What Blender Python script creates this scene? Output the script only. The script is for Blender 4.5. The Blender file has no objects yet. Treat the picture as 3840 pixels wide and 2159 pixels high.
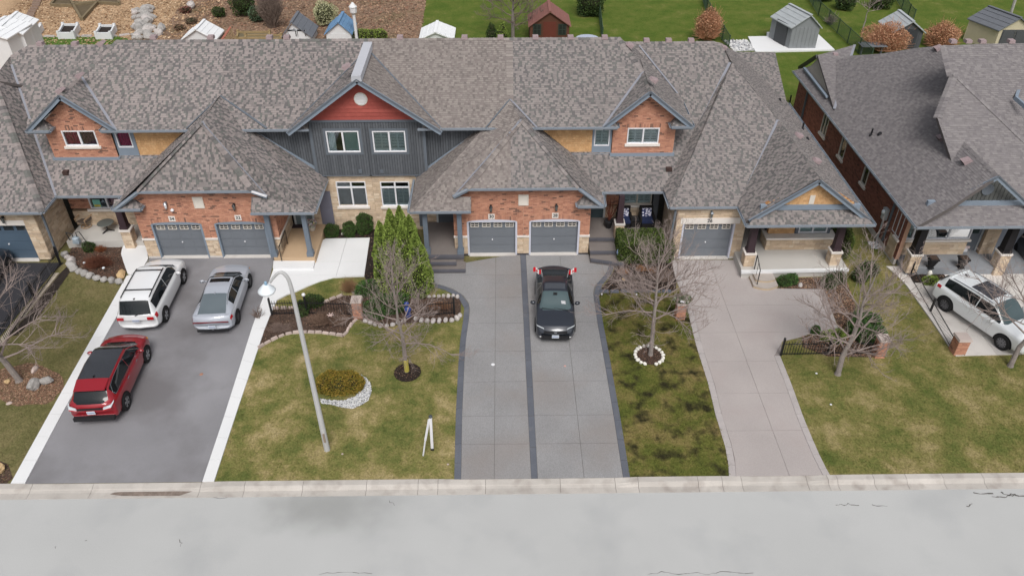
import bpy, math, random
import numpy as np
from mathutils import Vector, Matrix
random.seed(7); RNG = np.random.default_rng(7)
S = bpy.context.scene
COL = S.collection
R_ = math.radians

# ---------------------------------------------------------------- camera, sky, sun, exposure
F_PX, YAW, PITCH, ROLL, CAM_H = 2934.0, R_(.635), R_(36.955), R_(-.109), 23.0
_fw = Vector((math.sin(YAW)*math.cos(PITCH), math.cos(YAW)*math.cos(PITCH), -math.sin(PITCH)))
_rt = Vector((math.cos(YAW), -math.sin(YAW), 0)); _up = _rt.cross(_fw)
_r = _rt*math.cos(ROLL) + _up*math.sin(ROLL); _u = -_rt*math.sin(ROLL) + _up*math.cos(ROLL)
cam = bpy.data.cameras.new('camera'); cam_o = bpy.data.objects.new('camera', cam); COL.objects.link(cam_o)
cam.sensor_width = 36; cam.lens = F_PX/3840*36; cam.clip_start = .5; cam.clip_end = 2000
m = Matrix((_r, _u, -_fw)).transposed().to_4x4(); m.translation = (0, 0, CAM_H); cam_o.matrix_world = m
S.camera = cam_o
CAM = Vector((0, 0, CAM_H))

SUN_EL, SUN_AZ = R_(54), R_(172)          # azimuth measured clockwise from +Y
w = bpy.data.worlds.new("World"); S.world = w; w.use_nodes = True
nt = w.node_tree; nt.nodes.clear()
sky = nt.nodes.new('ShaderNodeTexSky'); sky.sky_type = 'NISHITA'; sky.sun_disc = False
sky.sun_elevation = SUN_EL; sky.sun_rotation = SUN_AZ; sky.dust_density = 4; sky.air_density = 1.0; sky.ozone_density = 1.0
hs = nt.nodes.new('ShaderNodeHueSaturation'); hs.inputs['Saturation'].default_value = .30
bg = nt.nodes.new('ShaderNodeBackground'); bg.inputs['Strength'].default_value = .095
wo = nt.nodes.new('ShaderNodeOutputWorld')
nt.links.new(sky.outputs[0], hs.inputs['Color']); nt.links.new(hs.outputs[0], bg.inputs[0]); nt.links.new(bg.outputs[0], wo.inputs[0])
sl = bpy.data.lights.new('sun', 'SUN'); sl.energy = 1.5; sl.angle = R_(26); sl.color = (1, .97, .93)
so = bpy.data.objects.new('sun', sl); COL.objects.link(so)
_d = Vector((math.sin(SUN_AZ)*math.cos(SUN_EL), math.cos(SUN_AZ)*math.cos(SUN_EL), math.sin(SUN_EL)))
so.rotation_euler = _d.to_track_quat('Z', 'Y').to_euler(); so.location = (0, 0, 60)
S.view_settings.view_transform = 'Standard'; S.view_settings.look = 'None'
S.view_settings.gamma = 1; S.view_settings.use_curve_mapping = False
S.view_settings.exposure = 0.47
S.cycles.use_denoising = True

# ---------------------------------------------------------------- picture point -> place in the world
def ray(px, py):
    return (_r*((px-1920)/F_PX) - _u*((py-1079.5)/F_PX) + _fw)
def at(px, py, z=0.0):
    d = ray(px, py); return CAM + d*((z-CAM_H)/d.z)
def aty(px, py, Y):
    d = ray(px, py); return CAM + d*(Y/d.y)
def atx(px, py, X):
    d = ray(px, py); return CAM + d*(X/d.x)
def onp(px, py, P):
    a, b, c = [Vector(q) for q in P]; n = (b-a).cross(c-a); d = ray(px, py)
    return CAM + d*(n.dot(a-CAM)/n.dot(d))
def zz(x0, y0, s=2.576):                   # picture coordinates read in an enlarged crop
    return lambda px, py, z=0.0: at(x0+px/s, y0+py/s, z)

# ---------------------------------------------------------------- materials
MATS = {}
def mat(name, col, rough=.85, var=.12, scale=3.0, fine=0.0, fscale=60.0, bump=0.0, metal=0.0, spec=.3, rnd=.0, coat=0.0, trans=0.0, stain=None, coord='Object', emis=None):
    """col varied by a coarse and a fine noise; rnd varies whole objects"""
    if name in MATS: return MATS[name]
    m = bpy.data.materials.new(name); m.use_nodes = True; MATS[name] = m
    t = m.node_tree; b = t.nodes['Principled BSDF']; L = t.links.new; N = t.nodes.new
    b.inputs['Roughness'].default_value = rough; b.inputs['Metallic'].default_value = metal
    b.inputs['Specular IOR Level'].default_value = spec
    b.inputs['Coat Weight'].default_value = coat; b.inputs['Coat Roughness'].default_value = .04
    if trans: b.inputs['Transmission Weight'].default_value = trans
    c4 = (*col, 1)
    m.diffuse_color = c4
    b.inputs['Base Color'].default_value = c4
    tc = N('ShaderNodeTexCoord')
    fac = None
    if var or fine or rnd:
        n1 = N('ShaderNodeTexNoise'); n1.inputs['Scale'].default_value = scale; n1.inputs['Detail'].default_value = 4
        L(tc.outputs[coord], n1.inputs['Vector'])
        mr = N('ShaderNodeMapRange'); mr.inputs[1].default_value = .25; mr.inputs[2].default_value = .75
        mr.inputs[3].default_value = 1-var; mr.inputs[4].default_value = 1+var
        L(n1.outputs['Fac'], mr.inputs[0]); fac = mr.outputs[0]
        if fine:
            n2 = N('ShaderNodeTexNoise'); n2.inputs['Scale'].default_value = fscale; n2.inputs['Detail'].default_value = 2
            L(tc.outputs[coord], n2.inputs['Vector'])
            m2 = N('ShaderNodeMapRange'); m2.inputs[1].default_value = .25; m2.inputs[2].default_value = .75
            m2.inputs[3].default_value = 1-fine; m2.inputs[4].default_value = 1+fine
            L(n2.outputs['Fac'], m2.inputs[0])
            mu = N('ShaderNodeMath'); mu.operation = 'MULTIPLY'; L(fac, mu.inputs[0]); L(m2.outputs[0], mu.inputs[1]); fac = mu.outputs[0]
        if rnd:
            oi = N('ShaderNodeObjectInfo'); m3 = N('ShaderNodeMapRange'); m3.inputs[3].default_value = 1-rnd; m3.inputs[4].default_value = 1+rnd
            L(oi.outputs['Random'], m3.inputs[0])
            mu = N('ShaderNodeMath'); mu.operation = 'MULTIPLY'; L(fac, mu.inputs[0]); L(m3.outputs[0], mu.inputs[1]); fac = mu.outputs[0]
        vm = N('ShaderNodeVectorMath'); vm.operation = 'SCALE'; vm.inputs[0].default_value = col
        L(fac, vm.inputs['Scale']); out = vm.outputs[0]
        if stain:                                        # (colour, scale, lo, hi, amount)
            sc, ss, lo, hi, am = stain
            n4 = N('ShaderNodeTexNoise'); n4.inputs['Scale'].default_value = ss; n4.inputs['Detail'].default_value = 5
            mp = N('ShaderNodeMapping'); mp.inputs['Location'].default_value = (13.7, 5.1, 2.2)
            L(tc.outputs[coord], mp.inputs[0]); L(mp.outputs[0], n4.inputs['Vector'])
            m4 = N('ShaderNodeMapRange'); m4.inputs[1].default_value = lo; m4.inputs[2].default_value = hi; m4.inputs[4].default_value = am
            L(n4.outputs['Fac'], m4.inputs[0])
            mx = N('ShaderNodeMix'); mx.data_type = 'RGBA'; L(m4.outputs[0], mx.inputs['Factor'])
            L(out, mx.inputs['A']); mx.inputs['B'].default_value = (*sc, 1); out = mx.outputs['Result']
        L(out, b.inputs['Base Color'])
    if bump:
        nb = N('ShaderNodeTexNoise'); nb.inputs['Scale'].default_value = fscale; nb.inputs['Detail'].default_value = 3
        L(tc.outputs[coord], nb.inputs['Vector'])
        bp = N('ShaderNodeBump'); bp.inputs['Strength'].default_value = bump; bp.inputs['Distance'].default_value = .02
        L(nb.outputs['Fac'], bp.inputs['Height']); L(bp.outputs[0], b.inputs['Normal'])
    if emis: b.inputs['Emission Color'].default_value = (*emis, 1); b.inputs['Emission Strength'].default_value = 1
    return m

def srgb(r, g, b, k=.92, ds=.13):           # colour seen in the picture -> base colour
    gm = .3*r+.55*g+.15*b; r, g, b = r+(gm-r)*ds, g+(gm-g)*ds, b+(gm-b)*ds
    f = lambda v: (v/255/12.92 if v/255 <= .04045 else ((v/255+.055)/1.055)**2.4)*k
    return (f(r), f(g), f(b))

def lawn_mat(name, cols, fine=.25, dark=None):
    """patchwork of greens and straw; cols = [(pos, rgb)...] along a noise ramp"""
    m = bpy.data.materials.new(name); m.use_nodes = True; MATS[name] = m
    t = m.node_tree; b = t.nodes['Principled BSDF']; L = t.links.new; N = t.nodes.new
    b.inputs['Roughness'].default_value = .95; b.inputs['Specular IOR Level'].default_value = .1
    g = N('ShaderNodeNewGeometry')
    n1 = N('ShaderNodeTexNoise'); n1.inputs['Scale'].default_value = .6; n1.inputs['Detail'].default_value = 9; n1.inputs['Roughness'].default_value = .72
    n1.inputs['Distortion'].default_value = .1
    L(g.outputs['Position'], n1.inputs['Vector'])
    cr = N('ShaderNodeValToRGB'); e = cr.color_ramp.elements
    e[0].position, e[0].color = cols[0][0], (*cols[0][1], 1); e[1].position, e[1].color = cols[-1][0], (*cols[-1][1], 1)
    for p, c in cols[1:-1]:
        q = e.new(p); q.color = (*c, 1)
    L(n1.outputs['Fac'], cr.inputs[0]); out = cr.outputs[0]
    n2 = N('ShaderNodeTexNoise'); n2.inputs['Scale'].default_value = 14; n2.inputs['Detail'].default_value = 4
    L(g.outputs['Position'], n2.inputs['Vector'])
    mr = N('ShaderNodeMapRange'); mr.inputs[1].default_value = .3; mr.inputs[2].default_value = .7; mr.inputs[3].default_value = 1-fine; mr.inputs[4].default_value = 1+fine
    L(n2.outputs['Fac'], mr.inputs[0])
    vm = N('ShaderNodeVectorMath'); vm.operation = 'SCALE'; L(out, vm.inputs[0]); L(mr.outputs[0], vm.inputs['Scale']); out = vm.outputs[0]
    if dark:                                             # thatch / bare moss patches (colour, scale, lo, hi)
        n3 = N('ShaderNodeTexNoise'); n3.inputs['Scale'].default_value = dark[1]; n3.inputs['Detail'].default_value = 6
        mp = N('ShaderNodeMapping'); mp.inputs['Location'].default_value = (4.2, 9.1, 0); L(g.outputs['Position'], mp.inputs[0]); L(mp.outputs[0], n3.inputs['Vector'])
        m3 = N('ShaderNodeMapRange'); m3.inputs[1].default_value = dark[2]; m3.inputs[2].default_value = dark[3]
        L(n3.outputs['Fac'], m3.inputs[0])
        mx = N('ShaderNodeMix'); mx.data_type = 'RGBA'; L(m3.outputs[0], mx.inputs['Factor']); L(out, mx.inputs['A']); mx.inputs['B'].default_value = (*dark[0], 1)
        out = mx.outputs['Result']
    L(out, b.inputs['Base Color'])
    bp = N('ShaderNodeBump'); bp.inputs['Strength'].default_value = .5; bp.inputs['Distance'].default_value = .03
    L(n2.outputs['Fac'], bp.inputs['Height']); L(bp.outputs[0], b.inputs['Normal'])
    return m

# ---------------------------------------------------------------- mesh builder and scene tree
def root_of(o):
    while o.parent: o = o.parent
    return o
class MB:
    def __init__(s): s.v = []; s.f = []; s.m = []
    def face(s, pts, m=0):
        i = len(s.v); s.v.extend([tuple(p) for p in pts]); s.f.append(tuple(range(i, i+len(pts)))); s.m.append(m)
    def hexa(s, p, m=0, skip=()):             # p: 4 bottom (ccw from above) + 4 top
        i = len(s.v); s.v.extend([tuple(q) for q in p])
        for k, q in enumerate(((3, 2, 1, 0), (4, 5, 6, 7), (0, 1, 5, 4), (1, 2, 6, 5), (2, 3, 7, 6), (3, 0, 4, 7))):
            if k not in skip: s.f.append(tuple(i+a for a in q)); s.m.append(m)
    def box(s, x0, x1, y0, y1, z0, z1, m=0):
        s.hexa([(x0, y0, z0), (x1, y0, z0), (x1, y1, z0), (x0, y1, z0), (x0, y0, z1), (x1, y0, z1), (x1, y1, z1), (x0, y1, z1)], m)
    def prism(s, poly, h, m=0, mt=None):      # poly: points (any plane), h: extrusion vector
        n = len(poly); i = len(s.v); h = Vector(h)
        s.v.extend([tuple(p) for p in poly]); s.v.extend([tuple(Vector(p)+h) for p in poly])
        s.f.append(tuple(range(i+n-1, i-1, -1))); s.m.append(m)
        s.f.append(tuple(range(i+n, i+2*n))); s.m.append(m if mt is None else mt)
        for k in range(n):
            l = (k+1) % n; s.f.append((i+k, i+l, i+n+l, i+n+k)); s.m.append(m)
    def tube(s, pts, rad, n=6, m=0, cap=True):
        pts = [Vector(p) for p in pts]
        if not isinstance(rad, (list, tuple)): rad = [rad]*len(pts)
        i0 = len(s.v); prev = None
        for k, p in enumerate(pts):
            d = (pts[min(k+1, len(pts)-1)]-pts[max(k-1, 0)]).normalized()
            if prev is None:
                a = d.orthogonal().normalized()
            else:
                a = (prev - d*prev.dot(d))
                a = a.normalized() if a.length > 1e-5 else d.orthogonal().normalized()
            prev = a; b = d.cross(a)
            for q in range(n):
                t = 2*math.pi*q/n; s.v.append(tuple(p + (a*math.cos(t)+b*math.sin(t))*rad[k]))
        for k in range(len(pts)-1):
            for q in range(n):
                a0 = i0+k*n+q; a1 = i0+k*n+(q+1) % n
                s.f.append((a0, a1, a1+n, a0+n)); s.m.append(m)
        if cap:
            s.f.append(tuple(i0+q for q in range(n-1, -1, -1))); s.m.append(m)
            e = i0+(len(pts)-1)*n; s.f.append(tuple(e+q for q in range(n))); s.m.append(m)
    def bar(s, p, q, w_, h_, up=(0, 0, 1), m=0):
        p, q, up = Vector(p), Vector(q), Vector(up); d = (q-p).normalized()
        sd = d.cross(up).normalized(); u2 = sd.cross(d).normalized()
        a, b = sd*w_/2, u2*h_/2
        s.hexa([p-a-b, p+a-b, q+a-b, q-a-b, p-a+b, p+a+b, q+a+b, q-a+b], m)
    def lathe(s, prof, c=(0, 0, 0), n=12, m=0):
        c = Vector(c); i0 = len(s.v)
        for r, z in prof:
            for q in range(n):
                t = 2*math.pi*q/n; s.v.append((c.x+r*math.cos(t), c.y+r*math.sin(t), c.z+z))
        for k in range(len(prof)-1):
            for q in range(n):
                a0 = i0+k*n+q; a1 = i0+k*n+(q+1) % n
                s.f.append((a0, a1, a1+n, a0+n)); s.m.append(m)
        s.f.append(tuple(i0+q for q in range(n-1, -1, -1))); s.m.append(m)
        e = i0+(len(prof)-1)*n; s.f.append(tuple(e+q for q in range(n))); s.m.append(m)
    def mesh(s, name, mats, off=None):
        me = bpy.data.meshes.new(name)
        v = s.v if off is None else [(a-off[0], b-off[1], c-off[2]) for a, b, c in s.v]
        me.from_pydata(v, [], s.f)
        for q in (mats if isinstance(mats, (list, tuple)) else [mats]): me.materials.append(q)
        if len(me.materials) > 1: me.polygons.foreach_set('material_index', s.m)
        me.update(); return me
    def build(s, name, mats, parent=None, smooth=False, local=False, loc=None, **props):
        off = None
        if parent is not None and not local: off = tuple(root_of(parent).location)
        me = s.mesh(name, mats, off)
        if smooth: me.polygons.foreach_set('use_smooth', [True]*len(me.polygons))
        return link(name, me, parent, **props)
def link(name, me, parent=None, **props):
    o = bpy.data.objects.new(name, me); COL.objects.link(o)
    if parent is not None: o.parent = parent
    for k, v in props.items(): o[k] = v
    return o
def thing(name, label, cat, loc=(0, 0, 0), rotz=0, group=None):
    o = bpy.data.objects.new(name, None); COL.objects.link(o); o.location = loc; o.rotation_euler = (0, 0, rotz)
    o.empty_display_size = .3
    o['label'] = label; o['category'] = cat
    if group: o['group'] = group
    return o
def tag(o, label, cat, group=None):
    o['label'] = label; o['category'] = cat
    if group: o['group'] = group
    return o
def copy_tree(o, parent=None):
    c = o.copy(); COL.objects.link(c)
    if parent is not None: c.parent = parent
    for ch in o.children: copy_tree(ch, c)
    return c
def dup(o, loc, rotz=None, label=None, scale=None):
    c = copy_tree(o); c.location = loc
    if rotz is not None: c.rotation_euler = (0, 0, rotz)
    if label: c['label'] = label
    if scale is not None: c.scale = (scale,)*3 if not isinstance(scale, tuple) else scale
    return c
def set_origin(o):
    """move a one-mesh thing's origin to the foot of its mesh"""
    me = o.data; n = len(me.vertices); a = np.empty(n*3); me.vertices.foreach_get('co', a); a = a.reshape(-1, 3)
    c = np.array([(a[:, 0].min()+a[:, 0].max())/2, (a[:, 1].min()+a[:, 1].max())/2, a[:, 2].min()])
    me.vertices.foreach_set('co', (a-c).ravel()); me.update(); o.location = c; return o

# ---------------------------------------------------------------- polygon helpers
def clip2(poly, a, b, c):                     # keep a*x+b*y <= c (2-D points, convex)
    out = []
    for i in range(len(poly)):
        p, q = poly[i], poly[(i+1) % len(poly)]
        dp, dq = a*p[0]+b*p[1]-c, a*q[0]+b*q[1]-c
        if dp <= 0: out.append(p)
        if (dp < 0 < dq) or (dq < 0 < dp):
            t = dp/(dp-dq); out.append((p[0]+(q[0]-p[0])*t, p[1]+(q[1]-p[1])*t))
    return out
def clip3(poly, axis, c, keep_less=True):     # clip a 3-D polygon by x/y/z = c
    sg = 1 if keep_less else -1; out = []
    for i in range(len(poly)):
        p, q = Vector(poly[i]), Vector(poly[(i+1) % len(poly)])
        dp, dq = sg*(p[axis]-c), sg*(q[axis]-c)
        if dp <= 0: out.append(p)
        if (dp < 0 < dq) or (dq < 0 < dp): out.append(p+(q-p)*(dp/(dp-dq)))
    return out
def area2(p): return .5*sum(p[i][0]*p[(i+1) % len(p)][1]-p[(i+1) % len(p)][0]*p[i][1] for i in range(len(p)))
def inpoly(P, x, y):                          # numpy point in polygon
    P = [(p[0], p[1]) for p in P]; r = np.zeros(len(x), bool)
    for i in range(len(P)):
        (x1, y1), (x2, y2) = P[i], P[i-1]
        c = ((y1 > y) != (y2 > y)) & (x < (x2-x1)*(y-y1)/((y2-y1) if y2 != y1 else 1e-9)+x1)
        r ^= c
    return r
def smooth_line(P, n=6):                      # Catmull-Rom through points
    P = [Vector(p) for p in P]; out = []
    for i in range(len(P)-1):
        a, b, c, d = P[max(i-1, 0)], P[i], P[i+1], P[min(i+2, len(P)-1)]
        for k in range(n):
            t = k/n; out.append(.5*((2*b)+(c-a)*t+(2*a-5*b+4*c-d)*t*t+(3*b-a-3*c+d)*t**3))
    out.append(P[-1]); return out
# ================================================================ setting
ROADZ = -.10
M_soil = mat('soil', srgb(92, 84, 60), var=.3, scale=.6, fine=.3, fscale=9)
M_asph = mat('driveway_asphalt', srgb(136, 135, 139, .92), .9, .14, .35, .16, 110, .15, stain=(srgb(104, 101, 103, .92), .35, .46, .68, .7))
M_asphdk = mat('dark_asphalt', srgb(58, 58, 64, .8), .85, .12, .6, .15, 90, .15)
M_conc = mat('pale_concrete', srgb(232, 233, 234, .84), .85, .04, .5, .04, 40, .05)
M_concw = mat('warm_concrete', srgb(214, 208, 202, .86), .85, .07, .7, .07, 30, .08, stain=(srgb(176, 168, 160), 1.3, .52, .75, .6))
M_kerb = mat('kerb_concrete', srgb(205, 198, 190, .72), .9, .10, 1.2, .08, 40, .1, rnd=.05, stain=(srgb(160, 150, 142, .8), 1.8, .50, .75, .8))
M_agg = mat('exposed_aggregate', srgb(158, 157, 158, .72), .9, .10, .5, .26, 42, .2, rnd=.03, stain=(srgb(140, 130, 124), .35, .48, .72, .55))
M_band = mat('slate_border', srgb(98, 102, 112, .88), .7, .14, .8, .12, 30, .1, stain=(srgb(128, 124, 124), 2.0, .6, .8, .5))
M_pink = mat('pinkish_aggregate', srgb(180, 171, 168, .80), .9, .08, .4, .16, 45, .15, rnd=.03, stain=(srgb(163, 150, 147), .5, .5, .75, .5))
M_pinkb = mat('pale_paver_border', srgb(184, 176, 174, .80), .9, .08, 2, .10, 30, .1)
M_mulch = mat('brown_mulch', srgb(84, 66, 56, .9), .95, .3, 2.2, .5, 30, .8)
M_mulchdk = mat('black_mulch', srgb(48, 40, 36, .9), .95, .3, 2.2, .5, 30, .8)
M_chip = mat('tan_wood_chips', srgb(186, 152, 116, .85), .95, .2, .35, .34, 8, .8, stain=(srgb(134, 104, 72), .28, .5, .75, .6))
M_bark = mat('brown_leaf_litter', srgb(140, 112, 90, .85), .95, .26, .45, .36, 8, .8, stain=(srgb(108, 96, 62), .35, .5, .7, .7))
LAWN = {}
def G(*a, k=.86): return srgb(*a, k)
LAWN['front'] = lawn_mat('front_lawn', [(.32, G(80, 94, 42)), (.42, G(104, 110, 54)), (.50, G(126, 122, 66)), (.58, G(152, 138, 88)), (.68, G(180, 162, 116))])
LAWN['left'] = lawn_mat('left_lawn', [(.30, G(92, 94, 52)), (.46, G(110, 106, 64)), (.58, G(126, 116, 76)), (.72, G(146, 130, 94))])
LAWN['mossy'] = lawn_mat('mossy_lawn', [(.30, G(78, 90, 36)), (.45, G(100, 104, 44)), (.56, G(124, 114, 62)), (.70, G(146, 124, 80))], dark=(G(54, 52, 32), 1.6, .49, .66))
LAWN['right'] = lawn_mat('right_lawn', [(.32, G(84, 98, 42)), (.43, G(106, 110, 54)), (.52, G(126, 120, 66)), (.61, G(152, 138, 90)), (.72, G(166, 150, 106))])
LAWN['back'] = lawn_mat('back_lawn', [(.30, G(70, 96, 28)), (.45, G(84, 104, 34)), (.58, G(98, 110, 42)), (.70, G(124, 122, 68))])
LAWN['deep'] = lawn_mat('green_strip_lawn', [(.30, G(70, 104, 34)), (.60, G(90, 124, 46)), (.75, G(112, 132, 64))])

def sheet(name, P, z, m, parent=None, **kw):
    P = [(p[0], p[1]) for p in P]
    if 17.5 < min(p[1] for p in P) < 18.87: P = clip2(P, 0, -1, -18.868) if name != 'road' else P
    b = MB(); P = [(p[0], p[1], z) for p in P]
    if area2(P) < 0: P.reverse()
    b.face(P); return b.build(name, m, parent, **kw)
def slab(name, P, z0, z1, m, parent=None, **kw):
    if 17.5 < min(p[1] for p in P) < 18.87: P = clip2([(p[0], p[1]) for p in P], 0, -1, -18.868)
    if len(P) < 3: return None
    b = MB(); P = [(p[0], p[1], z0) for p in P]
    if area2(P) < 0: P.reverse()
    b.prism(P, (0, 0, z1-z0)); return b.build(name, m, parent, **kw)
def px(*pts, z=0.0): return [at(p[0], p[1], z) for p in pts]
STR = dict(kind='structure')

sheet('ground', [(-700, -500), (700, -500), (700, 900), (-700, 900)], -.14, M_soil, **STR)

# road ------------------------------------------------------------
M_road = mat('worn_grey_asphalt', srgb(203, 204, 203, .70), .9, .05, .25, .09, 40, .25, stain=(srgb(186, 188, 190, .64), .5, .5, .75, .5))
t = M_road.node_tree; N = t.nodes.new; L = t.links.new                  # soft dark oval patch mixed into the carriageway colour, edge broken by noise
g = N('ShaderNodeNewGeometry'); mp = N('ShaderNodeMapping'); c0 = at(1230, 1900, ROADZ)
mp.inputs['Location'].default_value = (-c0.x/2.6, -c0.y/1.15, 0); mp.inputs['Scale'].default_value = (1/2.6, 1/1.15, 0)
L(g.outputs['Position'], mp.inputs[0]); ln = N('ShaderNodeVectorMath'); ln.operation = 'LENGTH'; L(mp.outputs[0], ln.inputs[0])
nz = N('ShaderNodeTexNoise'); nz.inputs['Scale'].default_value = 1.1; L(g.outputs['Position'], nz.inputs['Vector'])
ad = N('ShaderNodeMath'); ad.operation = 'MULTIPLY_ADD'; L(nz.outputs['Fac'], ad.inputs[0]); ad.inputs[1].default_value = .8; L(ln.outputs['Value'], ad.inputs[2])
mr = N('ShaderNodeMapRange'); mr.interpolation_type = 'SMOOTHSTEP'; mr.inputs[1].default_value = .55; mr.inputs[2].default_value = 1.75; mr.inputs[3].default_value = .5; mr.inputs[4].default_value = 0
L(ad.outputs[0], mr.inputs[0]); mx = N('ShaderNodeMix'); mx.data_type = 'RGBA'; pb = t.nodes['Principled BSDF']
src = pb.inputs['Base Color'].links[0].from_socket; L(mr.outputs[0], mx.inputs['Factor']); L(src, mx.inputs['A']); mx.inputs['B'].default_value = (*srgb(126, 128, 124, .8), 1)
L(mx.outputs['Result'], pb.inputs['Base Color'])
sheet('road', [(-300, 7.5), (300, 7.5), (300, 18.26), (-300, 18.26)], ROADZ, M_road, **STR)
M_crack = mat('crack_dirt', srgb(88, 84, 80), .95, .2)
def crack(P, w_, z=ROADZ+.004, name='road_crack'):
    b = MB(); P = [Vector((p[0], p[1], z)) for p in P]
    for i in range(len(P)-1):
        d = (P[i+1]-P[i]); n = Vector((-d.y, d.x, 0)).normalized(); a = w_*(.25+random.random()); c = w_*(.25+random.random())
        b.face([P[i]-n*a, P[i+1]-n*c, P[i+1]+n*c, P[i]+n*a])
    return b.build(name, M_crack, kind='stuff')
def jag(P, n=4, amp=.04):
    P = [Vector((p[0], p[1], 0)) for p in P]; out = []
    for i in range(len(P)-1):
        for k in range(n): out.append(P[i].lerp(P[i+1], k/n)+Vector((random.uniform(-amp, amp), random.uniform(-amp, amp), 0)))
    out.append(P[-1]); return out
q = zz(2400, 1540, 1.789)
for L_ in ([(2360, 570), (2450, 578), (2490, 560), (2576, 570)], [(2415, 540), (2450, 560), (2500, 570), (2520, 558)], [(2240, 552), (2370, 553)], [(2190, 640), (2230, 622)], [(1310, 625), (1370, 630), (1400, 622), (1470, 632)], [(1560, 628), (1660, 640)]):
    crack(jag([q(*p, ROADZ) for p in L_]), .012 if L_[0][0] < 2000 else .028)
q = zz(1200, 1540, 2.147)
for L_ in ([(0, 1310), (200, 1300), (420, 1308)], [(560, 720), (600, 760)]): crack(jag([q(*p, ROADZ) for p in L_]), .008)
q = zz(0, 1540, 2.147)
for L_ in ([(1560, 680), (1700, 700), (1850, 695), (1960, 670)], [(1440, 1040), (1465, 1060), (1450, 1090)], [(690, 1040), (702, 1046)], [(440, 1105), (452, 1090)]): crack(jag([q(*p, ROADZ) for p in L_]), .008)
def far_crack():
    crack(jag([at(2400+x/1.789, 1540+y/1.789, ROADZ) for x, y in ((60, 1100), (170, 1075), (260, 1092), (360, 1078), (460, 1095), (560, 1080), (760, 1085))]), .01)
far_crack()

# kerb --------------------------------------------------------------
KX = [at(x, 1845).x for x in (105, 335, 742, 910, 1130, 1370, 1565, 1640, 1820, 2104, 2313, 2400, 2628, 2720, 2795, 3045, 3125, 3160, 3300, 3425, 3566, 3720)]
KX = [KX[0]-2.2*i for i in range(6, 0, -1)] + KX + [KX[-1]+2.2*i for i in range(1, 6)]
def low(x):                                     # 1 where the kerb is dropped for a driveway
    s = lambda a, b: min(1, max(0, (x-a)/(b-a)))
    f = 0
    for a, b in ((at(45, 1830).x, at(770, 1830).x), (at(1650, 1830).x, at(2345, 1830).x), (at(2745, 1830).x, at(3090, 1830).x)):
        f = max(f, min(s(a, a+.8), 1-s(b-.3, b+.5)))
    return f
def kprof(x):
    l = low(x); top = .035*(1-l) + -.045*l
    yb = 18.86
    return [(x, 18.24, -.16), (x, 18.24, -.088), (x, 18.50, -.092), (x, 18.60, top-.025), (x, 18.64, top), (x, yb, top+.035*l+.004), (x, yb, -.16)]
kerb = bpy.data.objects.new('kerb', None); COL.objects.link(kerb); kerb['kind'] = 'structure'; kerb.location = (0, 18.24, -.16)
for a, b_ in zip(KX[:-1], KX[1:]):
    b = MB(); n = max(1, int((b_-a)/.5)); xs = [a+.006+(b_-a-.012)*i/n for i in range(n+1)]
    pr_ = [kprof(x) for x in xs]; k = len(pr_[0])
    for i in range(n):
        for j in range(k-1): b.face([pr_[i][j], pr_[i+1][j], pr_[i+1][j+1], pr_[i][j+1]])
    b.face(pr_[0][::-1]); b.face(pr_[-1])
    b.build('kerb_stone', M_kerb, kerb)
dirt = MB(); P = [(410, 1850), (430, 1843), (500, 1838), (600, 1836), (680, 1834), (725, 1838), (700, 1846), (672, 1856), (600, 1856), (520, 1857), (455, 1856)]
M_silt = mat('dried_silt', srgb(128, 114, 104), .95, .25, 6, .2, 40)
dirt.face([(*at(x, y, -.06).xy, kprof(at(x, y, -.06).x)[2][2]+.006) for x, y in P][::-1]); dirt.build('kerb_silt', M_silt, kind='stuff')

# front lawns -------------------------------------------------------
YB = 18.86
sheet('front_lawn', [(-60, YB), (60, YB), (60, 36), (-60, 36)], -.02, LAWN['left'], **STR)
# ---- left driveway with pale kerb strips
A_l = [(562, 962), (556, 985), (540, 1010), (525, 1035), (431, 1202), (229, 1560), (90, 1822)]
A_r = [(757, 1815), (842, 1560), (950, 1217), (1008, 1060), (1030, 960)]
sheet('driveway', px(*A_l)+px(*A_r), .006, M_asph, **STR)
def strip_slabs(name, Lp, Rp, m, z1=.045, gap=.006, kind='structure'):
    """a row of slabs between two polylines with equal counts"""
    e = bpy.data.objects.new(name, None); COL.objects.link(e); e.location = Lp[0]; e['kind'] = kind
    for i in range(len(Lp)-1):
        a, b_, c, d = Lp[i], Lp[i+1], Rp[i+1], Rp[i]
        u = (b_-a).normalized()*gap; v = (c-d).normalized()*gap
        slab('slab', [a+u, b_-u, c-v, d+v], -.06, z1, m, e)
    return e
def resample(P, n):
    P = [Vector(p) for p in P]; d = [0]
    for i in range(1, len(P)): d.append(d[-1]+(P[i]-P[i-1]).length)
    out = []
    for k in range(n+1):
        t = d[-1]*k/n; i = max(j for j in range(len(P)) if d[j] <= t+1e-9); i = min(i, len(P)-2)
        out.append(P[i].lerp(P[i+1], (t-d[i])/(d[i+1]-d[i])))
    return out
strip_slabs('driveway_edging', resample(px((477, 1035), (182, 1560), (38, 1820)), 11), resample(px((525, 1035), (229, 1560), (90, 1822)), 11), M_conc)
strip_slabs('driveway_edging', resample(px((1008, 1062), (950, 1217), (842, 1560), (757, 1815)), 11), resample(px((1060, 1082), (1001, 1212), (890, 1540), (802, 1810)), 11), M_conc)
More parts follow.
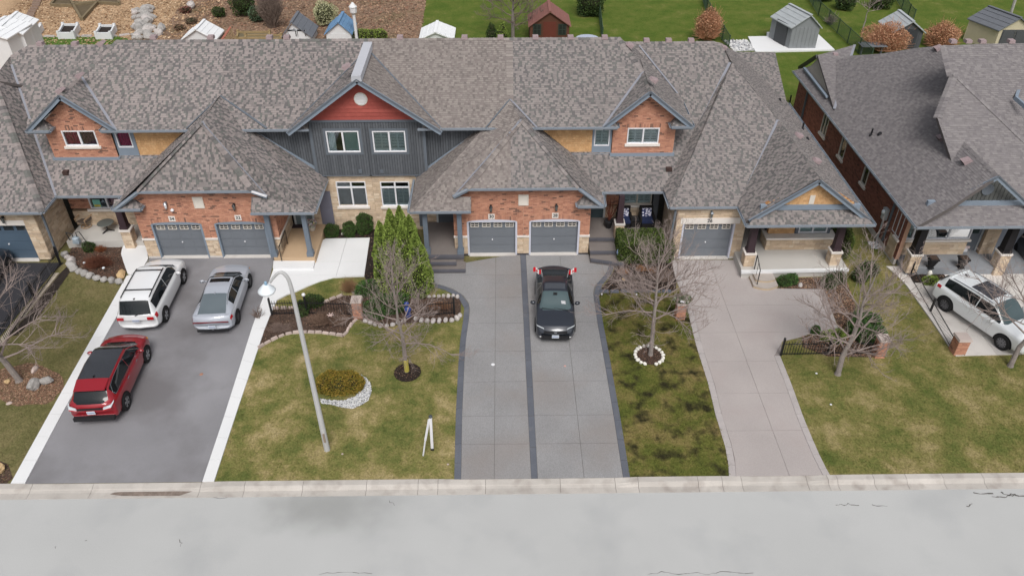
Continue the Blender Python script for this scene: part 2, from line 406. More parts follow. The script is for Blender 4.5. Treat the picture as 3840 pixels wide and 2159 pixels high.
# ---- pale walkway of the centre house
WALK = px((1030, 1000), (1222, 897), (1387, 894), (1366, 1037), (1298, 1039), (1249, 1043), (1201, 1056), (1156, 1074), (1115, 1093), (1078, 1105), (1035, 1128), (1012, 1165), (975, 1205), (998, 1090))
def cut_slabs(name, P, xs, ys, m, z0, z1, gap=.006, skew=0.0):
    e = bpy.data.objects.new(name, None); COL.objects.link(e); e.location = (P[0][0], P[0][1], z0); e['kind'] = 'structure'
    P = [(p[0], p[1]) for p in P]
    xs = [-1e3]+sorted(xs)+[1e3]; ys = [-1e3]+sorted(ys)+[1e3]
    for i in range(len(xs)-1):
        for j in range(len(ys)-1):
            q = clip2(P, -1, skew, -xs[i]-gap)
            for a, b_, c in ((1, -skew, xs[i+1]-gap), (0, -1, -ys[j]-gap), (0, 1, ys[j+1]-gap)):
                if len(q) > 2: q = clip2(q, a, b_, c)
            if len(q) > 2 and abs(area2(q)) > .02: slab('slab', q, z0, z1, m, e)
    return e
cut_slabs('walkway', WALK, [at(1283, 960).x], [at(1200, 985).y, at(1200, 1035).y], M_conc, -.06, .05)
# front lawn of the centre houses (lies over the left lawn sheet)
sheet('front_lawn', px((890, 1540), (802, 1812), (1704, 1812), (1709, 1560), (1728, 1272), (1742, 1155), (1722, 1112), (1640, 1060), (1200, 1040), (1115, 1093), (1030, 1130), (1001, 1212)), -.008, LAWN['front'], **STR)
# ---- middle driveway
ol = px((1590, 1010), (1600, 1070), (1640, 1078), (1687, 1093), (1722, 1116), (1738, 1140), (1742, 1160), (1738, 1195), (1726, 1272), (1720, 1349), (1709, 1560), (1703, 1812))
rl = px((2365, 1806), (2325, 1560), (2285, 1335), (2262, 1215), (2244, 1100), (2248, 1078), (2280, 1045), (2298, 1018), (2307, 985), (2210, 955))
def offset_line(P, d):
    P = [Vector((p[0], p[1], 0)) for p in P]; out = []
    for i in range(len(P)):
        t = (P[min(i+1, len(P)-1)]-P[max(i-1, 0)]).normalized(); out.append(P[i]+Vector((-t.y, t.x, 0))*d)
    return out
BW = .26
il = offset_line(ol[1:], BW); ir = offset_line(rl[:-1], -BW) if False else offset_line(rl[:-1], BW)
c1, c2 = px((1950, 950), (1992, 1805)), px((1972, 950), (2018, 1805))
M_joint = mat('joint_grime', srgb(112, 110, 108), .95, .2)
M_joint2 = mat('pale_joint_grime', srgb(140, 131, 128), .95, .2)
sheet('driveway_bed', ol+rl, -.004, M_joint, **STR)
LH = [Vector((ol[0].x+.2, ol[0].y, 0))]+il+[c1[1], c1[0]]
RH = [c2[0], c2[1]]+ir+[Vector((rl[-1].x, rl[-1].y, 0))]
ysm = [at(1856, y).y for y in (1031, 1116, 1211.6, 1318, 1431, 1559, 1665)]
cut_slabs('driveway', LH, [at(1857, 1300).x], ysm, M_agg, -.05, .012, .009)
xr = at(2140, 1330); xr2 = at(2175, 1650); sk = (xr2.x-xr.x)/(xr2.y-xr.y)
cut_slabs('driveway', RH, [xr.x-sk*xr.y], ysm, M_agg, -.05, .012, .009, skew=sk)
def band(P, Q, n):
    e = bpy.data.objects.new('driveway_border', None); COL.objects.link(e); e.location = P[0]; e['kind'] = 'structure'
    P, Q = resample(P, n), resample(Q, n)
    for i in range(n):
        slab('slab', [P[i]+(P[i+1]-P[i])*.01, P[i+1]-(P[i+1]-P[i])*.01, Q[i+1]-(Q[i+1]-Q[i])*.01, Q[i]+(Q[i+1]-Q[i])*.01], -.05, .016, M_band, e)
band(ol[1:], [p-Vector((0, 0, 0)) for p in offset_line(ol[1:], BW-.012)], 14)
band(rl[:-1], offset_line(rl[:-1], BW-.012), 14)
band([c1[0]+Vector((.012, 0, 0)), c1[1]+Vector((.012, 0, 0))], [c2[0]-Vector((.012, 0, 0)), c2[1]-Vector((.012, 0, 0))], 9)
# ---- mossy lawn between the driveways
MOSS = px((2248, 1096), (2262, 1215), (2285, 1335), (2325, 1560), (2365, 1812), (2735, 1812), (2730, 1702), (2684, 1560), (2657, 1442), (2610, 1295), (2571, 1116), (2545, 1092))
sheet('front_lawn', MOSS, -.008, LAWN['mossy'], **STR)
# ---- pinkish driveway
PK_l = px((2520, 975), (2524, 1010), (2537, 1054), (2571, 1132), (2610, 1295), (2657, 1442), (2684, 1560), (2716, 1660), (2730, 1720), (2735, 1812))
PK_r = px((3130, 1812), (3100, 1760), (3076, 1713), (3037, 1624), (3011, 1560), (2968, 1440), (2925, 1334), (2933, 1280), (3007, 1262), (3034, 1252), (3147, 1241), (3119, 1167), (3088, 1085), (2918, 1082), (2830, 1080), (2770, 975))
pl_i = offset_line(PK_l, BW); pr_i = offset_line(PK_r[:7], BW)
sheet('driveway_bed', PK_l+PK_r, -.004, M_joint2, **STR)
cut_slabs('driveway', pl_i+pr_i+PK_r[7:], [at(2780, 1300).x], [at(2750, y).y for y in (1145, 1247, 1355, 1475, 1615)], M_pink, -.05, .012, .006, skew=(at(2905, 1740).x-at(2690, 1150).x)/(at(2905, 1740).y-at(2690, 1150).y)*0)
def band2(P, Q, n, m):
    e = bpy.data.objects.new('driveway_border', None); COL.objects.link(e); e.location = P[0]; e['kind'] = 'structure'
    P, Q = resample(P, n), resample(Q, n)
    for i in range(n):
        slab('slab', [P[i]+(P[i+1]-P[i])*.008, P[i+1]-(P[i+1]-P[i])*.008, Q[i+1]-(Q[i+1]-Q[i])*.008, Q[i]+(Q[i+1]-Q[i])*.008], -.05, .015, m, e)
band2(PK_l, offset_line(PK_l, BW-.01), 16, M_pinkb); band2(PK_r[:7], offset_line(PK_r[:7], BW-.01), 10, M_pinkb)
# ---- right lawn and the right-hand driveway
RLAWN = px((3130, 1812), (3076, 1713), (3037, 1624), (3011, 1560), (2925, 1334), (2933, 1280), (3147, 1241), (3119, 1167), (3088, 1085), (2900, 1060), (3060, 880), (3300, 880), (3325, 1000), (3383, 1050), (3583, 1335), (3780, 1328), (4200, 1312), (4600, 1790))
sheet('front_lawn', RLAWN, -.008, LAWN['right'], **STR)
e_l = px((3322, 1000), (3383, 1050), (3480, 1185), (3584, 1336)); e_r = px((3372, 1000), (3424, 1062), (3520, 1185), (3614, 1334))
strip_slabs('driveway_edging', resample(e_l, 8), resample(e_r, 8), M_concw)
cut_slabs('driveway', px((3372, 1000), (3424, 1062), (3520, 1185), (3614, 1334), (3780, 1330), (4150, 1318), (4150, 1000)), [at(3640, 1200).x, at(3790, 1200).x], [at(3600, y).y for y in (1110, 1200, 1262)], M_concw, -.05, .02, .006)
# ---- dark driveway of the left house with its pale paver strip
sheet('driveway', px((-400, 985), (240, 985), (196, 1023), (10, 1248), (-500, 1860)), .0, M_asphdk, **STR)
pv_l, pv_r = px((205, 1024), (12, 1258), (-120, 1425)), px((223, 1024), (36, 1258), (-90, 1425))
strip_slabs('paver_strip', resample(pv_l, 26), resample(pv_r, 26), mat('sandy_paver', srgb(176, 164, 146), .9, .12, 4, .1, 30, .1, rnd=.14), .03)
sheet('mulch_bed', px((226, 1024), (250, 1000), (262, 1020), (150, 1180), (62, 1258), (40, 1258)), .004, M_mulchdk, **STR)

# back yards ---------------------------------------------------------
ybk = 42
sheet('back_lawn', [(-6.6, ybk), (90, ybk), (90, 140), (-8.6, 140)], -.02, LAWN['back'], **STR)
sheet('back_garden', [(-26.5, ybk), (-6.6, ybk), (-8.6, 140), (-38, 140)], -.02, M_bark, **STR)
sheet('back_garden', [(-110, ybk), (-26.5, ybk), (-38, 140), (-110, 140)], -.02, M_chip, **STR)
sheet('back_lawn', px((60, 230), (95, 139), (440, 137), (478, 145), (495, 175), (420, 230)), -.006, LAWN['deep'], **STR)
sheet('back_lawn', px((870, 160), (930, 148), (1010, 148), (1010, 170)), -.006, LAWN['deep'], **STR)
# ================================================================ house building kit
def pal(*rgb, k=.9, **kw): return [mat('tint_%d_%d_%d_%s' % (*c, kw.get('tag', '')), srgb(*c, k), kw.get('rough', .9), .10, 5, .14, 45, kw.get('bump', .1), rnd=.06) for c in rgb]
PAL_BRICK = pal((200, 140, 112), (208, 148, 120), (192, 132, 106), (180, 124, 102), (132, 98, 84), k=.90)
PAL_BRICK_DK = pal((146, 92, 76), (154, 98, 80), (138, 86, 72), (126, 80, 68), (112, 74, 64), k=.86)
PAL_STONE = pal((218, 192, 162), (208, 182, 152), (226, 204, 176), (200, 176, 150), k=.84)
PAL_ORANGE = pal((220, 170, 116), (214, 164, 110), (226, 178, 124), k=.84)
PAL_RED = pal((178, 84, 74), (184, 88, 78), (172, 80, 71), k=.86)
PAL_SIDING = pal((96, 100, 106), (92, 96, 102), (100, 104, 110), k=.84)
PAL_SIDING24 = pal((92, 94, 92), (98, 100, 97), (86, 88, 87), k=.84)
M_mortar = mat('brick_mortar', srgb(206, 160, 134, .86), .95, .1)
M_mortar_st = mat('stone_mortar', srgb(184, 156, 126, .86), .95, .1)
M_dkback = mat('siding_backing', srgb(66, 70, 76), .9, .05)
M_orback = mat('shake_backing', srgb(168, 116, 70), .9, .05)
M_redback = mat('clapboard_backing', srgb(130, 62, 56), .9, .05)
M_trim = mat('blue_grey_trim', srgb(134, 148, 164, .86), .5, .06, 2, rnd=.03)
M_trimdk = mat('slate_trim', srgb(104, 112, 122, .86), .5, .06, 2)
M_gutter = mat('grey_gutter', srgb(150, 160, 172, .86), .45, .07, 2)
M_flash = mat('valley_metal', srgb(142, 144, 154, .86), .5, .10, 1.2)
M_white = mat('white_paint', srgb(232, 232, 236, .86), .5, .04)
M_lilac = mat('pale_lilac_trim', srgb(206, 208, 222, .88), .5, .04)
M_cream = mat('cream_vent', srgb(222, 214, 202, .86), .6, .05)
M_band_ = mat('cast_stone', srgb(232, 224, 216, .88), .85, .07, 2, .06)
M_black = mat('black_iron', (.012, .012, .014), .45, .1, spec=.5)
M_glass_dk = mat('dark_pane', (.02, .022, .025), .05, 0, spec=.7)
M_interior = mat('dark_interior', (.03, .03, .034), .9, .1)
M_deck = mat('roof_underlay', srgb(96, 90, 88), .95, .1)
M_soffit = mat('soffit_board', srgb(120, 130, 142), .8, .05)
def glass_mat():
    m = bpy.data.materials.new('window_glass'); m.use_nodes = True; t = m.node_tree; t.nodes.clear(); N = t.nodes.new; L = t.links.new
    o = N('ShaderNodeOutputMaterial'); mx = N('ShaderNodeMixShader'); tr = N('ShaderNodeBsdfTransparent'); gl = N('ShaderNodeBsdfGlossy')
    tr.inputs[0].default_value = (.82, .88, .88, 1); gl.inputs['Roughness'].default_value = .03; gl.inputs[0].default_value = (.9, .95, 1, 1)
    lw = N('ShaderNodeFresnel'); lw.inputs[0].default_value = 1.45; ma = N('ShaderNodeMath'); ma.operation = 'ADD'; ma.inputs[1].default_value = .02; ma.use_clamp = True
    L(lw.outputs[0], ma.inputs[0]); L(ma.outputs[0], mx.inputs[0]); L(tr.outputs[0], mx.inputs[1]); L(gl.outputs[0], mx.inputs[2]); L(mx.outputs[0], o.inputs[0])
    return m
M_glass = glass_mat()

class House:
    def __init__(s, label, loc, shp, name='townhouse', group='attached houses along the street', nmax=300):
        s.root = thing(name, label, 'house', loc, group=group); s.shp = shp; s.pieces = {}; s.deck = MB(); s.nmax = nmax; s.roof = None
    def add(s, kind, faces, m, parent):           # faces: list of point lists
        c = faces[0][0]; d = (Vector(c)-CAM).length
        s.pieces.setdefault(kind, []).append((d, faces, m, parent))
    def finish(s, pals):
        s.roof = s.deck.build('roof', M_deck, s.root) if s.deck.v else None
        for kind, L_ in s.pieces.items():
            pl_ = pals[kind] if kind in pals else s.shp
            L_.sort(key=lambda q: q[0]); rest = MB()
            for k, (d, faces, m, par) in enumerate(L_):
                if k < s.nmax:
                    b = MB()
                    for f in faces: b.face(f)
                    b.build(kind, pl_[m], par or s.roof or s.root)
                else:
                    for f in faces: rest.face(f, m)
            if rest.v: rest.build(kind, pl_, s.root, kind='stuff')

def pick(wts):
    r = random.random()*sum(wts)
    for i, w_ in enumerate(wts):
        r -= w_
        if r <= 0: return i
    return 0

def roof_face(H, P, expo=.118, tabs=(.10, .25), wts=(5, 3, 3, 2), deck=True, thick=.16):
    """one convex roof plane: a deck slab under courses of real shingle tabs"""
    P = [Vector(p) for p in P]
    n = Vector((0, 0, 0))
    for i in range(len(P)): n += (P[i]).cross(P[(i+1) % len(P)])
    n.normalize()
    if n.z < 0: P.reverse(); n = -n
    if deck:
        H.deck.prism([p-n*thick for p in P], n*(thick-.006))
    h = Vector((0, 0, 1)).cross(n).normalized(); s = n.cross(h).normalized()      # h along the eave, s up the slope
    o = P[0]; q = [((p-o).dot(h), (p-o).dot(s)) for p in P]
    if area2(q) < 0: q.reverse()
    base = o.dot(s); ph = o.dot(h)
    if len(q) < 3: return
    v0 = min(a[1] for a in q); v1 = max(a[1] for a in q)
    k = math.floor((v0+base)/expo)
    W = lambda u, v, l: tuple(o+h*u+s*v+n*l)
    while k*expo-base < v1:
        va, vb = k*expo-base, (k+1)*expo-base; k += 1
        st = clip2(clip2(q, 0, -1, -va), 0, 1, vb)
        if len(st) < 3: continue
        ua, ub = min(a[0] for a in st), max(a[0] for a in st)
        u = ua-random.random()*.3; rr = random.Random(k*7919+int(ph*13))
        cl = pick(wts)
        while u < ub:
            drk = (cl < 2) if rr.random() < .72 else (cl >= 2)      # laminated tabs: pale tab, dark gap
            w_ = rr.uniform(*tabs)*(.62 if drk else 1.0); a, b_ = u, u+w_; u = b_
            lift = (.006 if drk else .016)+rr.random()*.006
            mi = (2+(rr.random()*(wts[2]+wts[3]) > wts[2])) if drk else (0+(rr.random()*(wts[0]+wts[1]) > wts[0]))
            cl = mi
            if b_ <= ua: continue
            full = all(clip_in(q, c) for c in ((a, va), (b_, va), (b_, vb), (a, vb)))
            if full:
                H.add('shingle', [[W(a, va-.006, lift), W(b_, va-.006, lift), W(b_, vb, .005), W(a, vb, .005)],
                                  [W(a, va-.006, lift), W(a, va-.006, -.004), W(b_, va-.006, -.004), W(b_, va-.006, lift)]], mi, None)
            else:
                c = clip2(clip2(st, -1, 0, -a), 1, 0, b_)
                if len(c) < 3 or abs(area2(c)) < 2e-4: continue
                H.add('shingle', [[W(x, y, .005+(lift-.005)*(vb-y)/expo) for x, y in c]], mi, None)
def clip_in(q, c):
    for i in range(len(q)):
        a, b_ = q[i], q[(i+1) % len(q)]
        if (b_[0]-a[0])*(c[1]-a[1])-(b_[1]-a[1])*(c[0]-a[0]) < -1e-6: return False
    return True
def split_roof(P, parts, axis=0):
    """parts: [(limit, house), ...] from low to high along the axis"""
    lo = None
    for lim, H, kw in parts:
        q = P if lo is None else clip3(P, axis, lo, False)
        if lim is not None and len(q) > 2: q = clip3(q, axis, lim, True)
        if len(q) > 2: roof_face(H, q, **kw)
        lo = lim

def ridge(H, p, q, na, nb, w_=.16, lap=.2, wts=(4, 3, 2, 2)):
    """cap tiles folded over a ridge or hip; na, nb: the two directions falling away from it"""
    p, q = Vector(p), Vector(q); d = (q-p); n = max(1, int(d.length/lap)); d = d/n
    na, nb = Vector(na), Vector(nb)
    t = d.normalized(); na = (na-t*na.dot(t)).normalized()*w_; nb = (nb-t*nb.dot(t)).normalized()*w_
    up = Vector((0, 0, .03))
    for i in range(n):
        a = p+d*i; b_ = p+d*(i+1)+d*.08; l = up*random.uniform(1.0, 1.5); l2 = up*.7
        f = [[a+na+l, b_+na+l2, b_+l2, a+l], [a+l, b_+l2, b_+nb+l2, a+nb+l], [a+na+l, a+l, a+nb+l, a+nb-up*.3, a-up*.3, a+na-up*.3]]
        H.add('ridge_tile', f, pick(wts), None)
def down(n_or_plane):
    """fall direction of a plane given by three points"""
    a, b_, c = [Vector(x) for x in n_or_plane]; n = (b_-a).cross(c-a).normalized()
    if n.z < 0: n = -n
    return Vector((n.x, n.y, 0))-n*(n.x*n.x+n.y*n.y)/n.z*0 if False else (Vector((n.x*n.z, n.y*n.z, -(n.x*n.x+n.y*n.y))).normalized())
def valley(H, p, q, w_=.135, lift=.035, m=None, name='valley_flashing'):
    p, q = Vector(p), Vector(q); d = (q-p).normalized(); sd = d.cross(Vector((0, 0, 1))).normalized()
    b = MB(); up = d.cross(sd)*-1
    if up.z < 0: up = -up
    b.bar(p+up*lift, q+up*lift, w_, .02, up, 0); return b.build(name, m or M_flash, H.root)
def gutter(H, p, q, out=None, s=.105, name='gutter'):
    """open box gutter along an eave with little hanger straps"""
    p, q = Vector(p), Vector(q); d = (q-p).normalized(); n = Vector(out) if out else Vector((d.y, -d.x, 0)); n.z = 0; n.normalize()
    b = MB(); dn = Vector((0, 0, -1))
    prof = [(0, 0), (.0, s), (s*.75, s), (s, 0), (s-.018, 0), (s*.72, s-.02), (.018, s-.02), (.018, 0)]
    A = [p+n*(x+.0)+dn*(z-.02) for x, z in prof]; B = [a+(q-p) for a in A]; k = len(prof)
    for i in range(k): b.face([A[i], A[(i+1) % k], B[(i+1) % k], B[i]])
    b.face(A[::-1]); b.face(B)
    g = b.build(name, M_gutter, H.root)
    L_ = (q-p).length; m_ = int(L_/1.0); h = MB()
    for i in range(1, m_):
        c = p+d*(L_*i/m_); h.bar(c+n*-.01-dn*.025, c+n*(s+.004)-dn*.018, .03, .010)
    if h.v: h.build('gutter_strap', M_gutter, g, kind='stuff')
    return g
def board(H, p, q, w_, h_, up=(0, 0, 1), m=None, name='fascia_board', parent=None):
    b = MB(); b.bar(p, q, w_, h_, up); return b.build(name, m or M_trim, parent or H.root)

class Fr:                                     # wall frame: origin, along, outward
    def __init__(s, o, u, n): s.o, s.u, s.n = Vector(o), Vector(u).normalized(), Vector(n).normalized()
    def __call__(s, u, z, d=0): return s.o+s.u*u+s.n*d+Vector((0, 0, z))
def front(Y): return Fr((0, Y, 0), (1, 0, 0), (0, -1, 0))
def side(X, sgn): return Fr((X, 0, 0), (0, 1, 0), (sgn, 0, 0))
def fbox(b, F, u0, u1, z0, z1, d0, d1, m=0):
    b.hexa([F(u0, z0, d0), F(u1, z0, d0), F(u1, z0, d1), F(u0, z0, d1), F(u0, z1, d0), F(u1, z1, d0), F(u1, z1, d1), F(u0, z1, d1)], m)
def cross_at(poly, z):
    c = clip2(clip2(poly, 0, -1, -z+1e-4), 0, 1, z+1e-4)
    return (min(a[0] for a in c), max(a[0] for a in c)) if len(c) > 2 else None
def hole_iv(holes, z):
    out = []
    for h in holes:
        if callable(h):
            r = h(z)
            if r: out.append(r)
        elif h[2] < z < h[3]: out.append((h[0], h[1]))
    return sorted(out)
def subtract(l, r, iv):
    out = []; a = l
    for x0, x1 in iv:
        if x1 <= a or x0 >= r: continue
        if x0 > a: out.append((a, x0))
        a = max(a, x1)
    if a < r: out.append((a, r))
    return out
def backing(H, F, poly, holes, m, name, d=-.012, thick=.2):
    zs = sorted(set([p[1] for p in poly]+[z for h in holes if not callable(h) for z in h[2:]])); zs = [z for z in zs if min(p[1] for p in poly)-1e-6 <= z <= max(p[1] for p in poly)+1e-6]
    b = MB()
    for z0, z1 in zip(zs[:-1], zs[1:]):
        if z1-z0 < 1e-4: continue
        zm = (z0+z1)/2; c0, c1, cm = cross_at(poly, z0+2e-4), cross_at(poly, z1-2e-4), cross_at(poly, zm)
        if not cm: continue
        c0 = c0 or cm; c1 = c1 or cm
        for a, e in subtract(*cm, hole_iv([h for h in holes if not callable(h)], zm)):
            a0, a1 = (c0[0], c1[0]) if abs(a-cm[0]) < 1e-6 else (a, a); e0, e1 = (c0[1], c1[1]) if abs(e-cm[1]) < 1e-6 else (e, e)
            b.hexa([F(a0, z0, d-thick), F(e0, z0, d-thick), F(e0, z0, d), F(a0, z0, d), F(a1, z1, d-thick), F(e1, z1, d-thick), F(e1, z1, d), F(a1, z1, d)])
    return b.build(name, m, H.root)
def courses(H, kind, F, poly, holes, ch, ln, joint, proud, wts, parent, jit=0.0, clumpy=False):
    """courses of separate blocks in front of the backing"""
    z = min(p[1] for p in poly); zt = max(p[1] for p in poly); row = 0
    while z < zt-.02:
        h_ = random.uniform(*ch) if isinstance(ch, tuple) else ch
        z1 = min(z+h_, zt); cm = cross_at(poly, (z+z1)/2)
        if cm:
            iv = hole_iv(holes, (z+z1)/2)
            segs = subtract(*cm, iv)
            l0 = ln if not isinstance(ln, tuple) else None
            for a, e in segs:
                u = math.floor(a/l0)*l0-(l0/2 if row % 2 else 0) if l0 else a-random.random()*.3
                while u < e:
                    u1 = u+(l0 or random.uniform(*ln)); p, q = max(u, a)+joint/2, min(u1, e)-joint/2; u = u1
                    if q-p < .02: continue
                    d = proud+random.uniform(-jit, jit); y0, y1 = z+joint/2, z1-joint/2
                    A = [F(p, y0, d), F(q, y0, d), F(q, y1, d), F(p, y1, d)]; B = [F(p, y0, -.012), F(q, y0, -.012), F(q, y1, -.012), F(p, y1, -.012)]
                    fs = [[tuple(x) for x in A], [B[0], B[1], A[1], A[0]], [A[3], A[2], B[2], B[3]], [B[0], A[0], A[3], B[3]], [A[1], B[1], B[2], A[2]]]
                    H.add(kind, [[tuple(x) for x in f] for f in fs], pick(wts), parent)
        z = z1; row += 1
def brick_wall(H, F, poly, holes=(), wts=(5, 4, 4, 1.2, .9), kind='brick'):
    p = backing(H, F, poly, holes, M_mortar, 'brick_wall'); courses(H, kind, F, poly, holes, .076, .215, .010, .004, wts, p); return p
def stone_wall(H, F, poly, holes=(), wts=(4, 3, 3, 1.5)):
    p = backing(H, F, poly, holes, M_mortar_st, 'stone_wall'); courses(H, 'stone_block', F, poly, holes, (.09, .18), (.22, .62), .010, .012, wts, p, .006); return p
def shake_wall(H, F, poly, holes=()):
    p = backing(H, F, poly, holes, M_orback, 'shake_wall'); courses(H, 'wall_shingle', F, poly, holes, .125, (.10, .2), .006, .010, (3, 3, 2), p, .004); return p
def board_wall(H, F, poly, holes=(), w_=.13, name='siding_wall', palm=PAL_SIDING, back=M_dkback):
    """upright boards, each its own piece"""
    p = backing(H, F, poly, holes, back, name)
    u = min(a[0] for a in poly); ue = max(a[0] for a in poly)
    while u < ue:
        a, e = u+.005, min(u+w_, ue)-.005; u += w_
        if e-a < .02: continue
        um = (a+e)/2
        c = clip2(clip2([(z, x) for x, z in poly], 0, -1, -um+1e-4), 0, 1, um+1e-4)
        if len(c) < 3: continue
        zl, zh = min(k[0] for k in c), max(k[0] for k in c)
        cuts = sorted((h[2], h[3]) for h in holes if h[0] < um < h[1])
        ca = clip2(clip2([(z, x) for x, z in poly], 0, -1, -a+1e-4), 0, 1, a+1e-4); ce = clip2(clip2([(z, x) for x, z in poly], 0, -1, -e+1e-4), 0, 1, e+1e-4)
        ha = max(k[0] for k in ca) if len(ca) > 2 else zh; he = max(k[0] for k in ce) if len(ce) > 2 else zh
        la = min(k[0] for k in ca) if len(ca) > 2 else zl; le = min(k[0] for k in ce) if len(ce) > 2 else zl
        for y0, y1 in subtract(zl, zh, cuts):
            t0, t1 = (ha, he) if abs(y1-zh) < 1e-5 else (y1, y1); b0, b1 = (la, le) if abs(y0-zl) < 1e-5 else (y0, y0)
            b = MB(); g = .008
            b.hexa([F(a, b0, -.012), F(e, b1, -.012), F(e-g, b1, .012), F(a+g, b0, .012), F(a, t0, -.012), F(e, t1, -.012), F(e-g, t1, .012), F(a+g, t0, .012)])
            b.build('siding_board', random.choice(palm), p)
    return p
def clap_wall(H, F, poly, holes, palm, back, h_=.2, name='clapboard_wall'):
    p = backing(H, F, poly, [], back, name); z = min(a[1] for a in poly); zt = max(a[1] for a in poly)
    while z < zt-.03:
        z1 = min(z+h_, zt); c0, c1 = cross_at(poly, z+.002), cross_at(poly, z1-.002)
        if c0 and c1:
            b = MB(); b.hexa([F(c0[0], z, -.012), F(c0[1], z, -.012), F(c0[1], z, .03), F(c0[0], z, .03), F(c1[0], z1, -.012), F(c1[1], z1, -.012), F(c1[1], z1, .004), F(c1[0], z1, .004)])
            b.build('clapboard', random.choice(palm), p)
        z = z1
    return p

def window(H, F, u0, u1, z0, z1, cols=2, transom=0, sill=True, inside=('shutter',), frame=None, trim=None, fw=.055, deep=.05, slant=0):
    fm = frame or M_white; b = MB(); zt = z1-transom if transom else z1
    o, i = .03, -.10                           # frame stands proud
    for a in ((u0, u0+fw, z0, z1), (u1-fw, u1, z0, z1), (u0+fw, u1-fw, z0, z0+fw), (u0+fw, u1-fw, z1-fw, z1)): fbox(b, F, *a, i, o)
    cw = (u1-u0)/cols
    for k in range(1, cols): fbox(b, F, u0+k*cw-fw*.7, u0+k*cw+fw*.7, z0+fw, z1-fw, i, o-.004)
    if transom: fbox(b, F, u0+fw, u1-fw, zt-fw*.7, zt+fw*.7, i, o-.008)
    W = b.build('window', fm, H.root)
    bb = MB(); fbox(bb, F, u0, u1, z0, z1, -.36, -.35); 
    bb.build('room', M_interior, W)
    rows = [(z0+fw, zt-(fw*.7 if transom else fw))]+([(zt+fw*.7, z1-fw)] if transom else [])
    for k in range(cols):
        a = u0+k*cw+(fw if k == 0 else fw*.7); e = u0+(k+1)*cw-(fw if k == cols-1 else fw*.7)
        for ri, (y0, y1) in enumerate(rows):
            g = MB(); fbox(g, F, a, e, y0, y1, -.035, -.028); g.build('pane', M_glass, W)
            kind = inside[k % len(inside)] if ri == 0 else 'none'
            if kind == 'shutter':
                s = MB(); 
                for x0, x1 in ((a, a+.05), (e-.05, e), ((a+e)/2-.035, (a+e)/2+.035)): fbox(s, F, x0, x1, y0, y1, -.115, -.085)
                for zz_ in (y0, y1-.06): fbox(s, F, a+.05, (a+e)/2-.035, zz_, zz_+.06, -.115, -.085); fbox(s, F, (a+e)/2+.035, e-.05, zz_, zz_+.06, -.115, -.085)
                if y1-y0 > .6: fbox(s, F, a+.05, e-.05, y0, y0+.14, -.11, -.088)
                y = y0+.18
                while y < y1-.09:
                    for x0, x1 in ((a+.05, (a+e)/2-.035), ((a+e)/2+.035, e-.05)):
                        s.hexa([F(x0, y, -.085), F(x1, y, -.085), F(x1, y+.008, -.078), F(x0, y+.008, -.078), F(x0, y+.058, -.105), F(x1, y+.058, -.105), F(x1, y+.062, -.098), F(x0, y+.062, -.098)])
                    y += .085
                s.build('window_shutter', M_white, W)
            elif kind == 'blind':
                s = MB(); y = y0+.02
                while y < y1-.03:
                    s.hexa([F(a, y, -.09), F(e, y, -.09), F(e, y+.004, -.09), F(a, y+.004, -.09), F(a, y+.022, -.11), F(e, y+.022, -.11), F(e, y+.026, -.11), F(a, y+.026, -.11)]); y += .034
                s.build('window_blind', mat('pale_blind', srgb(178, 200, 200, 1), .7, .03), W)
            elif kind in ('curtain', 'drape', 'dark_curtain'):
                cm = {'curtain': mat('crimson_curtain', (.50, .035, .12), .9, .2, 6), 'drape': mat('white_drape', srgb(226, 230, 232, 1), .9, .1, 5), 'dark_curtain': mat('plum_curtain', (.20, .06, .10), .9, .2, 6)}[kind]
                s = MB(); n = 14; x0, x1 = (a, e) if kind != 'drape' else (a, a+(e-a)*.5)
                P = [(x0+(x1-x0)*q/n, -.12+.02*math.sin(q*2.1)) for q in range(n+1)]
                for q in range(n): s.face([F(P[q][0], y0, P[q][1]), F(P[q+1][0], y0, P[q+1][1]), F(P[q+1][0], y1, P[q+1][1]), F(P[q][0], y1, P[q][1])])
                s.build('curtain', cm, W)
    if sill:
        s = MB(); fbox(s, F, u0-.09, u1+.09, z0-.13, z0-.002, -.1, .09); s.build('sill', M_band_, W)
    if trim:
        s = MB(); tw = trim[0]
        for a in ((u0-tw, u0, z0-tw, z1+tw), (u1, u1+tw, z0-tw, z1+tw), (u0, u1, z1, z1+tw), (u0, u1, z0-tw, z0)): fbox(s, F, *a, -.02, .022)
        s.build('window_casing', trim[1], W)
    return W
def wrect(Y, tl, tr, bl, br):
    a = [aty(*p, Y) for p in (tl, tr, bl, br)]
    return (a[0].x+a[2].x)/2, (a[1].x+a[3].x)/2, (a[2].z+a[3].z)/2, (a[0].z+a[1].z)/2
def text(H, s, F, u, z, size, m, d, parent):
    c = bpy.data.curves.new('number', 'FONT'); c.body = s; c.size = size; c.align_x = 'CENTER'; c.align_y = 'CENTER'; c.extrude = .004; c.offset = .006
    tmp = bpy.data.objects.new('number', c); me = bpy.data.meshes.new_from_object(tmp); bpy.data.objects.remove(tmp); me.materials.clear(); me.materials.append(m)
    o = bpy.data.objects.new('house_number', me); COL.objects.link(o)
    M_ = Matrix((F.u, Vector((0, 0, 1)), F.n)).transposed().to_4x4(); M_.translation = F(u, z, d)-Vector(H.root.location); o.matrix_basis = M_
    o.parent = parent; return o
M_door = mat('grey_garage_door', srgb(120, 126, 134, .84), .55, .05, 1, .05, 60, .06)
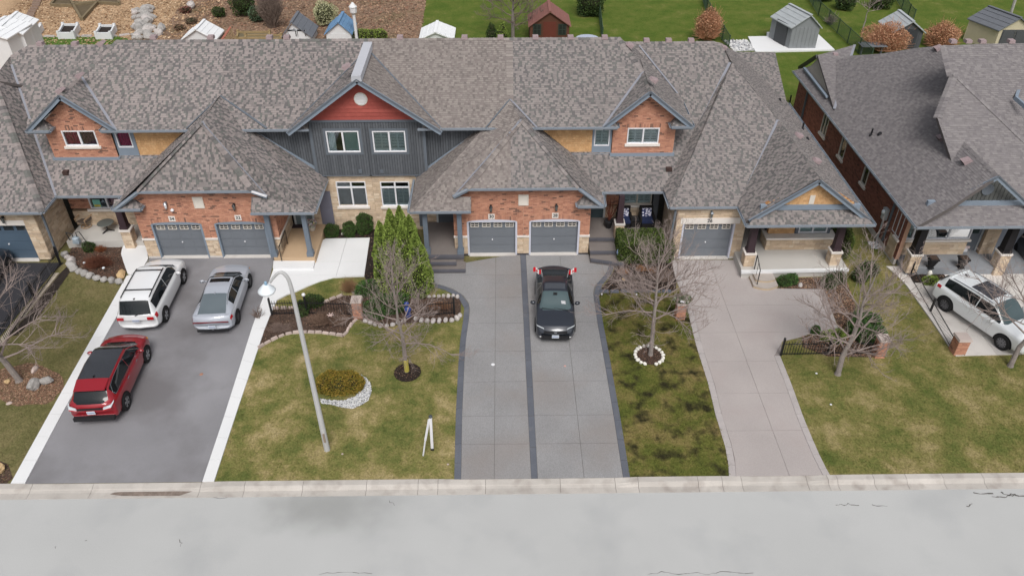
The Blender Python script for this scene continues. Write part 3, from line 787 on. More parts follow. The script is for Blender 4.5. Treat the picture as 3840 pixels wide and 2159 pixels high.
def garage_door(H, F, u0, u1, z1, m=None, trimm=M_trim, arch=.15, wins='grid', deep=.16, tw=.09, handle=True, light=None):
    m = m or M_door
    a, e = u0+tw, u1-tw
    j = MB()
    for x0, x1 in ((u0, a), (e, u1)): fbox(j, F, x0, x1, .0, z1, -deep-.02, .012)
    if arch:
        n = 14; uc, hw = (u0+u1)/2, (u1-u0)/2
        pts = [F(u0, z1, -deep), F(u1, z1, -deep)]+[F(uc+hw*math.cos(math.pi*k/n), z1+arch*math.sin(math.pi*k/n)**.8, -deep) for k in range(1, n)]
        j.prism(pts, F.n*(deep+.014))
    else: fbox(j, F, u0, u1, z1, z1+.001, -deep, .012)
    D = j.build('garage_door', trimm, H.root)
    n = 4; hh = (z1-.02)/n
    for k in range(n):
        b = MB(); y0, y1 = .02+k*hh+.006, .02+(k+1)*hh-.006; fbox(b, F, a, e, y0, y1, -deep-.06, -deep)
        if wins == 'grid' and k < n-1 or wins == 'panel':
            for c in range(4):
                x0 = a+(e-a)*(c+.07)/4; x1 = a+(e-a)*(c+.93)/4; fbox(b, F, x0, x1, y0+.07, y1-.07, -deep, -deep+.012)
        b.build('door_section', m, D)
    for c in range(4):
        cu = a+(e-a)*(c+.5)/4; w_ = .215 if wins == 'grid' else .24; y0, y1 = z1-hh+.12, z1-.10
        b = MB()
        if wins == 'grid':
            fr = .035
            for q in ((cu-w_, cu-w_+fr, y0, y1), (cu+w_-fr, cu+w_, y0, y1), (cu-w_+fr, cu+w_-fr, y0, y0+fr), (cu-w_+fr, cu+w_-fr, y1-fr, y1), (cu-.015, cu+.015, y0+fr, y1-fr)): fbox(b, F, *q, -deep, -deep+.03)
            for s in (-1, 1): fbox(b, F, min(cu+s*.015, cu+s*(w_-fr)), max(cu+s*.015, cu+s*(w_-fr)), (y0+y1)/2-.015, (y0+y1)/2+.015, -deep, -deep+.03)
            fbox(b, F, cu-w_+fr, cu+w_-fr, y0+fr, y1-fr, -deep+.002, -deep+.008, 1)
        else: fbox(b, F, cu-w_, cu+w_, y0+.02, y1+.04, -deep+.002, -deep+.012, 1)
        b.build('door_window', [M_cream, M_glass_dk], D)
    if handle:
        b = MB(); fbox(b, F, (a+e)/2-.03, (a+e)/2+.03, z1*.42, z1*.42+.06, -deep, -deep+.05); b.build('door_handle', M_white, D)
    s = MB(); fbox(s, F, a-.02, e+.02, -.02, .035, -deep-.05, .10); s.build('door_sill', M_concw, D)
    return D
def arch_bricks(H, F, u0, u1, z1, arch, wts=(5, 3, 3, 2, 1)):
    uc, hw = (u0+u1)/2, (u1-u0)/2+.02; n = int(2*hw/.078); p = None
    b = MB()
    for k in range(n):
        x0 = uc-hw+2*hw*k/n+.004; x1 = uc-hw+2*hw*(k+1)/n-.004
        f = lambda x: z1+arch*max(0, 1-((x-uc)/hw)**2)**.5*.96
        y0, y1 = f((x0+x1)/2)+.012, f((x0+x1)/2)*.0+z1+.22+.2*(1-(((x0+x1)/2-uc)/hw)**2)
        A = [F(x0, y0, .010), F(x1, y0, .010), F(x1, y1, .010), F(x0, y1, .010)]; B = [F(x0, y0, -.012), F(x1, y0, -.012), F(x1, y1, -.012), F(x0, y1, -.012)]
        H.add('arch_brick', [[tuple(x) for x in A], [tuple(x) for x in (B[0], A[0], A[3], B[3])], [tuple(x) for x in (A[1], B[1], B[2], A[2])], [tuple(x) for x in (A[3], A[2], B[2], B[3])]], pick(wts), None)
    return lambda z: (u0-.02, u1+.02) if z < z1+.22 else ((uc-hw*math.sqrt(1-(z-z1-.22)/.2), uc+hw*math.sqrt(1-(z-z1-.22)/.2)) if z < z1+.42 else None)
def plaque(H, F, u, z, s, num, w_=.32, bare=False):
    b = MB(); fbox(b, F, u-w_/2, u+w_/2, z-s/2, z+s/2, -.01, .022); p = b.build('address_plaque', M_band_, H.root)
    text(H, num, F, u, z, s*.78, mat('number_ink', srgb(52, 60, 66), .6, 0), .024, p)
def louver(H, F, u0, u1, z0, z1, n=9):
    b = MB(); f = .05
    for q in ((u0, u0+f, z0, z1), (u1-f, u1, z0, z1), (u0+f, u1-f, z0, z0+f), (u0+f, u1-f, z1-f, z1)): fbox(b, F, *q, -.01, .04)
    v = b.build('louver_vent', M_cream, H.root)
    h = (z1-z0-2*f)/n
    for k in range(n):
        s = MB(); y = z0+f+k*h; s.hexa([F(u0+f, y, .03), F(u1-f, y, .03), F(u1-f, y+.008, .03), F(u0+f, y+.008, .03), F(u0+f, y+h*.9, 0), F(u1-f, y+h*.9, 0), F(u1-f, y+h*.95, 0), F(u0+f, y+h*.95, 0)]); s.build('slat', M_cream, v)
def lantern(H, F, u, z, m=None, glassm=None, s=1.0):
    b = MB(); fbox(b, F, u-.05*s, u+.05*s, z+.02*s, z+.16*s, 0, .03); b.bar(F(u, z+.12*s, .03), F(u, z+.16*s, .15*s), .025, .025)
    b.lathe([(.02*s, .20*s), (.03*s, .17*s), (.10*s, .10*s), (.085*s, .09*s)], F(u, z, .15*s), 8)
    b.lathe([(.05*s, -.16*s), (.06*s, -.14*s), (.055*s, -.12*s)], F(u, z, .15*s), 8); b.lathe([(.01*s, -.21*s), (.025*s, -.16*s)], F(u, z, .15*s), 6)
    L_ = b.build('wall_lantern', m or M_black, H.root)
    g = MB(); g.lathe([(.05*s, -.12*s), (.085*s, .09*s)], F(u, z, .15*s), 8); g.build('lamp_glass', glassm or mat('smoked_glass', srgb(120, 124, 120, .6), .2, .1, spec=.6), L_)
def downspout(H, pts, w_=.075, m=None):
    b = MB()
    for a, c in zip(pts[:-1], pts[1:]): b.bar(a, c, w_, w_, (0, 1, 0) if abs((Vector(c)-Vector(a)).normalized().y) < .9 else (0, 0, 1))
    b.build('downspout', m or M_trimdk, H.root)
M_vent = mat('roof_vent_metal', srgb(158, 138, 140), .7, .1); M_ventd = mat('vent_mouth', srgb(70, 52, 48), .8, .1)
def roof_vent(H, p, fall, s=.36):
    """low hooded box vent, mouth down the slope"""
    p = Vector(p); f = Vector(fall).normalized(); sd = f.cross(Vector((0, 0, 1))).normalized(); n = sd.cross(f).normalized()
    if n.z < 0: n = -n
    a, b_, c = sd*s/2, f*s/2, n
    m = MB(); m.hexa([p-a-b_-c*.03, p+a-b_-c*.03, p+a+b_-c*.03, p-a+b_-c*.03, p-a*.9-b_*.8+c*.10, p+a*.9-b_*.8+c*.10, p+a+b_*1.05+c*.2, p-a+b_*1.05+c*.2])
    v = m.build('roof_vent', M_vent, H.root)
    q = MB(); q.face([p-a*.85+b_*1.035+c*.02, p+a*.85+b_*1.035+c*.02, p+a*.9+b_*1.065+c*.17, p-a*.9+b_*1.065+c*.17]); q.build('vent_mouth', M_ventd, v)
def ridge_vent(H, p, along, w_=.32):
    p = Vector(p); b = MB(); d = Vector(along).normalized()*w_/2; q = Vector((-d.y, d.x, 0)).normalized()*.17
    b.hexa([p-d-q, p+d-q, p+d+q, p-d+q, p-d*.9-q*.9+Vector((0, 0, .16)), p+d*.9-q*.9+Vector((0, 0, .16)), p+d*.9+q*.9+Vector((0, 0, .16)), p-d*.9+q*.9+Vector((0, 0, .16))]); b.build('roof_vent', M_vent, H.root)
def plumbing(H, p, h_=.35, r=.05, m=None):
    b = MB(); p = Vector(p); b.lathe([(r*2.2, -.08), (r*1.6, .06), (r, .08), (r, h_)], p, 8); b.build('vent_pipe', m or M_black, H.root)
# ================================================================ the row of houses
ZL, YG, YE, YW = 3.15, 33.42, 33.02, 36.0
SH_A = pal((162, 151, 148), (144, 136, 134), (114, 110, 110), (120, 120, 116), k=.70, rough=.95, tag='a')
SH_C = pal((164, 154, 148), (154, 144, 139), (146, 135, 131), (134, 125, 121), k=.66, rough=.95, tag='c')
SH_D = pal((158, 149, 146), (146, 138, 136), (118, 114, 114), (122, 121, 118), k=.68, rough=.95, tag='d')
SH_E = pal((154, 148, 148), (146, 140, 141), (136, 130, 132), (142, 136, 137), k=.68, rough=.95, tag='e')
H36 = House('stone-faced townhouse with the blue garage door at the far left', (-24, YG, 0), SH_A)
H34 = House('townhouse numbered 34 with crimson-curtained windows under a brick gable', (-18, YG, 0), SH_A)
H32 = House('townhouse numbered 32 with a tan porch, left half under the red gable', (-10.5, YG, 0), SH_A)
H30 = House('townhouse numbered 30 with lighter shingles and aggregate porch steps', (-3, YG, 0), SH_C)
H28 = House('townhouse numbered 28 behind the dark sedan, brick gable and clipped hedge', (4, YG, 0), SH_D)
H26 = House('end townhouse numbered 26 with an orange shingled porch gable', (13, YG, 0), SH_D)
H24 = House('separate brick house with dark gable at the right edge', (22, 33, 0), SH_E, name='detached_house')
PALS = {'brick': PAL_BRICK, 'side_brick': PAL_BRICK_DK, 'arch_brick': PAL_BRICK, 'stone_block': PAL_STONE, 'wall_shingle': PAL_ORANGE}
X1, X2, X3, X4 = -14.06, -6.87, .33, 8.17             # party walls
KA = dict(wts=(5, 3, 3.4, 2.4)); KC = dict(wts=(5, 4, 3, 1.5)); KD = dict(wts=(5, 4, 2.4, 2)); KE = dict(wts=(3, 3, 3, 2), tabs=(.15, .4))
ALL = [(X1, H34, KA), (X2, H32, KA), (X3, H30, KC), (X4, H28, KD), (None, H26, KD)]

# ---- long porch-to-ridge roofs behind the dormers
PP = [(0, 34.35, ZL), (1, 34.35, ZL), (0, 41.25, 8.325)]
V36b, V36t = onp(207, 735, PP), onp(42, 245, PP)
rl0, rl1 = onp(40, 211, PP), onp(108, 171, PP)
roof_face(H34, [V36b, (-15.6, 34.35, ZL), (-15.6, 41.25, 8.325), (rl1.x, 41.25, 8.325), rl0, V36t], **KA)
V28b, V28t, H26t = onp(2497, 718, PP), onp(2737, 237, PP), onp(2705, 163, PP)
rr = onp(2680, 158, PP)
roof_face(H28, [(1.4, 34.35, ZL), (V28b.x, 34.35, ZL), V28t, H26t, (rr.x, 41.25, 8.325), (1.4, 41.25, 8.325)], **KD)
ridge(H34, rl1, (-19, 41.25, 8.325), (0, -1, -.75), (0, 1, -.75)); ridge(H34, rl0, rl1, (0, -1, -.75), (-1, 1, -.75))
ridge(H28, (4.9, 41.25, 8.325), (rr.x, 41.25, 8.325), (0, -1, -.75), (0, 1, -.75))
for H, x0, x1 in ((H34, rl1.x, -18), (H28, 5, rr.x)):
    H.deck.prism([(x0, 41.25, 8.3), (x1, 41.25, 8.3), (x1, 47, 4.0), (x0, 47, 4.0)], (0, 0, -.15))
for x in (150, 280): ridge_vent(H34, onp(x, 171, PP)+Vector((0, .1, .0)), (1, 0, 0))
for x in (2425, 2508, 2592): ridge_vent(H28, onp(x, 159, PP)+Vector((0, .1, 0)), (1, 0, 0))

# ---- two-storey block: hipped main roof with gables
PM = [(0, 35.5, 6.15), (1, 35.5, 6.15), (0, 39.55, 9.17)]
ML, MR = Vector((-19.6, 39.55, 9.17)), Vector((5.9, 39.55, 9.17))
ZG = 7.97; YB_ = 35.5+(ZG-6.15)/.7457
gL, gR = Vector((-21.16, 35.55, ZG)), Vector((7.06, 35.55, ZG)); gLb, gRb = Vector((gL.x, YB_, ZG)), Vector((gR.x, YB_, ZG))
vL, vR = Vector((-19.0, 35.5, 6.15)), Vector((4.92, 35.5, 6.15)); wl, wr = -9.62, -3.98
left = [vL, (wl, 35.5, 6.15), (wl, 39.55, 9.17), ML, gLb]
right = [(wr, 35.5, 6.15), vR, gRb, MR, (wr, 39.55, 9.17)]
mid = [(wl, 36.3, 6.7466), (wr, 36.3, 6.7466), (wr, 39.55, 9.17), (wl, 39.55, 9.17)]
for P in (left, mid, right): split_roof(P, [(X1, H34, KA), (X2, H32, KA), (X3, H30, KC), (None, H28, KD)])
for H, a, c in ((H34, ML.x, X1), (H32, X1, X2), (H30, X2, X3), (H28, X3, MR.x)):
    ridge(H, (a, 39.55, 9.17), (c, 39.55, 9.17), (0, -1, -.75), (0, 1, -.75))
    H.deck.prism([(a, 39.55, 9.15), (c, 39.55, 9.15), (c, 44.3, 5.6), (a, 44.3, 5.6)], (0, 0, -.15))
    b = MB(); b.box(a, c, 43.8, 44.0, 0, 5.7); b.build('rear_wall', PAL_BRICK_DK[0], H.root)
for H, x in ((H34, 575), (H32, 790), (H32, 1010), (H32, 1075), (H30, 1500), (H30, 1742), (H30, 1877), (H28, 2008), (H28, 2140), (H28, 2268)): ridge_vent(H, onp(x, 150, PM)+Vector((0, .12, .02)), (1, 0, 0))
# party line between the lighter and darker shingles
b = MB()
for k in range(28):
    t = k/28; p = Vector((X3, 35.7, 6.30)).lerp(Vector((X3, 39.5, 9.13)), t); q = Vector((X3, 35.7, 6.30)).lerp(Vector((X3, 39.5, 9.13)), (k+1)/28)
    n = Vector((0, -.6, .8))*.03
    f = [[p+Vector((-.17, 0, 0))+n, p+Vector((.17, 0, 0))+n, q+Vector((.17, 0, 0))+n*.5, q+Vector((-.17, 0, 0))+n*.5], [p+Vector((-.17, 0, 0))+n, p+Vector((-.17, 0, 0)), p+Vector((.17, 0, 0)), p+Vector((.17, 0, 0))+n]]
    H30.add('ridge_tile', f, pick((4, 3, 1, 1)), None)
# left brick gable roof
lowL, lowR = Vector((-23.39, 35.55, 6.16)), Vector((9.33, 35.55, 6.16))
roof_face(H34, [gL, vL, gLb], **KA)
roof_face(H34, [lowL, gL, gLb, ML, (-23.39, 41.5, 6.16)], **KA)
ridge(H34, gL, gLb, (-1, 0, -.8), (1, 0, -.8)); ridge(H34, gLb, ML, (-1, .3, -.5), (0, -1, -.75)); valley(H34, gLb, vL)
roof_face(H28, [gR, gRb, vR], **KD)
P3 = Vector((7.2, 40.9, 8.02)); roof_face(H28, [lowR, (9.33, 39.3, 6.16), P3, gRb, gR], **KD); roof_face(H28, [gRb, P3, MR], **KD)
ridge(H28, gR, gRb, (-1, 0, -.8), (1, 0, -.8)); ridge(H28, gRb, MR, (1, .3, -.5), (0, -1, -.75)); valley(H28, gRb, vR)
gutter(H28, lowR, (9.33, 38.7, 6.16), (1, 0, 0))
valley(H28, onp(2540, 352, PP), onp(2396, 173, PP), .10)
for p in ((385, 165), (305, 285), (232, 342)): roof_vent(H34, aty(*p, {385: 39.2, 305: 37.2, 232: 35.95}[p[0]]), (-1, 0, -.8), .34)
for p, Y in (((2352, 172), 39.3), ((2441, 302), 36.3)): roof_vent(H28, aty(*p, Y)+Vector((.08, 0, 0)), (1, 0, -.8), .34)

# red gable in the middle
rG = Vector((X2, 35.25, 8.80)); rGb = Vector((X2, 35.5+(8.80-6.15)/.7457, 8.80))
rl_, rrr = Vector((-10.56, 35.25, 6.12)), Vector((-3.06, 35.25, 6.12))
rl_b, rr_b = Vector((-10.56, 35.5, 6.12)), Vector((-3.06, 35.5, 6.12))
SH_C2 = pal((186, 176, 166), (180, 168, 158), (174, 164, 154), (168, 156, 148), k=.86, rough=.95, tag='c2')
roof_face(H32, [rl_, rG, rGb, rl_b], wts=(4, 4, 2, 1.5), expo=.13)
roof_face(H30, [rrr, rr_b, rGb, rG], **KC)
valley(H30, rr_b, rGb, .09, m=M_trimdk); valley(H32, rl_b, rGb, .06, m=M_trimdk)
b = MB(); top = Vector((X2, 39.6, 9.02))
b.prism([(X2-.25, 35.15, 8.70), (X2+.25, 35.15, 8.70), (X2+.22, 35.15, 8.98), (X2-.22, 35.15, 8.98)], (0, 4.36, .10)); 
b.build('ridge_cap', mat('pale_ridge_metal', srgb(190, 192, 200, .86), .6, .06, .8), H32.root)
roof_vent(H32, aty(1315, 258, 36.1)+Vector((-.18, .2, .0)), (-1, 0, -.72), .36)

def rake(H, a, c, dpt=.22, w_=.07):
    board(H, Vector(a)+Vector((0, -.03, -.10)), Vector(c)+Vector((0, -.03, -.10)), w_, dpt)
    board(H, Vector(a)+Vector((0, -.085, -.0)), Vector(c)+Vector((0, -.085, -.0)), .05, .06, m=M_trimdk, name='drip_edge')
rake(H32, rl_, rG); rake(H30, rG, rrr)
rake(H34, lowL, gL); rake(H34, gL, vL+Vector((.0, .05, 0))); rake(H28, vR+Vector((0, .05, 0)), gR); rake(H28, gR, lowR)
# soffits under the rakes
for H, a, c, yw in ((H34, lowL, gL, YW), (H34, gL, vL, YW), (H28, vR, gR, YW), (H28, gR, lowR, YW), (H32, rl_, rG, 35.9), (H30, rG, rrr, 35.9)):
    b = MB(); a, c = Vector(a), Vector(c); dz = Vector((0, 0, -.19)); b.prism([a+dz, c+dz, Vector((c.x, yw, c.z))+dz, Vector((a.x, yw, a.z))+dz], (0, 0, -.02)); b.build('soffit', M_soffit, H.root)
# eave gutters of the block
gutter(H34, (vL.x, 35.47, 6.15), (X1, 35.47, 6.15), (0, -1, 0)); gutter(H32, (X1, 35.47, 6.15), (wl+.05, 35.47, 6.15), (0, -1, 0))
gutter(H30, (wr-.25, 35.47, 6.15), (X3, 35.47, 6.15), (0, -1, 0)); gutter(H28, (X3, 35.47, 6.15), (5.55, 35.47, 6.15), (0, -1, 0))
# boxed eave returns at the gable feet: little shingled hips with their own gutter
def eave_return(H, x0, x1, ztop, Yf, Yw, mir=1, kw=KA, gut=True):
    """x0: outer corner, x1: inner end; slopes back up to the wall"""
    a, c = Vector((x0, Yf, ztop)), Vector((x1, Yf, ztop)); r = (Yw-Yf)*.85
    pk0, pk1 = Vector((x0, Yw, ztop+r)), Vector((x1-mir*(Yw-Yf)*.75, Yw, ztop+r)); e = Vector((x1, Yw, ztop))
    P = [a, c, pk1, pk0] if mir > 0 else [c, a, pk0, pk1]
    roof_face(H, P, thick=.06, **kw); roof_face(H, [c, e, pk1], thick=.06, **kw)
    b = MB(); b.prism([(min(x0, x1), Yf, ztop-.16), (max(x0, x1), Yf, ztop-.16), (max(x0, x1), Yw, ztop-.16), (min(x0, x1), Yw, ztop-.16)], (0, 0, .05)); b.build('soffit', M_soffit, H.root)
    gutter(H, a+Vector((0, -.01, 0)), c+Vector((0, -.01, 0)), (0, -1, 0)); gutter(H, c+Vector((mir*.01, 0, 0)), e+Vector((mir*.01, 0, 0)), (mir, 0, 0), .1)
eave_return(H34, lowL.x, lowL.x+1.12, 6.14, 35.52, YW, 1); eave_return(H34, vL.x, vL.x-.75, 6.14, 35.52, YW, -1)
eave_return(H28, lowR.x, lowR.x-1.05, 6.14, 35.52, YW, -1, KD); eave_return(H28, vR.x-.0, vR.x+.7, 6.14, 35.52, YW, 1, KD)

# ---- roof over the garages of 34 and 32
A_ = Vector((X1, 37.0, 7.24))
c1 = Vector((-19.1, 33.05, ZL)); PLf = [c1, (-19.1, 36, ZL), A_]
r1, r2 = aty(512, 715, YE), aty(943, 712, YE); r1.z = r2.z = 4.14
RA = onp(757, 457, PLf)
c2 = Vector((-9.2, 32.6, ZL)); fl = Vector((-12.28, 32.6, ZL)); PLF = [c2, fl, A_]
vb = onp(1003, 738, PLF); vb2 = aty(1003, 738, YE)
roof_face(H34, [c1, r1, RA, A_, (-19.1, 38, ZL)], **KA)
split_roof([r1, r2, RA], [(X1, H34, KA), (None, H32, KA)])
roof_face(H32, [r2, vb, RA], **KA)
top_ = onp(948, 712, PLF)
roof_face(H32, [A_, RA, c2], **KA); roof_face(H32, [RA, vb, c2], **KA); roof_face(H32, [vb, Vector((fl.x, vb.y, vb.z)), fl, c2], **KA)
roof_face(H32, [c2, (-9.1, 37.2, ZL), A_], **KA)
ridge(H34, r1, RA, (-1, 0, -.8), (0, -1, -.75)); ridge(H34, RA, A_, (-1, 0, -.8), (0, -1, -.8))
ridge(H32, r2, RA, (1, .2, -.5), (0, -1, -.75)); ridge(H32, c2, A_, (1, 0, -.8), (0, -1, -.8)); valley(H32, vb, RA, .13)
valley(H32, A_, onp(1000, 484, PM)+Vector((0, 0, .02)), .12, m=M_trimdk); valley(H34, A_, onp(700, 486, PM)+Vector((0, 0, .02)), .08, m=M_trimdk)
gutter(H34, r1+Vector((0, -.02, 0)), Vector((X1, YE-.02, 4.14)), (0, -1, 0)); gutter(H32, Vector((X1, YE-.02, 4.14)), r2+Vector((0, -.02, 0)), (0, -1, 0))
gutter(H32, fl+Vector((0, -.02, 0)), c2+Vector((0, -.02, 0)), (0, -1, 0)); gutter(H32, c2+Vector((.02, 0, 0)), (-9.18, 35.85, ZL), (1, 0, 0))
gutter(H34, c1+Vector((-.02, 0, 0)), (-19.12, 34.33, ZL), (-1, 0, 0)); gutter(H34, (V36b.x, 34.33, ZL), (-19.1, 34.33, ZL), (0, -1, 0))
board(H34, c1+Vector((.05, .0, -.06)), r1+Vector((-.02, 0, -.08)), .07, .18); board(H34, c1+Vector((.12, -.06, -.0)), r1+Vector((-.0, -.06, -.02)), .08, .08, m=M_gutter, name='gutter')
board(H32, r2+Vector((0, 0, -.08)), vb2+Vector((0, -.05, .02)), .07, .17); board(H32, r2+Vector((0, -.06, -.02)), vb2+Vector((0, -.1, .08)), .1, .06, m=M_white, name='drip_edge')
eave_return(H34, c1.x+.02, c1.x+1.35, ZL, 33.03, YG, 1)

# ---- roof over the garages of 30 and 28 (mirror arrangement)
B_ = Vector((X3, 36.75, 7.07))
d1 = Vector((-4.6, 32.6, ZL)); d2 = Vector((4.9, 33.02, ZL)); PRf = [d2, (4.9, 36, ZL), B_]
s1, s2 = aty(1752, 709, YE), aty(2172, 704, YE); s1.z = s2.z = 4.16
RB = onp(1955, 450, PRf); gl = Vector((-1.62, 32.6, ZL)); PRF = [d1, gl, B_]
vb3 = onp(1700, 738, PRF); vb4 = aty(1700, 738, YE)
roof_face(H28, [d2, (4.9, 38, ZL), B_, RB, s2], **KD)
split_roof([s1, s2, RB], [(X3, H30, KC), (None, H28, KD)])
roof_face(H30, [s1, RB, vb3], **KC)
roof_face(H30, [B_, RB, d1], **KC); roof_face(H30, [RB, vb3, d1], **KC); roof_face(H30, [vb3, Vector((gl.x, vb3.y, vb3.z)), gl, d1], **KC)
roof_face(H30, [d1, B_, (-4.55, 37.2, ZL)], **KC)
ridge(H28, s2, RB, (1, 0, -.8), (0, -1, -.75)); ridge(H28, RB, B_, (1, 0, -.8), (0, -1, -.8))
ridge(H30, s1, RB, (-1, .2, -.5), (0, -1, -.75)); ridge(H30, d1, B_, (-1, 0, -.8), (0, -1, -.8)); valley(H30, vb3, RB, .13)
valley(H30, B_, onp(1822, 483, PM)+Vector((0, 0, .02)), .07, m=M_trimdk); valley(H28, B_, onp(2012, 481, PM)+Vector((0, 0, .02)), .1)
gutter(H30, s1+Vector((0, -.02, 0)), Vector((X3, YE-.02, 4.16)), (0, -1, 0)); gutter(H28, Vector((X3, YE-.02, 4.16)), s2+Vector((0, -.02, 0)), (0, -1, 0))
gutter(H30, d1+Vector((0, -.02, 0)), gl+Vector((0, -.02, 0)), (0, -1, 0)); gutter(H30, (-4.62, 35.85, ZL), d1+Vector((-.02, 0, 0)), (-1, 0, 0))
gutter(H28, d2+Vector((.02, 0, 0)), (4.92, 34.33, ZL), (1, 0, 0)); gutter(H28, (4.95, 34.33, ZL), (V28b.x, 34.33, ZL), (0, -1, 0))
board(H28, d2+Vector((-.05, .0, -.06)), s2+Vector((.02, 0, -.08)), .07, .18); board(H28, d2+Vector((-.2, -.06, .06)), s2+Vector((0, -.06, -.02)), .09, .08, m=M_gutter, name='gutter')
board(H30, s1+Vector((0, 0, -.08)), vb4+Vector((0, -.05, .02)), .07, .17); board(H30, s1+Vector((0, -.06, -.02)), vb4+Vector((0, -.1, .08)), .1, .06, m=M_gutter, name='drip_edge')
eave_return(H28, d2.x-.02, d2.x-1.3, ZL, 33.0, YG, -1, KD)

# ---- garage fronts
FG = front(YG)
def garage_front(HL, HR, xl, xr, xm, doors, nums, lights, trimm, loc_vent, zs):
    xm = (doors[0][1]+doors[1][0])/2
    """doors: two (u0,u1); brick over stone with a cast band between"""
    hs = []; (a0, a1), (b0, b1) = doors
    for H, u in ((HL, doors[0]), (HR, doors[1])): hs.append(arch_bricks(H, FG, u[0], u[1], 2.0, .15))
    for H, x0, x1, k in ((HL, xl, xm, 0), (HR, xm, xr, 1)):
        u = doors[k]; rect = (u[0], u[1], -.1, 2.0)
        top_ = [(x1, 4.12), (zs[0], 4.12), (x0, 3.35)] if k == 0 else [(x1, 3.35), (zs[1], 4.12), (x0, 4.12)]
        brick_wall(H, FG, [(x0, 1.20), (x1, 1.20)]+top_, [rect, hs[k]])
        stone_wall(H, FG, [(x0, .10), (x1, .10), (x1, 1.10), (x0, 1.10)], [rect])
        for p, q in subtract(x0, x1, [u]):
            b = MB(); fbox(b, FG, p-(.03 if k == 0 and p == x0 else 0), q+(.03 if k and q == x1 else 0), 1.10, 1.20, -.05, .05); b.build('stone_band', M_band_, H.root)
            b = MB(); fbox(b, FG, p, q, -.05, .10, -.1, .03); b.build('plinth', M_concw if HL is H34 else mat('dark_plinth', srgb(70, 68, 72), .8, .1), H.root)
        garage_door(H, FG, u[0], u[1], 2.0, trimm=trimm)
        plaque(H, FG, *nums[k])
    lv = loc_vent; 
    if lv[1] < xm: louver(HL, FG, *lv)
    else: louver(HR if lv[0] > xm else HL, FG, *lv)
    for H, x0, x1 in ((HL, xl, xm), (HR, xm, xr)):
        b = MB(); b.box(x0 if H is HL else x1-.2, x0+.2 if H is HL else x1, YG+.21, YW, 0, 3.05); b.build('garage_side_wall', PAL_BRICK[0], H.root)
        b = MB(); b.box(x0+.2, x1-.2, YG+.35, YG+.4, 0, 2.3); b.build('garage_interior', M_interior, H.root)
def gx(px_, py_=962): return aty(px_, py_, YG).x
def gz(py_, px_=1920): return aty(px_, py_, YG).z
xA, xB = gx(558), -11.42
garage_front(H34, H32, xA, xB, X1, [(gx(604), gx(789)), (gx(836), gx(1022))], [(aty(642, 810, YG).x, gz(810), .30, '34'), (aty(891, 808, YG).x, gz(808), .30, '32')], None, M_trim, (aty(742, 750, YG).x-.25, aty(742, 750, YG).x+.25, gz(771), gz(729)), (r1.x+.05, r2.x-.05))
xC, xD = gx(1708), gx(2204)
garage_front(H30, H28, xC, xD, X3, [(gx(1756), gx(1939)), (gx(1983), gx(2168))], [(aty(1843, 811, YG).x, gz(811), .30, '30'), (aty(2082, 809, YG).x, gz(809), .30, '28')], None, M_lilac, (aty(1963, 750, YG).x-.25, aty(1963, 750, YG).x+.25, gz(770), gz(730)), (s1.x+.05, s2.x-.05))
M_silver = mat('silver_lamp', srgb(150, 156, 164), .3, .1, metal=.6)
for H, p, mm in ((H32, (880, 772), None), (H30, (1841, 778), None), (H28, (2086, 774), None)):
    q = aty(*p, YG); lantern(H, FG, q.x, q.z, mm)
q = aty(624, 766, YG); lantern(H34, FG, q.x, q.z, M_silver, M_white)
q = aty(648, 784, YG); b = MB(); b.lathe([(.02, -.09), (.08, -.05), (.09, 0), (.05, .06), (.02, .08)], FG(q.x, q.z, .09), 10); b.build('alarm_dome', M_white, H34.root)

# ---- upper walls
F1 = front(YW)
def gable_brick(H, xl, xr, zb, apex, half, slope, win, num, wk):
    ze = 6.05; poly = [(xl, zb), (xr, zb), (xr, ze+max(0, (apex.x+half-xr))*slope-.25), (apex.x, apex.z-.28), (xl, ze+max(0, (xl-(apex.x-half)))*slope-.25)]
    brick_wall(H, F1, poly, [(win[0], win[1], win[2], win[3])]); window(H, F1, *win, **wk)
    # soldier course over the window
    u = win[0]-.05
    while u < win[1]+.05:
        A = [F1(u+.005, win[3]+.02, .012), F1(u+.07, win[3]+.02, .012), F1(u+.07, win[3]+.22, .012), F1(u+.005, win[3]+.22, .012)]; 
        H.add('arch_brick', [[tuple(x) for x in A]], pick((5, 3, 3, 2, 2)), None); u += .077
    b = MB(); fbox(b, F1, xl-.08, xr+.08, zb-.14, zb, -.05, .10); b.build('base_flashing', M_trim, H.root)
gLx0, gLx1 = aty(186, 540, YW).x, aty(430, 545, YW).x
w34 = wrect(YW, (229, 490), (352, 490), (248, 547), (374, 547))
gable_brick(H34, gLx0, gLx1, 4.45, gL, 2.25, .8, w34, None, dict(inside=('curtain', 'dark_curtain')))
gRx0, gRx1 = aty(2296, 530, YW).x, aty(2528, 530, YW).x
w28 = wrect(YW, (2354, 480), (2473, 479), (2350, 538), (2469, 538))
gable_brick(H28, gRx0, gRx1, 4.47, gR, 2.25, .8, w28, None, dict(inside=('shutter', 'shutter')))
for H, x0, x1 in ((H34, gLx0, gLx0+.2), (H34, gLx1-.2, gLx1), (H28, gRx0, gRx0+.2), (H28, gRx1-.2, gRx1)):
    b = MB(); b.box(x0, x1, YW+.02, 39, 4.3, 6.2); b.build('dormer_side', PAL_BRICK[1], H.root)
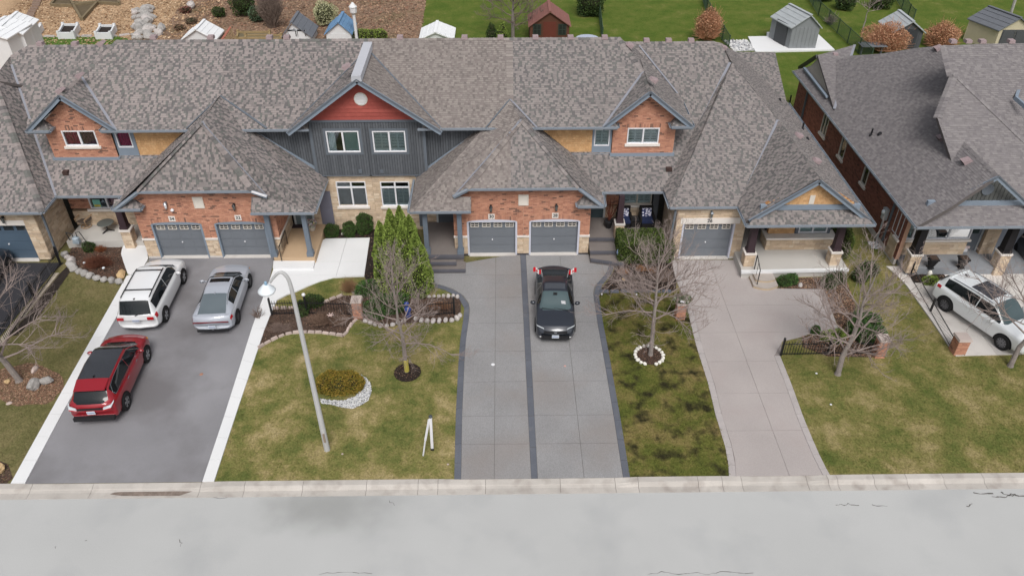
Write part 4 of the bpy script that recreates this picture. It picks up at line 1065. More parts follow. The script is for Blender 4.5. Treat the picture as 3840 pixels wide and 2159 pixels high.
# shingled link walls with a small window in a blue-grey surround
F2 = front(YW+.13)
def link_wall(H, xa, xb, wtl, trimx, left=True):
    w_ = wrect(YW+.13, *wtl); t0, t1 = trimx
    shake_wall(H, F2, [(xa, 4.42), (xb, 4.42), (xb, 6.05), (xa, 6.05)], [(t0, t1, 4.4, 6.1)])
    b = MB(); 
    for q in ((t0, w_[0], 4.42, 6.05), (w_[1], t1, 4.42, 6.05), (w_[0], w_[1], 4.42, w_[2]), (w_[0], w_[1], w_[3], 6.05)): fbox(b, F2, *q, -.1, .035)
    b.build('window_casing', M_trim, H.root)
    window(H, F2, *w_, cols=1, sill=False, inside=('curtain',) if H is H34 else ('shutter',), deep=.04)
    b = MB(); fbox(b, F2, xa-.05, xb+.05, 4.30, 4.42, -.05, .12); b.build('base_flashing', M_trim, H.root)
link_wall(H34, gLx1, X1-.1, ((427, 491), (483, 491), (446, 553), (504, 553)), (gLx1+.02, aty(514, 560, YW).x))
link_wall(H28, X3+.1, gRx0, ((2230, 484), (2288, 484), (2227, 547), (2285, 547)), (aty(2221, 540, YW).x, gRx0-.02))
b = MB(); b.bar((-15.15, 36.05, 4.42), (-14.2, 35.9, 6.1), .06, .26); b.build('apron_trim', M_trim, H34.root)
b = MB(); b.bar((1.55, 36.05, 4.42), (.45, 35.9, 6.1), .06, .26); b.build('apron_trim', M_trim, H28.root)

# centre block: dark upright boards, red clapboard peak, stone below
YC = 35.86; FC = front(YC); FW = front(YW+.1)
wA = wrect(YC, (1218, 491), (1342, 491), (1234, 571), (1355, 571)); wB = wrect(YC, (1394, 491), (1519, 491), (1404, 570), (1525, 570))
zb_ = gz_ = aty(1400, 657, YC).z
xl_, xr_ = -9.62, -3.98
for H, a, c, win, ins in ((H32, xl_, X2, wA, ('drape', 'blind')), (H30, X2, xr_, wB, ('shutter', 'shutter'))):
    board_wall(H, FC, [(a, zb_), (c, zb_), (c, 6.34), (a, 6.34)], [win])
    window(H, FC, *win, sill=False, inside=ins, trim=(.13, M_trimdk), fw=.06)
    b = MB(); fbox(b, FC, a, c, 6.34, 6.46, -.05, .05); b.build('frieze_board', M_trimdk, H.root)
    b = MB(); x = a if H is H32 else c; fbox(b, FC, x-.07, x+.07, zb_, 6.3, -.2, .03); b.build('corner_board', M_trimdk, H.root)
    s_ = (rG.z-6.12)/3.72
    tri = [(a, 6.46), (c, 6.46), (X2, rG.z-.30)] if True else None
    tri = [(X2-3.13, 6.46), (X2, 6.46), (X2, rG.z-.28)] if H is H32 else [(X2, 6.46), (X2+3.18, 6.46), (X2, rG.z-.28)]
    clap_wall(H, FC, tri, [], PAL_RED, M_redback, .195)
    wing = [(X1+.2, 3.3), (a-.0, 3.0), (a, 6.05), (X1+.2, 6.05)] if H is H32 else [(c, 3.0), (X3-.2, 3.3), (X3-.2, 6.05), (c, 6.05)]
    board_wall(H, FW, wing, [])
    b = MB(); fbox(b, FC, a-.05, c+.05, zb_-.03, zb_, -.3, .05); b.build('drip_edge', M_trimdk, H.root)
    for q in ([aty(1352, 642, YC)] if H is H32 else [aty(1432, 642, YC)]):
        b = MB(); fbox(b, FC, q.x-.08, q.x+.08, q.z-.1, q.z+.1, 0, .04); b.build('vent_hood', M_trimdk, H.root)
q = aty(1353, 371, YC); b = MB()
n = 24; ring = [FC(q.x+.33*math.cos(2*math.pi*k/n), q.z+.33*math.sin(2*math.pi*k/n), .0) for k in range(n)]
b.prism(ring, FC.n*.05); GV = b.build('round_vent', M_cream, H32.root)
for k in range(7):
    z = q.z-.24+k*.08; hw = math.sqrt(max(.02, .28**2-(z-q.z)**2)); s = MB(); fbox(s, FC, q.x-hw, q.x+hw, z-.028, z+.028, .05, .062); s.build('slat', M_white, GV)
# apron flashings where the garage hips meet the boards
for H, P in ((H32, [(950, 492), (1060, 560), (1150, 613), (1228, 659)]), (H30, [(1555, 659), (1600, 635), (1700, 563), (1816, 484)])):
    for i in range(3):
        a, c = aty(*P[i], YW-.02), aty(*P[i+1], YW-.02); b = MB(); b.bar(a, c, .05, .17); b.build('apron_flashing', M_trim, H.root)
# stone ground floor
YS = YC+.12; FS = front(YS)
lA = wrect(YS, (1257, 680), (1369, 680), (1273, 772), (1382, 772)); lB = wrect(YS, (1424, 680), (1535, 680), (1435, 772), (1541, 772))
stone_wall(H32, FS, [(-11.3, -.05), (X2, -.05), (X2, zb_-.03), (-11.3, zb_-.03)], [lA]); stone_wall(H30, FS, [(X2, -.05), (-2.35, -.05), (-2.35, zb_-.03), (X2, zb_-.03)], [lB])
tr = .36
window(H32, FS, *lA, transom=tr, inside=('none', 'none')); window(H30, FS, *lB, transom=tr, inside=('shutter', 'shutter'))
# closed shutter boards beside the tan porch, and the entry walls
M_lav = mat('lavender_shutter', srgb(122, 122, 138, .84), .6, .05, 2)
a0, a1 = aty(1207, 720, YS-.03), aty(1258, 720, YS-.03); zt, zb2 = aty(1225, 716, YS).z, aty(1245, 838, YS).z
b = MB(); fbox(b, FS, aty(1222, 780, YS).x-.3, aty(1222, 780, YS).x+.36, zb2, zt, -.02, .06); SHt = b.build('wall_panel', M_lav, H32.root)
for k in range(2):
    b = MB(); z0 = zb2+(zt-zb2)*(.05+.48*k); fbox(b, FS, aty(1222, 780, YS).x-.2, aty(1222, 780, YS).x+.26, z0, z0+(zt-zb2)*.42, .06, .075); b.build('raised_panel', M_lav, SHt)
for H, x0, x1 in ((H34, -23, X1), (H32, X1, X2), (H30, X2, X3), (H28, X3, 8.2)):
    b = MB(); b.box(x0, x1, YW+.35, YW+.5, 0, 4.3); b.build('core_wall', M_interior, H.root)
# ================================================================ porches, the left, end and right-hand houses
M_tan = mat('tan_porch_concrete', srgb(202, 170, 134, .84), .8, .08, .8, .08, 40, .05)
M_porch = mat('grey_porch_concrete', srgb(196, 192, 186, .86), .85, .07, .7, .06, 40, .05)
M_col = mat('blue_grey_column', srgb(114, 126, 140, .86), .5, .05)
M_plum = mat('plum_column', srgb(66, 50, 56, .86), .55, .08)
M_blk = mat('black_column', srgb(30, 28, 32, .86), .5, .08)
M_doorw = mat('white_entry_frame', srgb(206, 212, 214, .8), .5, .04)
def pblock(H, name, P, z0, z1, m): 
    b = MB(); P = [(p[0], p[1], z0) for p in P]
    if area2(P) < 0: P.reverse()
    b.prism(P, (0, 0, z1-z0)); return b.build(name, m, H.root)
def square_column(H, x, y, z0, z1, w_, m, base=True):
    b = MB(); b.box(x-w_/2, x+w_/2, y-w_/2, y+w_/2, z0, z1); c = b.build('porch_column', m, H.root)
    b = MB(); b.box(x-w_*.72, x+w_*.72, y-w_*.72, y+w_*.72, z0+.001, z0+.22); b.box(x-w_*.62, x+w_*.62, y-w_*.62, y+w_*.62, z0+.22, z0+.30); b.build('column_base', m, c)
    b = MB(); b.box(x-w_*.68, x+w_*.68, y-w_*.68, y+w_*.68, z1-.2, z1-.002); b.build('column_capital', m, c)
def taper_column(H, x, y, z0, z1, w0, w1, m):
    b = MB(); q = lambda w_, z: [(x-w_/2, y-w_/2, z), (x+w_/2, y-w_/2, z), (x+w_/2, y+w_/2, z), (x-w_/2, y+w_/2, z)]
    b.hexa(q(w0, z0)+q(w1, z1)); c = b.build('porch_column', m, H.root)
    b = MB(); b.hexa(q(w0+.06, z0-.001)+q(w0+.05, z0+.14)); b.build('column_base', m, c)
def stone_pier(H, x, y, z0, z1, w_, capm=None, cw=.08):
    P = []
    for F, u in ((Fr((0, y-w_/2, 0), (1, 0, 0), (0, -1, 0)), x), (Fr((x+w_/2, 0, 0), (0, 1, 0), (1, 0, 0)), y), (Fr((x-w_/2, 0, 0), (0, 1, 0), (-1, 0, 0)), y)):
        p = [(u-w_/2, z0), (u+w_/2, z0), (u+w_/2, z1), (u-w_/2, z1)]
        courses(H, 'stone_block', F, p, [], (.10, .16), (.2, .42), .012, .012, (4, 3, 3, 1.5), None, .004)
    b = MB(); b.box(x-w_/2, x+w_/2, y-w_/2, y+w_/2, z0, z1); c = b.build('porch_pier', M_mortar_st, H.root)
    b = MB(); b.box(x-w_/2-cw/2, x+w_/2+cw/2, y-w_/2-cw/2, y+w_/2+cw/2, z1, z1+.09); b.build('pier_cap', capm or M_band_, c)
def entry_door(H, F, u0, u1, z0, z1, m, glass=True):
    b = MB(); fbox(b, F, u0-.1, u0, z0, z1+.1, -.02, .05); fbox(b, F, u1, u1+.1, z0, z1+.1, -.02, .05); fbox(b, F, u0, u1, z1, z1+.1, -.02, .05); D = b.build('entry_frame', M_doorw, H.root)
    b = MB(); fbox(b, F, u0, u1, z0, z1, -.02, .02); b.build('front_door', m, D)
    if glass: b = MB(); fbox(b, F, u0+.15, u1-.15, z0+(z1-z0)*.5, z1-.15, .02, .03); b.build('pane', mat('door_glass', (.03, .05, .05), .1, 0, spec=.7), D)

# ---- 32: tan porch
ty = [at(*p, .36) for p in ((1110, 834), (1222, 836), (1181, 967), (1027, 966))]
pblock(H32, 'porch_floor', [ty[0], (ty[1].x, YS, 0), ty[1], ty[2], ty[3], (ty[3].x+.25, YS, 0)], -.05, .36, M_tan)
sp = [at(1026, 978, .18), at(1180, 978, .18), at(1175, 1003, .18), at(1023, 1003, .18)]
pblock(H32, 'porch_step', sp, -.05, .19, M_conc)
for p in ((1033, 963), (1168, 962)): q = at(*p, .36); square_column(H32, q.x-.05, q.y+.13, .36, ZL-.12, .23, M_col)
FR = side(xB, 1)                                            # right wall of the garage block seen along the tan porch
brick_wall(H32, FR, [(YG, 1.2), (YS, 1.2), (YS, 3.1), (YG, 3.1)]); stone_wall(H32, FR, [(YG, .3), (YS, .3), (YS, 1.1), (YG, 1.1)])
b = MB(); fbox(b, FR, YG, YS, 1.1, 1.2, -.05, .05); b.build('stone_band', M_band_, H32.root)
entry_door(H32, FS, -11.2, -10.3, .36, 2.5, mat('sage_door', srgb(110, 126, 130), .5, .05))
b = MB(); b.box(xB, -9.2, 32.75, YS, ZL-.14, ZL-.10); b.build('soffit', M_soffit, H32.root)
# ---- 30: aggregate porch with two slate-edged steps
M_slate = mat('slate_edge', srgb(92, 92, 100, .86), .7, .12, 2, .1, 30)
M_aggd = mat('brown_aggregate', srgb(128, 120, 116, .86), .9, .1, 1, .2, 45, .15)
pf = [at(*p, .45) for p in ((1600, 962), (1738, 962))]
yb0 = pf[0].y
pblock(H30, 'porch_floor', [(pf[0].x, yb0, 0), (pf[1].x, yb0, 0), (-2.4, 35.98, 0), (-4.2, 35.98, 0)], -.05, .45, M_aggd)
pblock(H30, 'porch_edge', [(pf[0].x-.03, yb0-.06, 0), (pf[1].x+.03, yb0-.06, 0), (pf[1].x+.03, yb0+.14, 0), (pf[0].x-.03, yb0+.14, 0)], .33, .462, M_slate)
for (a, c, y1, z) in (((1616, 970), (1710, 988), .30, .30), ((1604, 995), (1744, 1015), .15, .15)):
    A, Cc = at(*a, z), at(*c, z); pblock(H30, 'porch_step', [(A.x, yb0, 0), (Cc.x, yb0, 0), (Cc.x, Cc.y, 0), (A.x, Cc.y, 0)], -.05, z-.03, M_aggd)
    pblock(H30, 'step_edge', [(A.x-.02, Cc.y-.04, 0), (Cc.x+.02, Cc.y-.04, 0), (Cc.x+.02, Cc.y+.14, 0), (A.x-.02, Cc.y+.14, 0)], z-.08, z+.006, M_slate)
for p in ((1603, 953), (1728, 953)): q = at(*p, .46); square_column(H30, q.x, q.y+.12, .46, ZL-.12, .23, M_col)
entry_door(H30, front(35.95), -3.55, -2.75, .45, 2.45, mat('slate_door', srgb(88, 96, 104), .5, .05))
FR = side(xC, -1)
b = MB(); b.box(-4.6, xC, 32.75, YS, ZL-.14, ZL-.10); b.build('soffit', M_soffit, H30.root)
b = MB(); fbox(b, FS, aty(1575, 800, YS).x-.05, aty(1575, 800, YS).x+.22, .2, 2.9, .0, .06); b.build('wall_panel', M_trimdk, H30.root)
# ---- 34: porch with stone wall, picture window, pier
p34 = [at(*p, .4) for p in ((276, 905), (490, 908))]
yf = p34[0].y
pblock(H34, 'porch_floor', [(-22.9, yf, 0), (p34[1].x+.6, yf, 0), (p34[1].x+.6, YW+.1, 0), (-22.9, YW+.1, 0)], -.05, .4, M_porch)
FP = front(YW+.02)
win = wrect(YW+.02, (330, 738), (465, 738), (340, 780), (470, 780)); win = (win[0], win[1], win[2], 2.75)
stone_wall(H34, FP, [(-23, .4), (xA+.1, .4), (xA+.1, win[2]-.16), (-23, win[2]-.16)])
b = MB(); fbox(b, FP, win[0]-.2, win[1]+.2, win[2]-.16, win[2]-.02, -.05, .10); b.build('stone_band', M_band_, H34.root)
brick_wall(H34, FP, [(-23, win[2]-.02), (win[0]-.02, win[2]-.02), (win[0]-.02, 3.2), (-23, 3.2)]); brick_wall(H34, FP, [(win[1]+.02, win[2]-.02), (xA+.1, win[2]-.02), (xA+.1, 3.2), (win[1]+.02, 3.2)])
W = window(H34, FP, *win, cols=2, sill=False, inside=('none', 'dark_curtain'))
q = aty(365, 762, YW+.1); b = MB(); fbox(b, FP, q.x-.2, q.x+.2, q.z-.2, q.z+.25, -.03, -.02); 
PM_ = b.build('window_picture', mat('turquoise_picture', srgb(120, 196, 180), .5, .1), W)
b = MB(); fbox(b, FP, q.x-.16, q.x+.16, q.z-.18, q.z-.05, -.019, -.015); b.build('picture_motif', mat('yellow_motif', srgb(210, 190, 80), .5, .2, 8), PM_)
q = at(462, 905, .0); stone_pier(H34, -19.55, 34.42, .0, 1.12, .5); taper_column(H34, -19.6, 34.42, 1.21, ZL-.1, .36, .27, M_plum)
b = MB(); b.box(V36b.x, xA, 34.4, YW, ZL-.14, ZL-.10); b.build('soffit', M_soffit, H34.root)
pblock(H34, 'entry_path', px((492, 912), (548, 912), (553, 938), (557, 975), (532, 1020), (520, 1038), (494, 1038), (480, 1030), (466, 990), (456, 958), (459, 940), (472, 910)), -.05, .10, M_conc)
# ---- 28: entry, porch, pier, window, dark panelled return
fl28 = .62
x28 = gx(2204); 
pblock(H28, 'porch_floor', [(x28+.02, 33.9, 0), (8.2, 33.9, 0), (8.2, YW, 0), (x28+.02, YW, 0)], -.05, fl28, M_aggd)
xs1 = 6.02
for k, (yy, z) in enumerate(((33.9, fl28), (33.42, .42), (32.95, .22))):
    y2 = (33.45, 33.0, 32.62)[k]
    if k: pblock(H28, 'porch_step', [(x28+.05, y2, 0), (xs1, y2-(.45 if k == 2 else 0), 0), (xs1, yy+.45, 0), (x28+.05, yy+.45, 0)], -.05, z, M_aggd)
    pblock(H28, 'step_edge', [(x28+.05, y2-.05 if k else 33.86, 0), (xs1, (y2-(.5 if k == 2 else .05)) if k else 33.86, 0), (xs1, (y2-(.34 if k == 2 else -.1)) if k else 34.02, 0), (x28+.05, y2+.11 if k else 34.02, 0)], z-.1, z+.008, M_slate)
wp = wrect(YW+.02, (2335, 722), (2444, 722), (2335, 765), (2444, 765)); wp = (wp[0], wp[1], wp[2], 2.85)
FQ = front(YW+.02)
stone_wall(H28, FQ, [(x28, fl28), (8.2, fl28), (8.2, wp[2]-.16), (x28, wp[2]-.16)])
b = MB(); fbox(b, FQ, wp[0]-.15, wp[1]+.15, wp[2]-.16, wp[2]-.02, -.05, .1); b.build('stone_band', M_band_, H28.root)
brick_wall(H28, FQ, [(x28, wp[2]-.02), (wp[0]-.02, wp[2]-.02), (wp[0]-.02, 3.2), (x28, 3.2)]); window(H28, FQ, *wp, sill=False, inside=('shutter', 'shutter'), frame=M_cream)
entry_door(H28, FQ, x28+.12, x28+1.0, fl28, 2.6, mat('dark_teal_door', srgb(64, 80, 86), .5, .05))
board_wall(H28, Fr((0, YW-.25, 0), (1, 0, 0), (0, -1, 0)), [(aty(2446, 780, YW-.25).x, fl28), (8.2, fl28), (8.2, 3.1), (aty(2446, 780, YW-.25).x, 3.1)], [], .3)
q = at(2308, 868, fl28); stone_pier(H28, 5.93, 34.2, .2, 1.4, .45, M_concw); taper_column(H28, 5.93, 34.2, 1.49, ZL-.1, .32, .26, M_plum)
b = MB(); b.box(x28, 8.2, 34.4, YW, ZL-.14, ZL-.10); b.build('soffit', M_soffit, H28.root)

# ---- 36: left end
C36 = at(158, 796, ZL); P36 = [C36, V36b, V36t]
hip = [onp(160, 792, P36), onp(116, 675, P36), onp(62, 539, P36), onp(12, 400, P36), onp(0, 372, P36)]
dirh = (onp(0, 372, P36)-C36).normalized(); hipT = C36+dirh*((V36t.z-ZL)/dirh.z)
roof_face(H36, [C36, V36b, V36t, onp(40, 211, P36), hipT], **KA)
roof_face(H36, [C36, hipT, (hipT.x-9, hipT.y, hipT.z), (C36.x-16, C36.y, ZL)], **KA)
ridge(H36, C36, hipT, (0, -1, -.7), (1, 0, -.8)); valley(H36, V36b, V36t, .16)
H36.deck.prism([hipT, (hipT.x-9, hipT.y, hipT.z), (hipT.x-9, hipT.y+7, 3), (hipT.x+5, hipT.y+7, 3)], (0, 0, -.15))
gutter(H36, (C36.x-14, C36.y-.02, ZL), (C36.x, C36.y-.02, ZL), (0, -1, 0)); gutter(H36, C36+Vector((.02, 0, 0)), V36b+Vector((.02, 0, 0)), (1, 0, 0))
q = aty(15, 211, 40.3)
xw = at(196, 975).x; F36 = front(33.29)
d36 = (xw-.62-2.6, xw-.62)
for k, wll in enumerate([(F36, [(xw-14, .05), (xw, .05), (xw, 3.02), (xw-14, 3.02)], [(d36[0], d36[1], -.1, 2.12)])]): stone_wall(H36, *wll)
stone_wall(H36, side(xw, 1), [(33.29, .05), (YW, .05), (YW, 3.05), (33.29, 3.05)])
M_blue = mat('navy_garage_door', srgb(80, 100, 120, .86), .5, .06, 1, .05, 50)
garage_door(H36, F36, d36[0], d36[1], 2.12, m=M_blue, trimm=M_blue, arch=0, wins='dark', tw=.02)
b = MB(); fbox(b, F36, d36[0]-.25, d36[1]+.04, 2.12, 2.42, -.05, .03); b.build('lintel', M_band_, H36.root)
q = aty(14, 816, 33.29); lantern(H36, F36, q.x, q.z-.05)
downspout(H36, [aty(158, 806, 33.2), aty(217, 957, 33.2)], .09)
b = MB(); b.box(xw-14, xw-.2, 33.5, 40, 2.9, 3.0); b.build('garage_ceiling', M_interior, H36.root)

# ---- 26: end house
XE0, XE1, YF26, YG26 = 8.1, 17.45, 32.83, 32.97
PR26 = [(XE1, 31.1, ZL), (XE1, 40, ZL), (14.46, 31.1, 5.4)]
PL26 = [(XE0, YF26, ZL), V28b, V28t]
PF26 = [(XE0, YF26, ZL), (11.45, YF26, ZL), onp(2918, 452, PR26)]
T26 = onp(2745, 240, PF26); R26t, R26v = onp(2705, 163, PR26), onp(2764, 200, PR26); bend = onp(2968, 399, PR26)
H26p = onp(2745, 240, PR26); G26t = onp(2918, 452, PR26); ap = Vector((14.46, 31.45, 5.40))
roof_face(H26, [(XE0, YF26, ZL), T26, V28t, V28b], **KD)
roof_face(H26, [(XE0, YF26, ZL), (11.45, YF26, ZL), G26t, T26], **KD)
roof_face(H26, [(XE1, 31.45, ZL), (XE1, bend.y, ZL), G26t, (ap.x, 31.45, ap.z)], wts=(5, 4, 1, 1)); roof_face(H26, [G26t, bend, R26v, R26t, H26p], wts=(5, 4, 1, 1))
PLw = [(11.45, 31.1, ZL), (11.45, 33, ZL), ap]
roof_face(H26, [(11.45, 31.45, ZL), (ap.x, 31.45, ap.z), G26t, (11.45, 33.0, ZL)], **KD)
ridge(H26, ap+Vector((0, .05, 0)), G26t, (-1, 0, -.75), (1, 0, -.75)); ridge(H26, G26t, H26p, (0, -1, -.75), (1, 0, -.75)); ridge(H26, H26p, R26t, (0, -1, -.75), (1, 0, -.75))
ridge(H26, (XE0, YF26, ZL), T26, (-1, 0, -1), (0, -1, -.75), .13); valley(H26, (11.47, YF26, ZL), G26t, .16); valley(H26, V28b, V28t, .14)
BP = [(17.4, 44.3, 3.3), (17.4, 48.8, 5.05), (10, 48.8, 5.05)]
q4 = [onp(2950, 386, BP), onp(2907, 197, BP), onp(2790, 195, BP), onp(2755, 196, BP)]
roof_face(H26, [q4[0], q4[1], q4[2], q4[3], (q4[3].x, 44.3, 3.3)], **KD)
# skirt roof and gable
Fg = front(31.72)
roof_face(H26, [(11.45, 31.12, ZL), (XE1, 31.12, ZL), (XE1-.75, 31.72, ZL+.50), (12.2, 31.72, ZL+.50)], **KD)
shake_wall(H26, Fg, [(12.35, 3.92), (16.57, 3.92), (14.46, 5.28)])
b = MB(); fbox(b, Fg, 12.1, 16.82, 3.66, 3.92, -.1, .08); b.build('frieze_board', M_trim, H26.root)
b = MB(); fbox(b, Fg, 14.46-.12, 14.46+.12, 3.95, 4.42, -.01, .035); b.build('gable_vent', M_cream, H26.root)
rake(H26, (11.62, 31.43, 3.29), ap+Vector((0, -.02, .0)), .22); rake(H26, ap+Vector((0, -.02, .0)), (XE1-.17, 31.43, 3.29), .22)
for x in (11.62, XE1-.17): b = MB(); b.prism([(x, 31.45, 3.1), (14.46, 31.45, 5.2), (14.46, 31.72, 5.2), (x, 31.72, 3.1)], (0, 0, -.02)); b.build('soffit', M_soffit, H26.root)
gutter(H26, (XE0, YF26-.02, ZL), (11.45, YF26-.02, ZL), (0, -1, 0)); gutter(H26, (11.43, YF26, ZL), (11.43, 31.12, ZL), (-1, 0, 0)); gutter(H26, (11.4, 31.1, ZL), (XE1+.05, 31.1, ZL), (0, -1, 0)); gutter(H26, (XE0-.02, 34.33, ZL), (XE0-.02, YF26, ZL), (-1, 0, 0)); gutter(H26, (XE1+.02, 31.1, ZL), (XE1+.02, bend.y, ZL), (1, 0, 0))
for p, Y in (((2706, 181), None), ((2988, 511), None), ((3055, 606), None)): roof_vent(H26, onp(*p, PR26)+Vector((.05, 0, .02)), (1, 0, -.75), .34)
plumbing(H26, onp(3009, 485, PR26), .4); plumbing(H26, onp(3027, 522, PR26), .12, .06); plumbing(H26, onp(2923, 377, PR26), .12, .06)
q = onp(2508, 637, PP); b = MB(); b.box(q.x-.15, q.x+.15, q.y-.12, q.y+.12, q.z-.05, q.z+.12); b.build('roof_vent', M_ventd, H28.root)
q = onp(249, 651, PP); b = MB(); b.box(q.x-.13, q.x+.13, q.y-.12, q.y+.12, q.z-.05, q.z+.16); b.build('roof_vent', M_ventd, H34.root)
F26 = front(YG26); gx26 = lambda p: aty(p, 968, YG26).x
d26 = (gx26(2541), gx26(2733)); xl26, xr26 = gx26(2517), gx26(2752)+.25
stone_wall(H26, F26, [(xl26, .12), (xr26, .12), (xr26, 3.02), (xl26, 3.02)], [(d26[0], d26[1], -.1, 2.1)])
stone_wall(H26, side(xl26, -1), [(YG26, .12), (YW, .12), (YW, 3.02), (YG26, 3.02)])
garage_door(H26, F26, d26[0], d26[1], 2.1, trimm=M_lilac, arch=0)
b = MB(); fbox(b, F26, d26[0]-.12, d26[1]+.2, 2.1, 2.44, -.05, .03); lt = b.build('lintel', M_band_, H26.root)
text(H26, '26', F26, aty(2663, 820, YG26).x, 2.27, .27, mat('number_ink', srgb(52, 60, 66), .6, 0), .034, lt)
q = aty(2667, 800, YG26); lantern(H26, F26, q.x, q.z, M_silver)
for p, q_ in subtract(xl26, xr26, [d26]): b = MB(); fbox(b, F26, p, q_, -.05, .12, -.1, .03); b.build('plinth', M_concw, H26.root)
downspout(H26, [aty(2534, 790, YG26-.06), aty(2513, 900, YG26-.06)], .1)
b = MB(); b.box(xl26+.2, xr26, YG26+.4, YG26+.45, 0, 2.9); b.box(xl26+.2, 16.9, YG26+.3, 43, 2.95, 3.05); b.build('garage_interior', M_interior, H26.root)
# porch of 26
po = [at(*p, .42) for p in ((2752, 938), (2783, 1017), (3150, 1009))]
pblock(H26, 'porch_floor', [(xr26, po[0].y+2.2, 0), (xr26, YG26, 0), (po[0].x, po[0].y, 0), po[1], (17.0, po[2].y, 0), (17.0, YG26+2.2, 0)], -.05, .42, M_porch)
pblock(H26, 'porch_edge', [(po[1].x-.04, po[1].y-.06, 0), (17.03, po[2].y-.06, 0), (17.03, po[2].y+.10, 0), (po[1].x-.04, po[1].y+.1, 0)], .30, .43, M_conc)
bw = at(2868, 937, .42); bw2 = at(3117, 935, .42); ybw = bw.y; Fb = front(ybw)
zc = aty(2990, 889, ybw).z
stone_wall(H26, Fb, [(bw.x, .42), (bw2.x, .42), (bw2.x, zc-.1), (bw.x, zc-.1)]); stone_wall(H26, side(bw.x, -1), [(ybw, .42), (ybw+1.0, .42), (ybw+1.0, zc-.1), (ybw, zc-.1)])
b = MB(); b.box(bw.x-.08, bw2.x+.1, ybw-.10, ybw+.9, zc-.1, zc); b.build('stone_band', M_band_, H26.root)
Fw2 = front(ybw+.35); wb = (aty(2995, 860, ybw+.35).x, aty(3102, 860, ybw+.35).x, zc+.04, 2.75)
shake_wall(H26, Fw2, [(bw.x+.1, zc), (wb[0]-.2, zc), (wb[0]-.2, 3.0), (bw.x+.1, 3.0)])
window(H26, Fw2, *wb, sill=False, inside=('blind', 'blind'), trim=(.16, M_trimdk))
b = MB(); b.box(bw.x+.05, 16.85, ybw+.7, ybw+.9, zc, 3.0); b.box(xr26+.02, 16.9, YG26+2.3, YG26+2.4, .4, 3); b.build('core_wall', M_interior, H26.root)
entry_door(H26, front(YG26+2.25), xr26+.5, xr26+1.3, .42, 2.5, M_black)
q = at(2806, 1000, .42); stone_pier(H26, q.x, q.y+.26, .42, 1.12, .5); taper_column(H26, q.x, q.y+.26, 1.21, ZL-.1, .36, .27, M_plum)
q = at(3126, 995, .42); stone_pier(H26, q.x, q.y+.26, -.02, 1.12, .5); taper_column(H26, q.x, q.y+.26, 1.21, ZL-.1, .36, .27, M_plum)
b = MB(); b.box(11.5, 17.35, 31.2, 36, ZL-.14, ZL-.10); b.build('soffit', M_soffit, H26.root)
M_step = mat('tan_step_stone', srgb(190, 168, 140), .9, .1, 3, .1, 40, .1); M_steptop = mat('grey_step_top', srgb(176, 166, 158), .9, .08, 2, .1, 40)
def arc_step(H, p0, p1, z, sag):
    a, c = at(*p0, z), at(*p1, z); d = Vector((c.x-a.x, 0, 0)); P = [(a.x, po[1].y+.05), (c.x, po[1].y+.05)]
    for k in range(9): t = 1-k/8; P.append((a.x+d.x*t, a.y-sag*math.sin(math.pi*t)))
    s = pblock(H, 'porch_step', P, -.05, z-.05, M_step); pblock(H, 'step_tread', P, z-.05, z, M_steptop)
arc_step(H26, (2834, 1046), (2908, 1046), .30, .12); arc_step(H26, (2826, 1070), (2920, 1074), .16, .22)

# ---- 24: detached house on the right
XL, Y24, YB24 = 19.38, 30.88, 50.2
P24 = [(XL, 31, ZL), (XL, 40, ZL), (XL+4, 31, ZL+3.0)]
ap24 = Vector((22.6, 31.4, ZL+.75*(22.6-XL)))
g24 = onp(3523, 446, P24); k24 = onp(3566, 282, P24); j24 = onp(3540, 172, P24); n24 = onp(3440, 181, P24); o24 = onp(3300, 203, P24); m24 = onp(3190, 210, P24); dv = onp(3127, 415, P24)
roof_face(H24, [(XL, Y24, ZL), (ap24.x-1.9, Y24+.1, ZL+.75*(3.22-1.9)), ap24, g24, (XL, 36, ZL)], **KE)
roof_face(H24, [g24, k24, j24, n24, o24, m24, dv, (XL, YB24-6, ZL), (XL+.3, 40, ZL+.22)], **KE) if False else None
for tri in ([g24, k24, j24, dv], [j24, n24, o24, m24, dv], [g24, dv, (XL, 44, ZL), (XL, 36, ZL)], [dv, m24, (XL, YB24, ZL), (XL, 44, ZL)]): roof_face(H24, tri, **KE)
ridge(H24, ap24, g24, (-1, 0, -.75), (1, 0, -.75)); ridge(H24, g24, k24, (-1, 0, -.75), (.3, -1, -.4))
# left gable dormer with its cream end wall
w1, w2, w3 = onp(2996, 256, P24), onp(3073, 215, P24), onp(3104, 372, P24)
dwl = [onp(3020, 262, P24), onp(3106, 372, P24)]
e0, e1 = dwl
apx = atx(3073, 214, e0.x+.35)
b = MB(); b.face([e0+Vector((.1, 0, 0)), e1+Vector((.1, 0, 0)), apx]); b.face([e1+Vector((.1, 0, 0)), e0+Vector((.1, 0, 0)), apx]); b.build('dormer_wall', mat('cream_stucco', srgb(216, 208, 196), .9, .05), H24.root)
rb = atx(3194, 210, apx.x+2.9); rb.z = apx.z
A1, A2, A3 = apx+Vector((-.15, 0, .1)), rb+Vector((0, 0, .1)), dv+Vector((0, 0, .05)); PD = [A1, A2, A3]
roof_face(H24, [A1, A2, A3], thick=.1, **KE)
valley(H24, dv+Vector((0, 0, .08)), rb+Vector((0, 0, .08)), .16)
b = MB(); b.bar(apx+Vector((-.18, .0, .02)), apx+Vector((-.3, 2.2, -1.6)), .1, .25); b.build('fascia_board', M_black, H24.root)
b = MB(); b.bar(e0+Vector((-.1, 0, .12)), e1+Vector((-.1, 0, .12)), .16, .10); b.build('frieze_board', M_trim, H24.root)
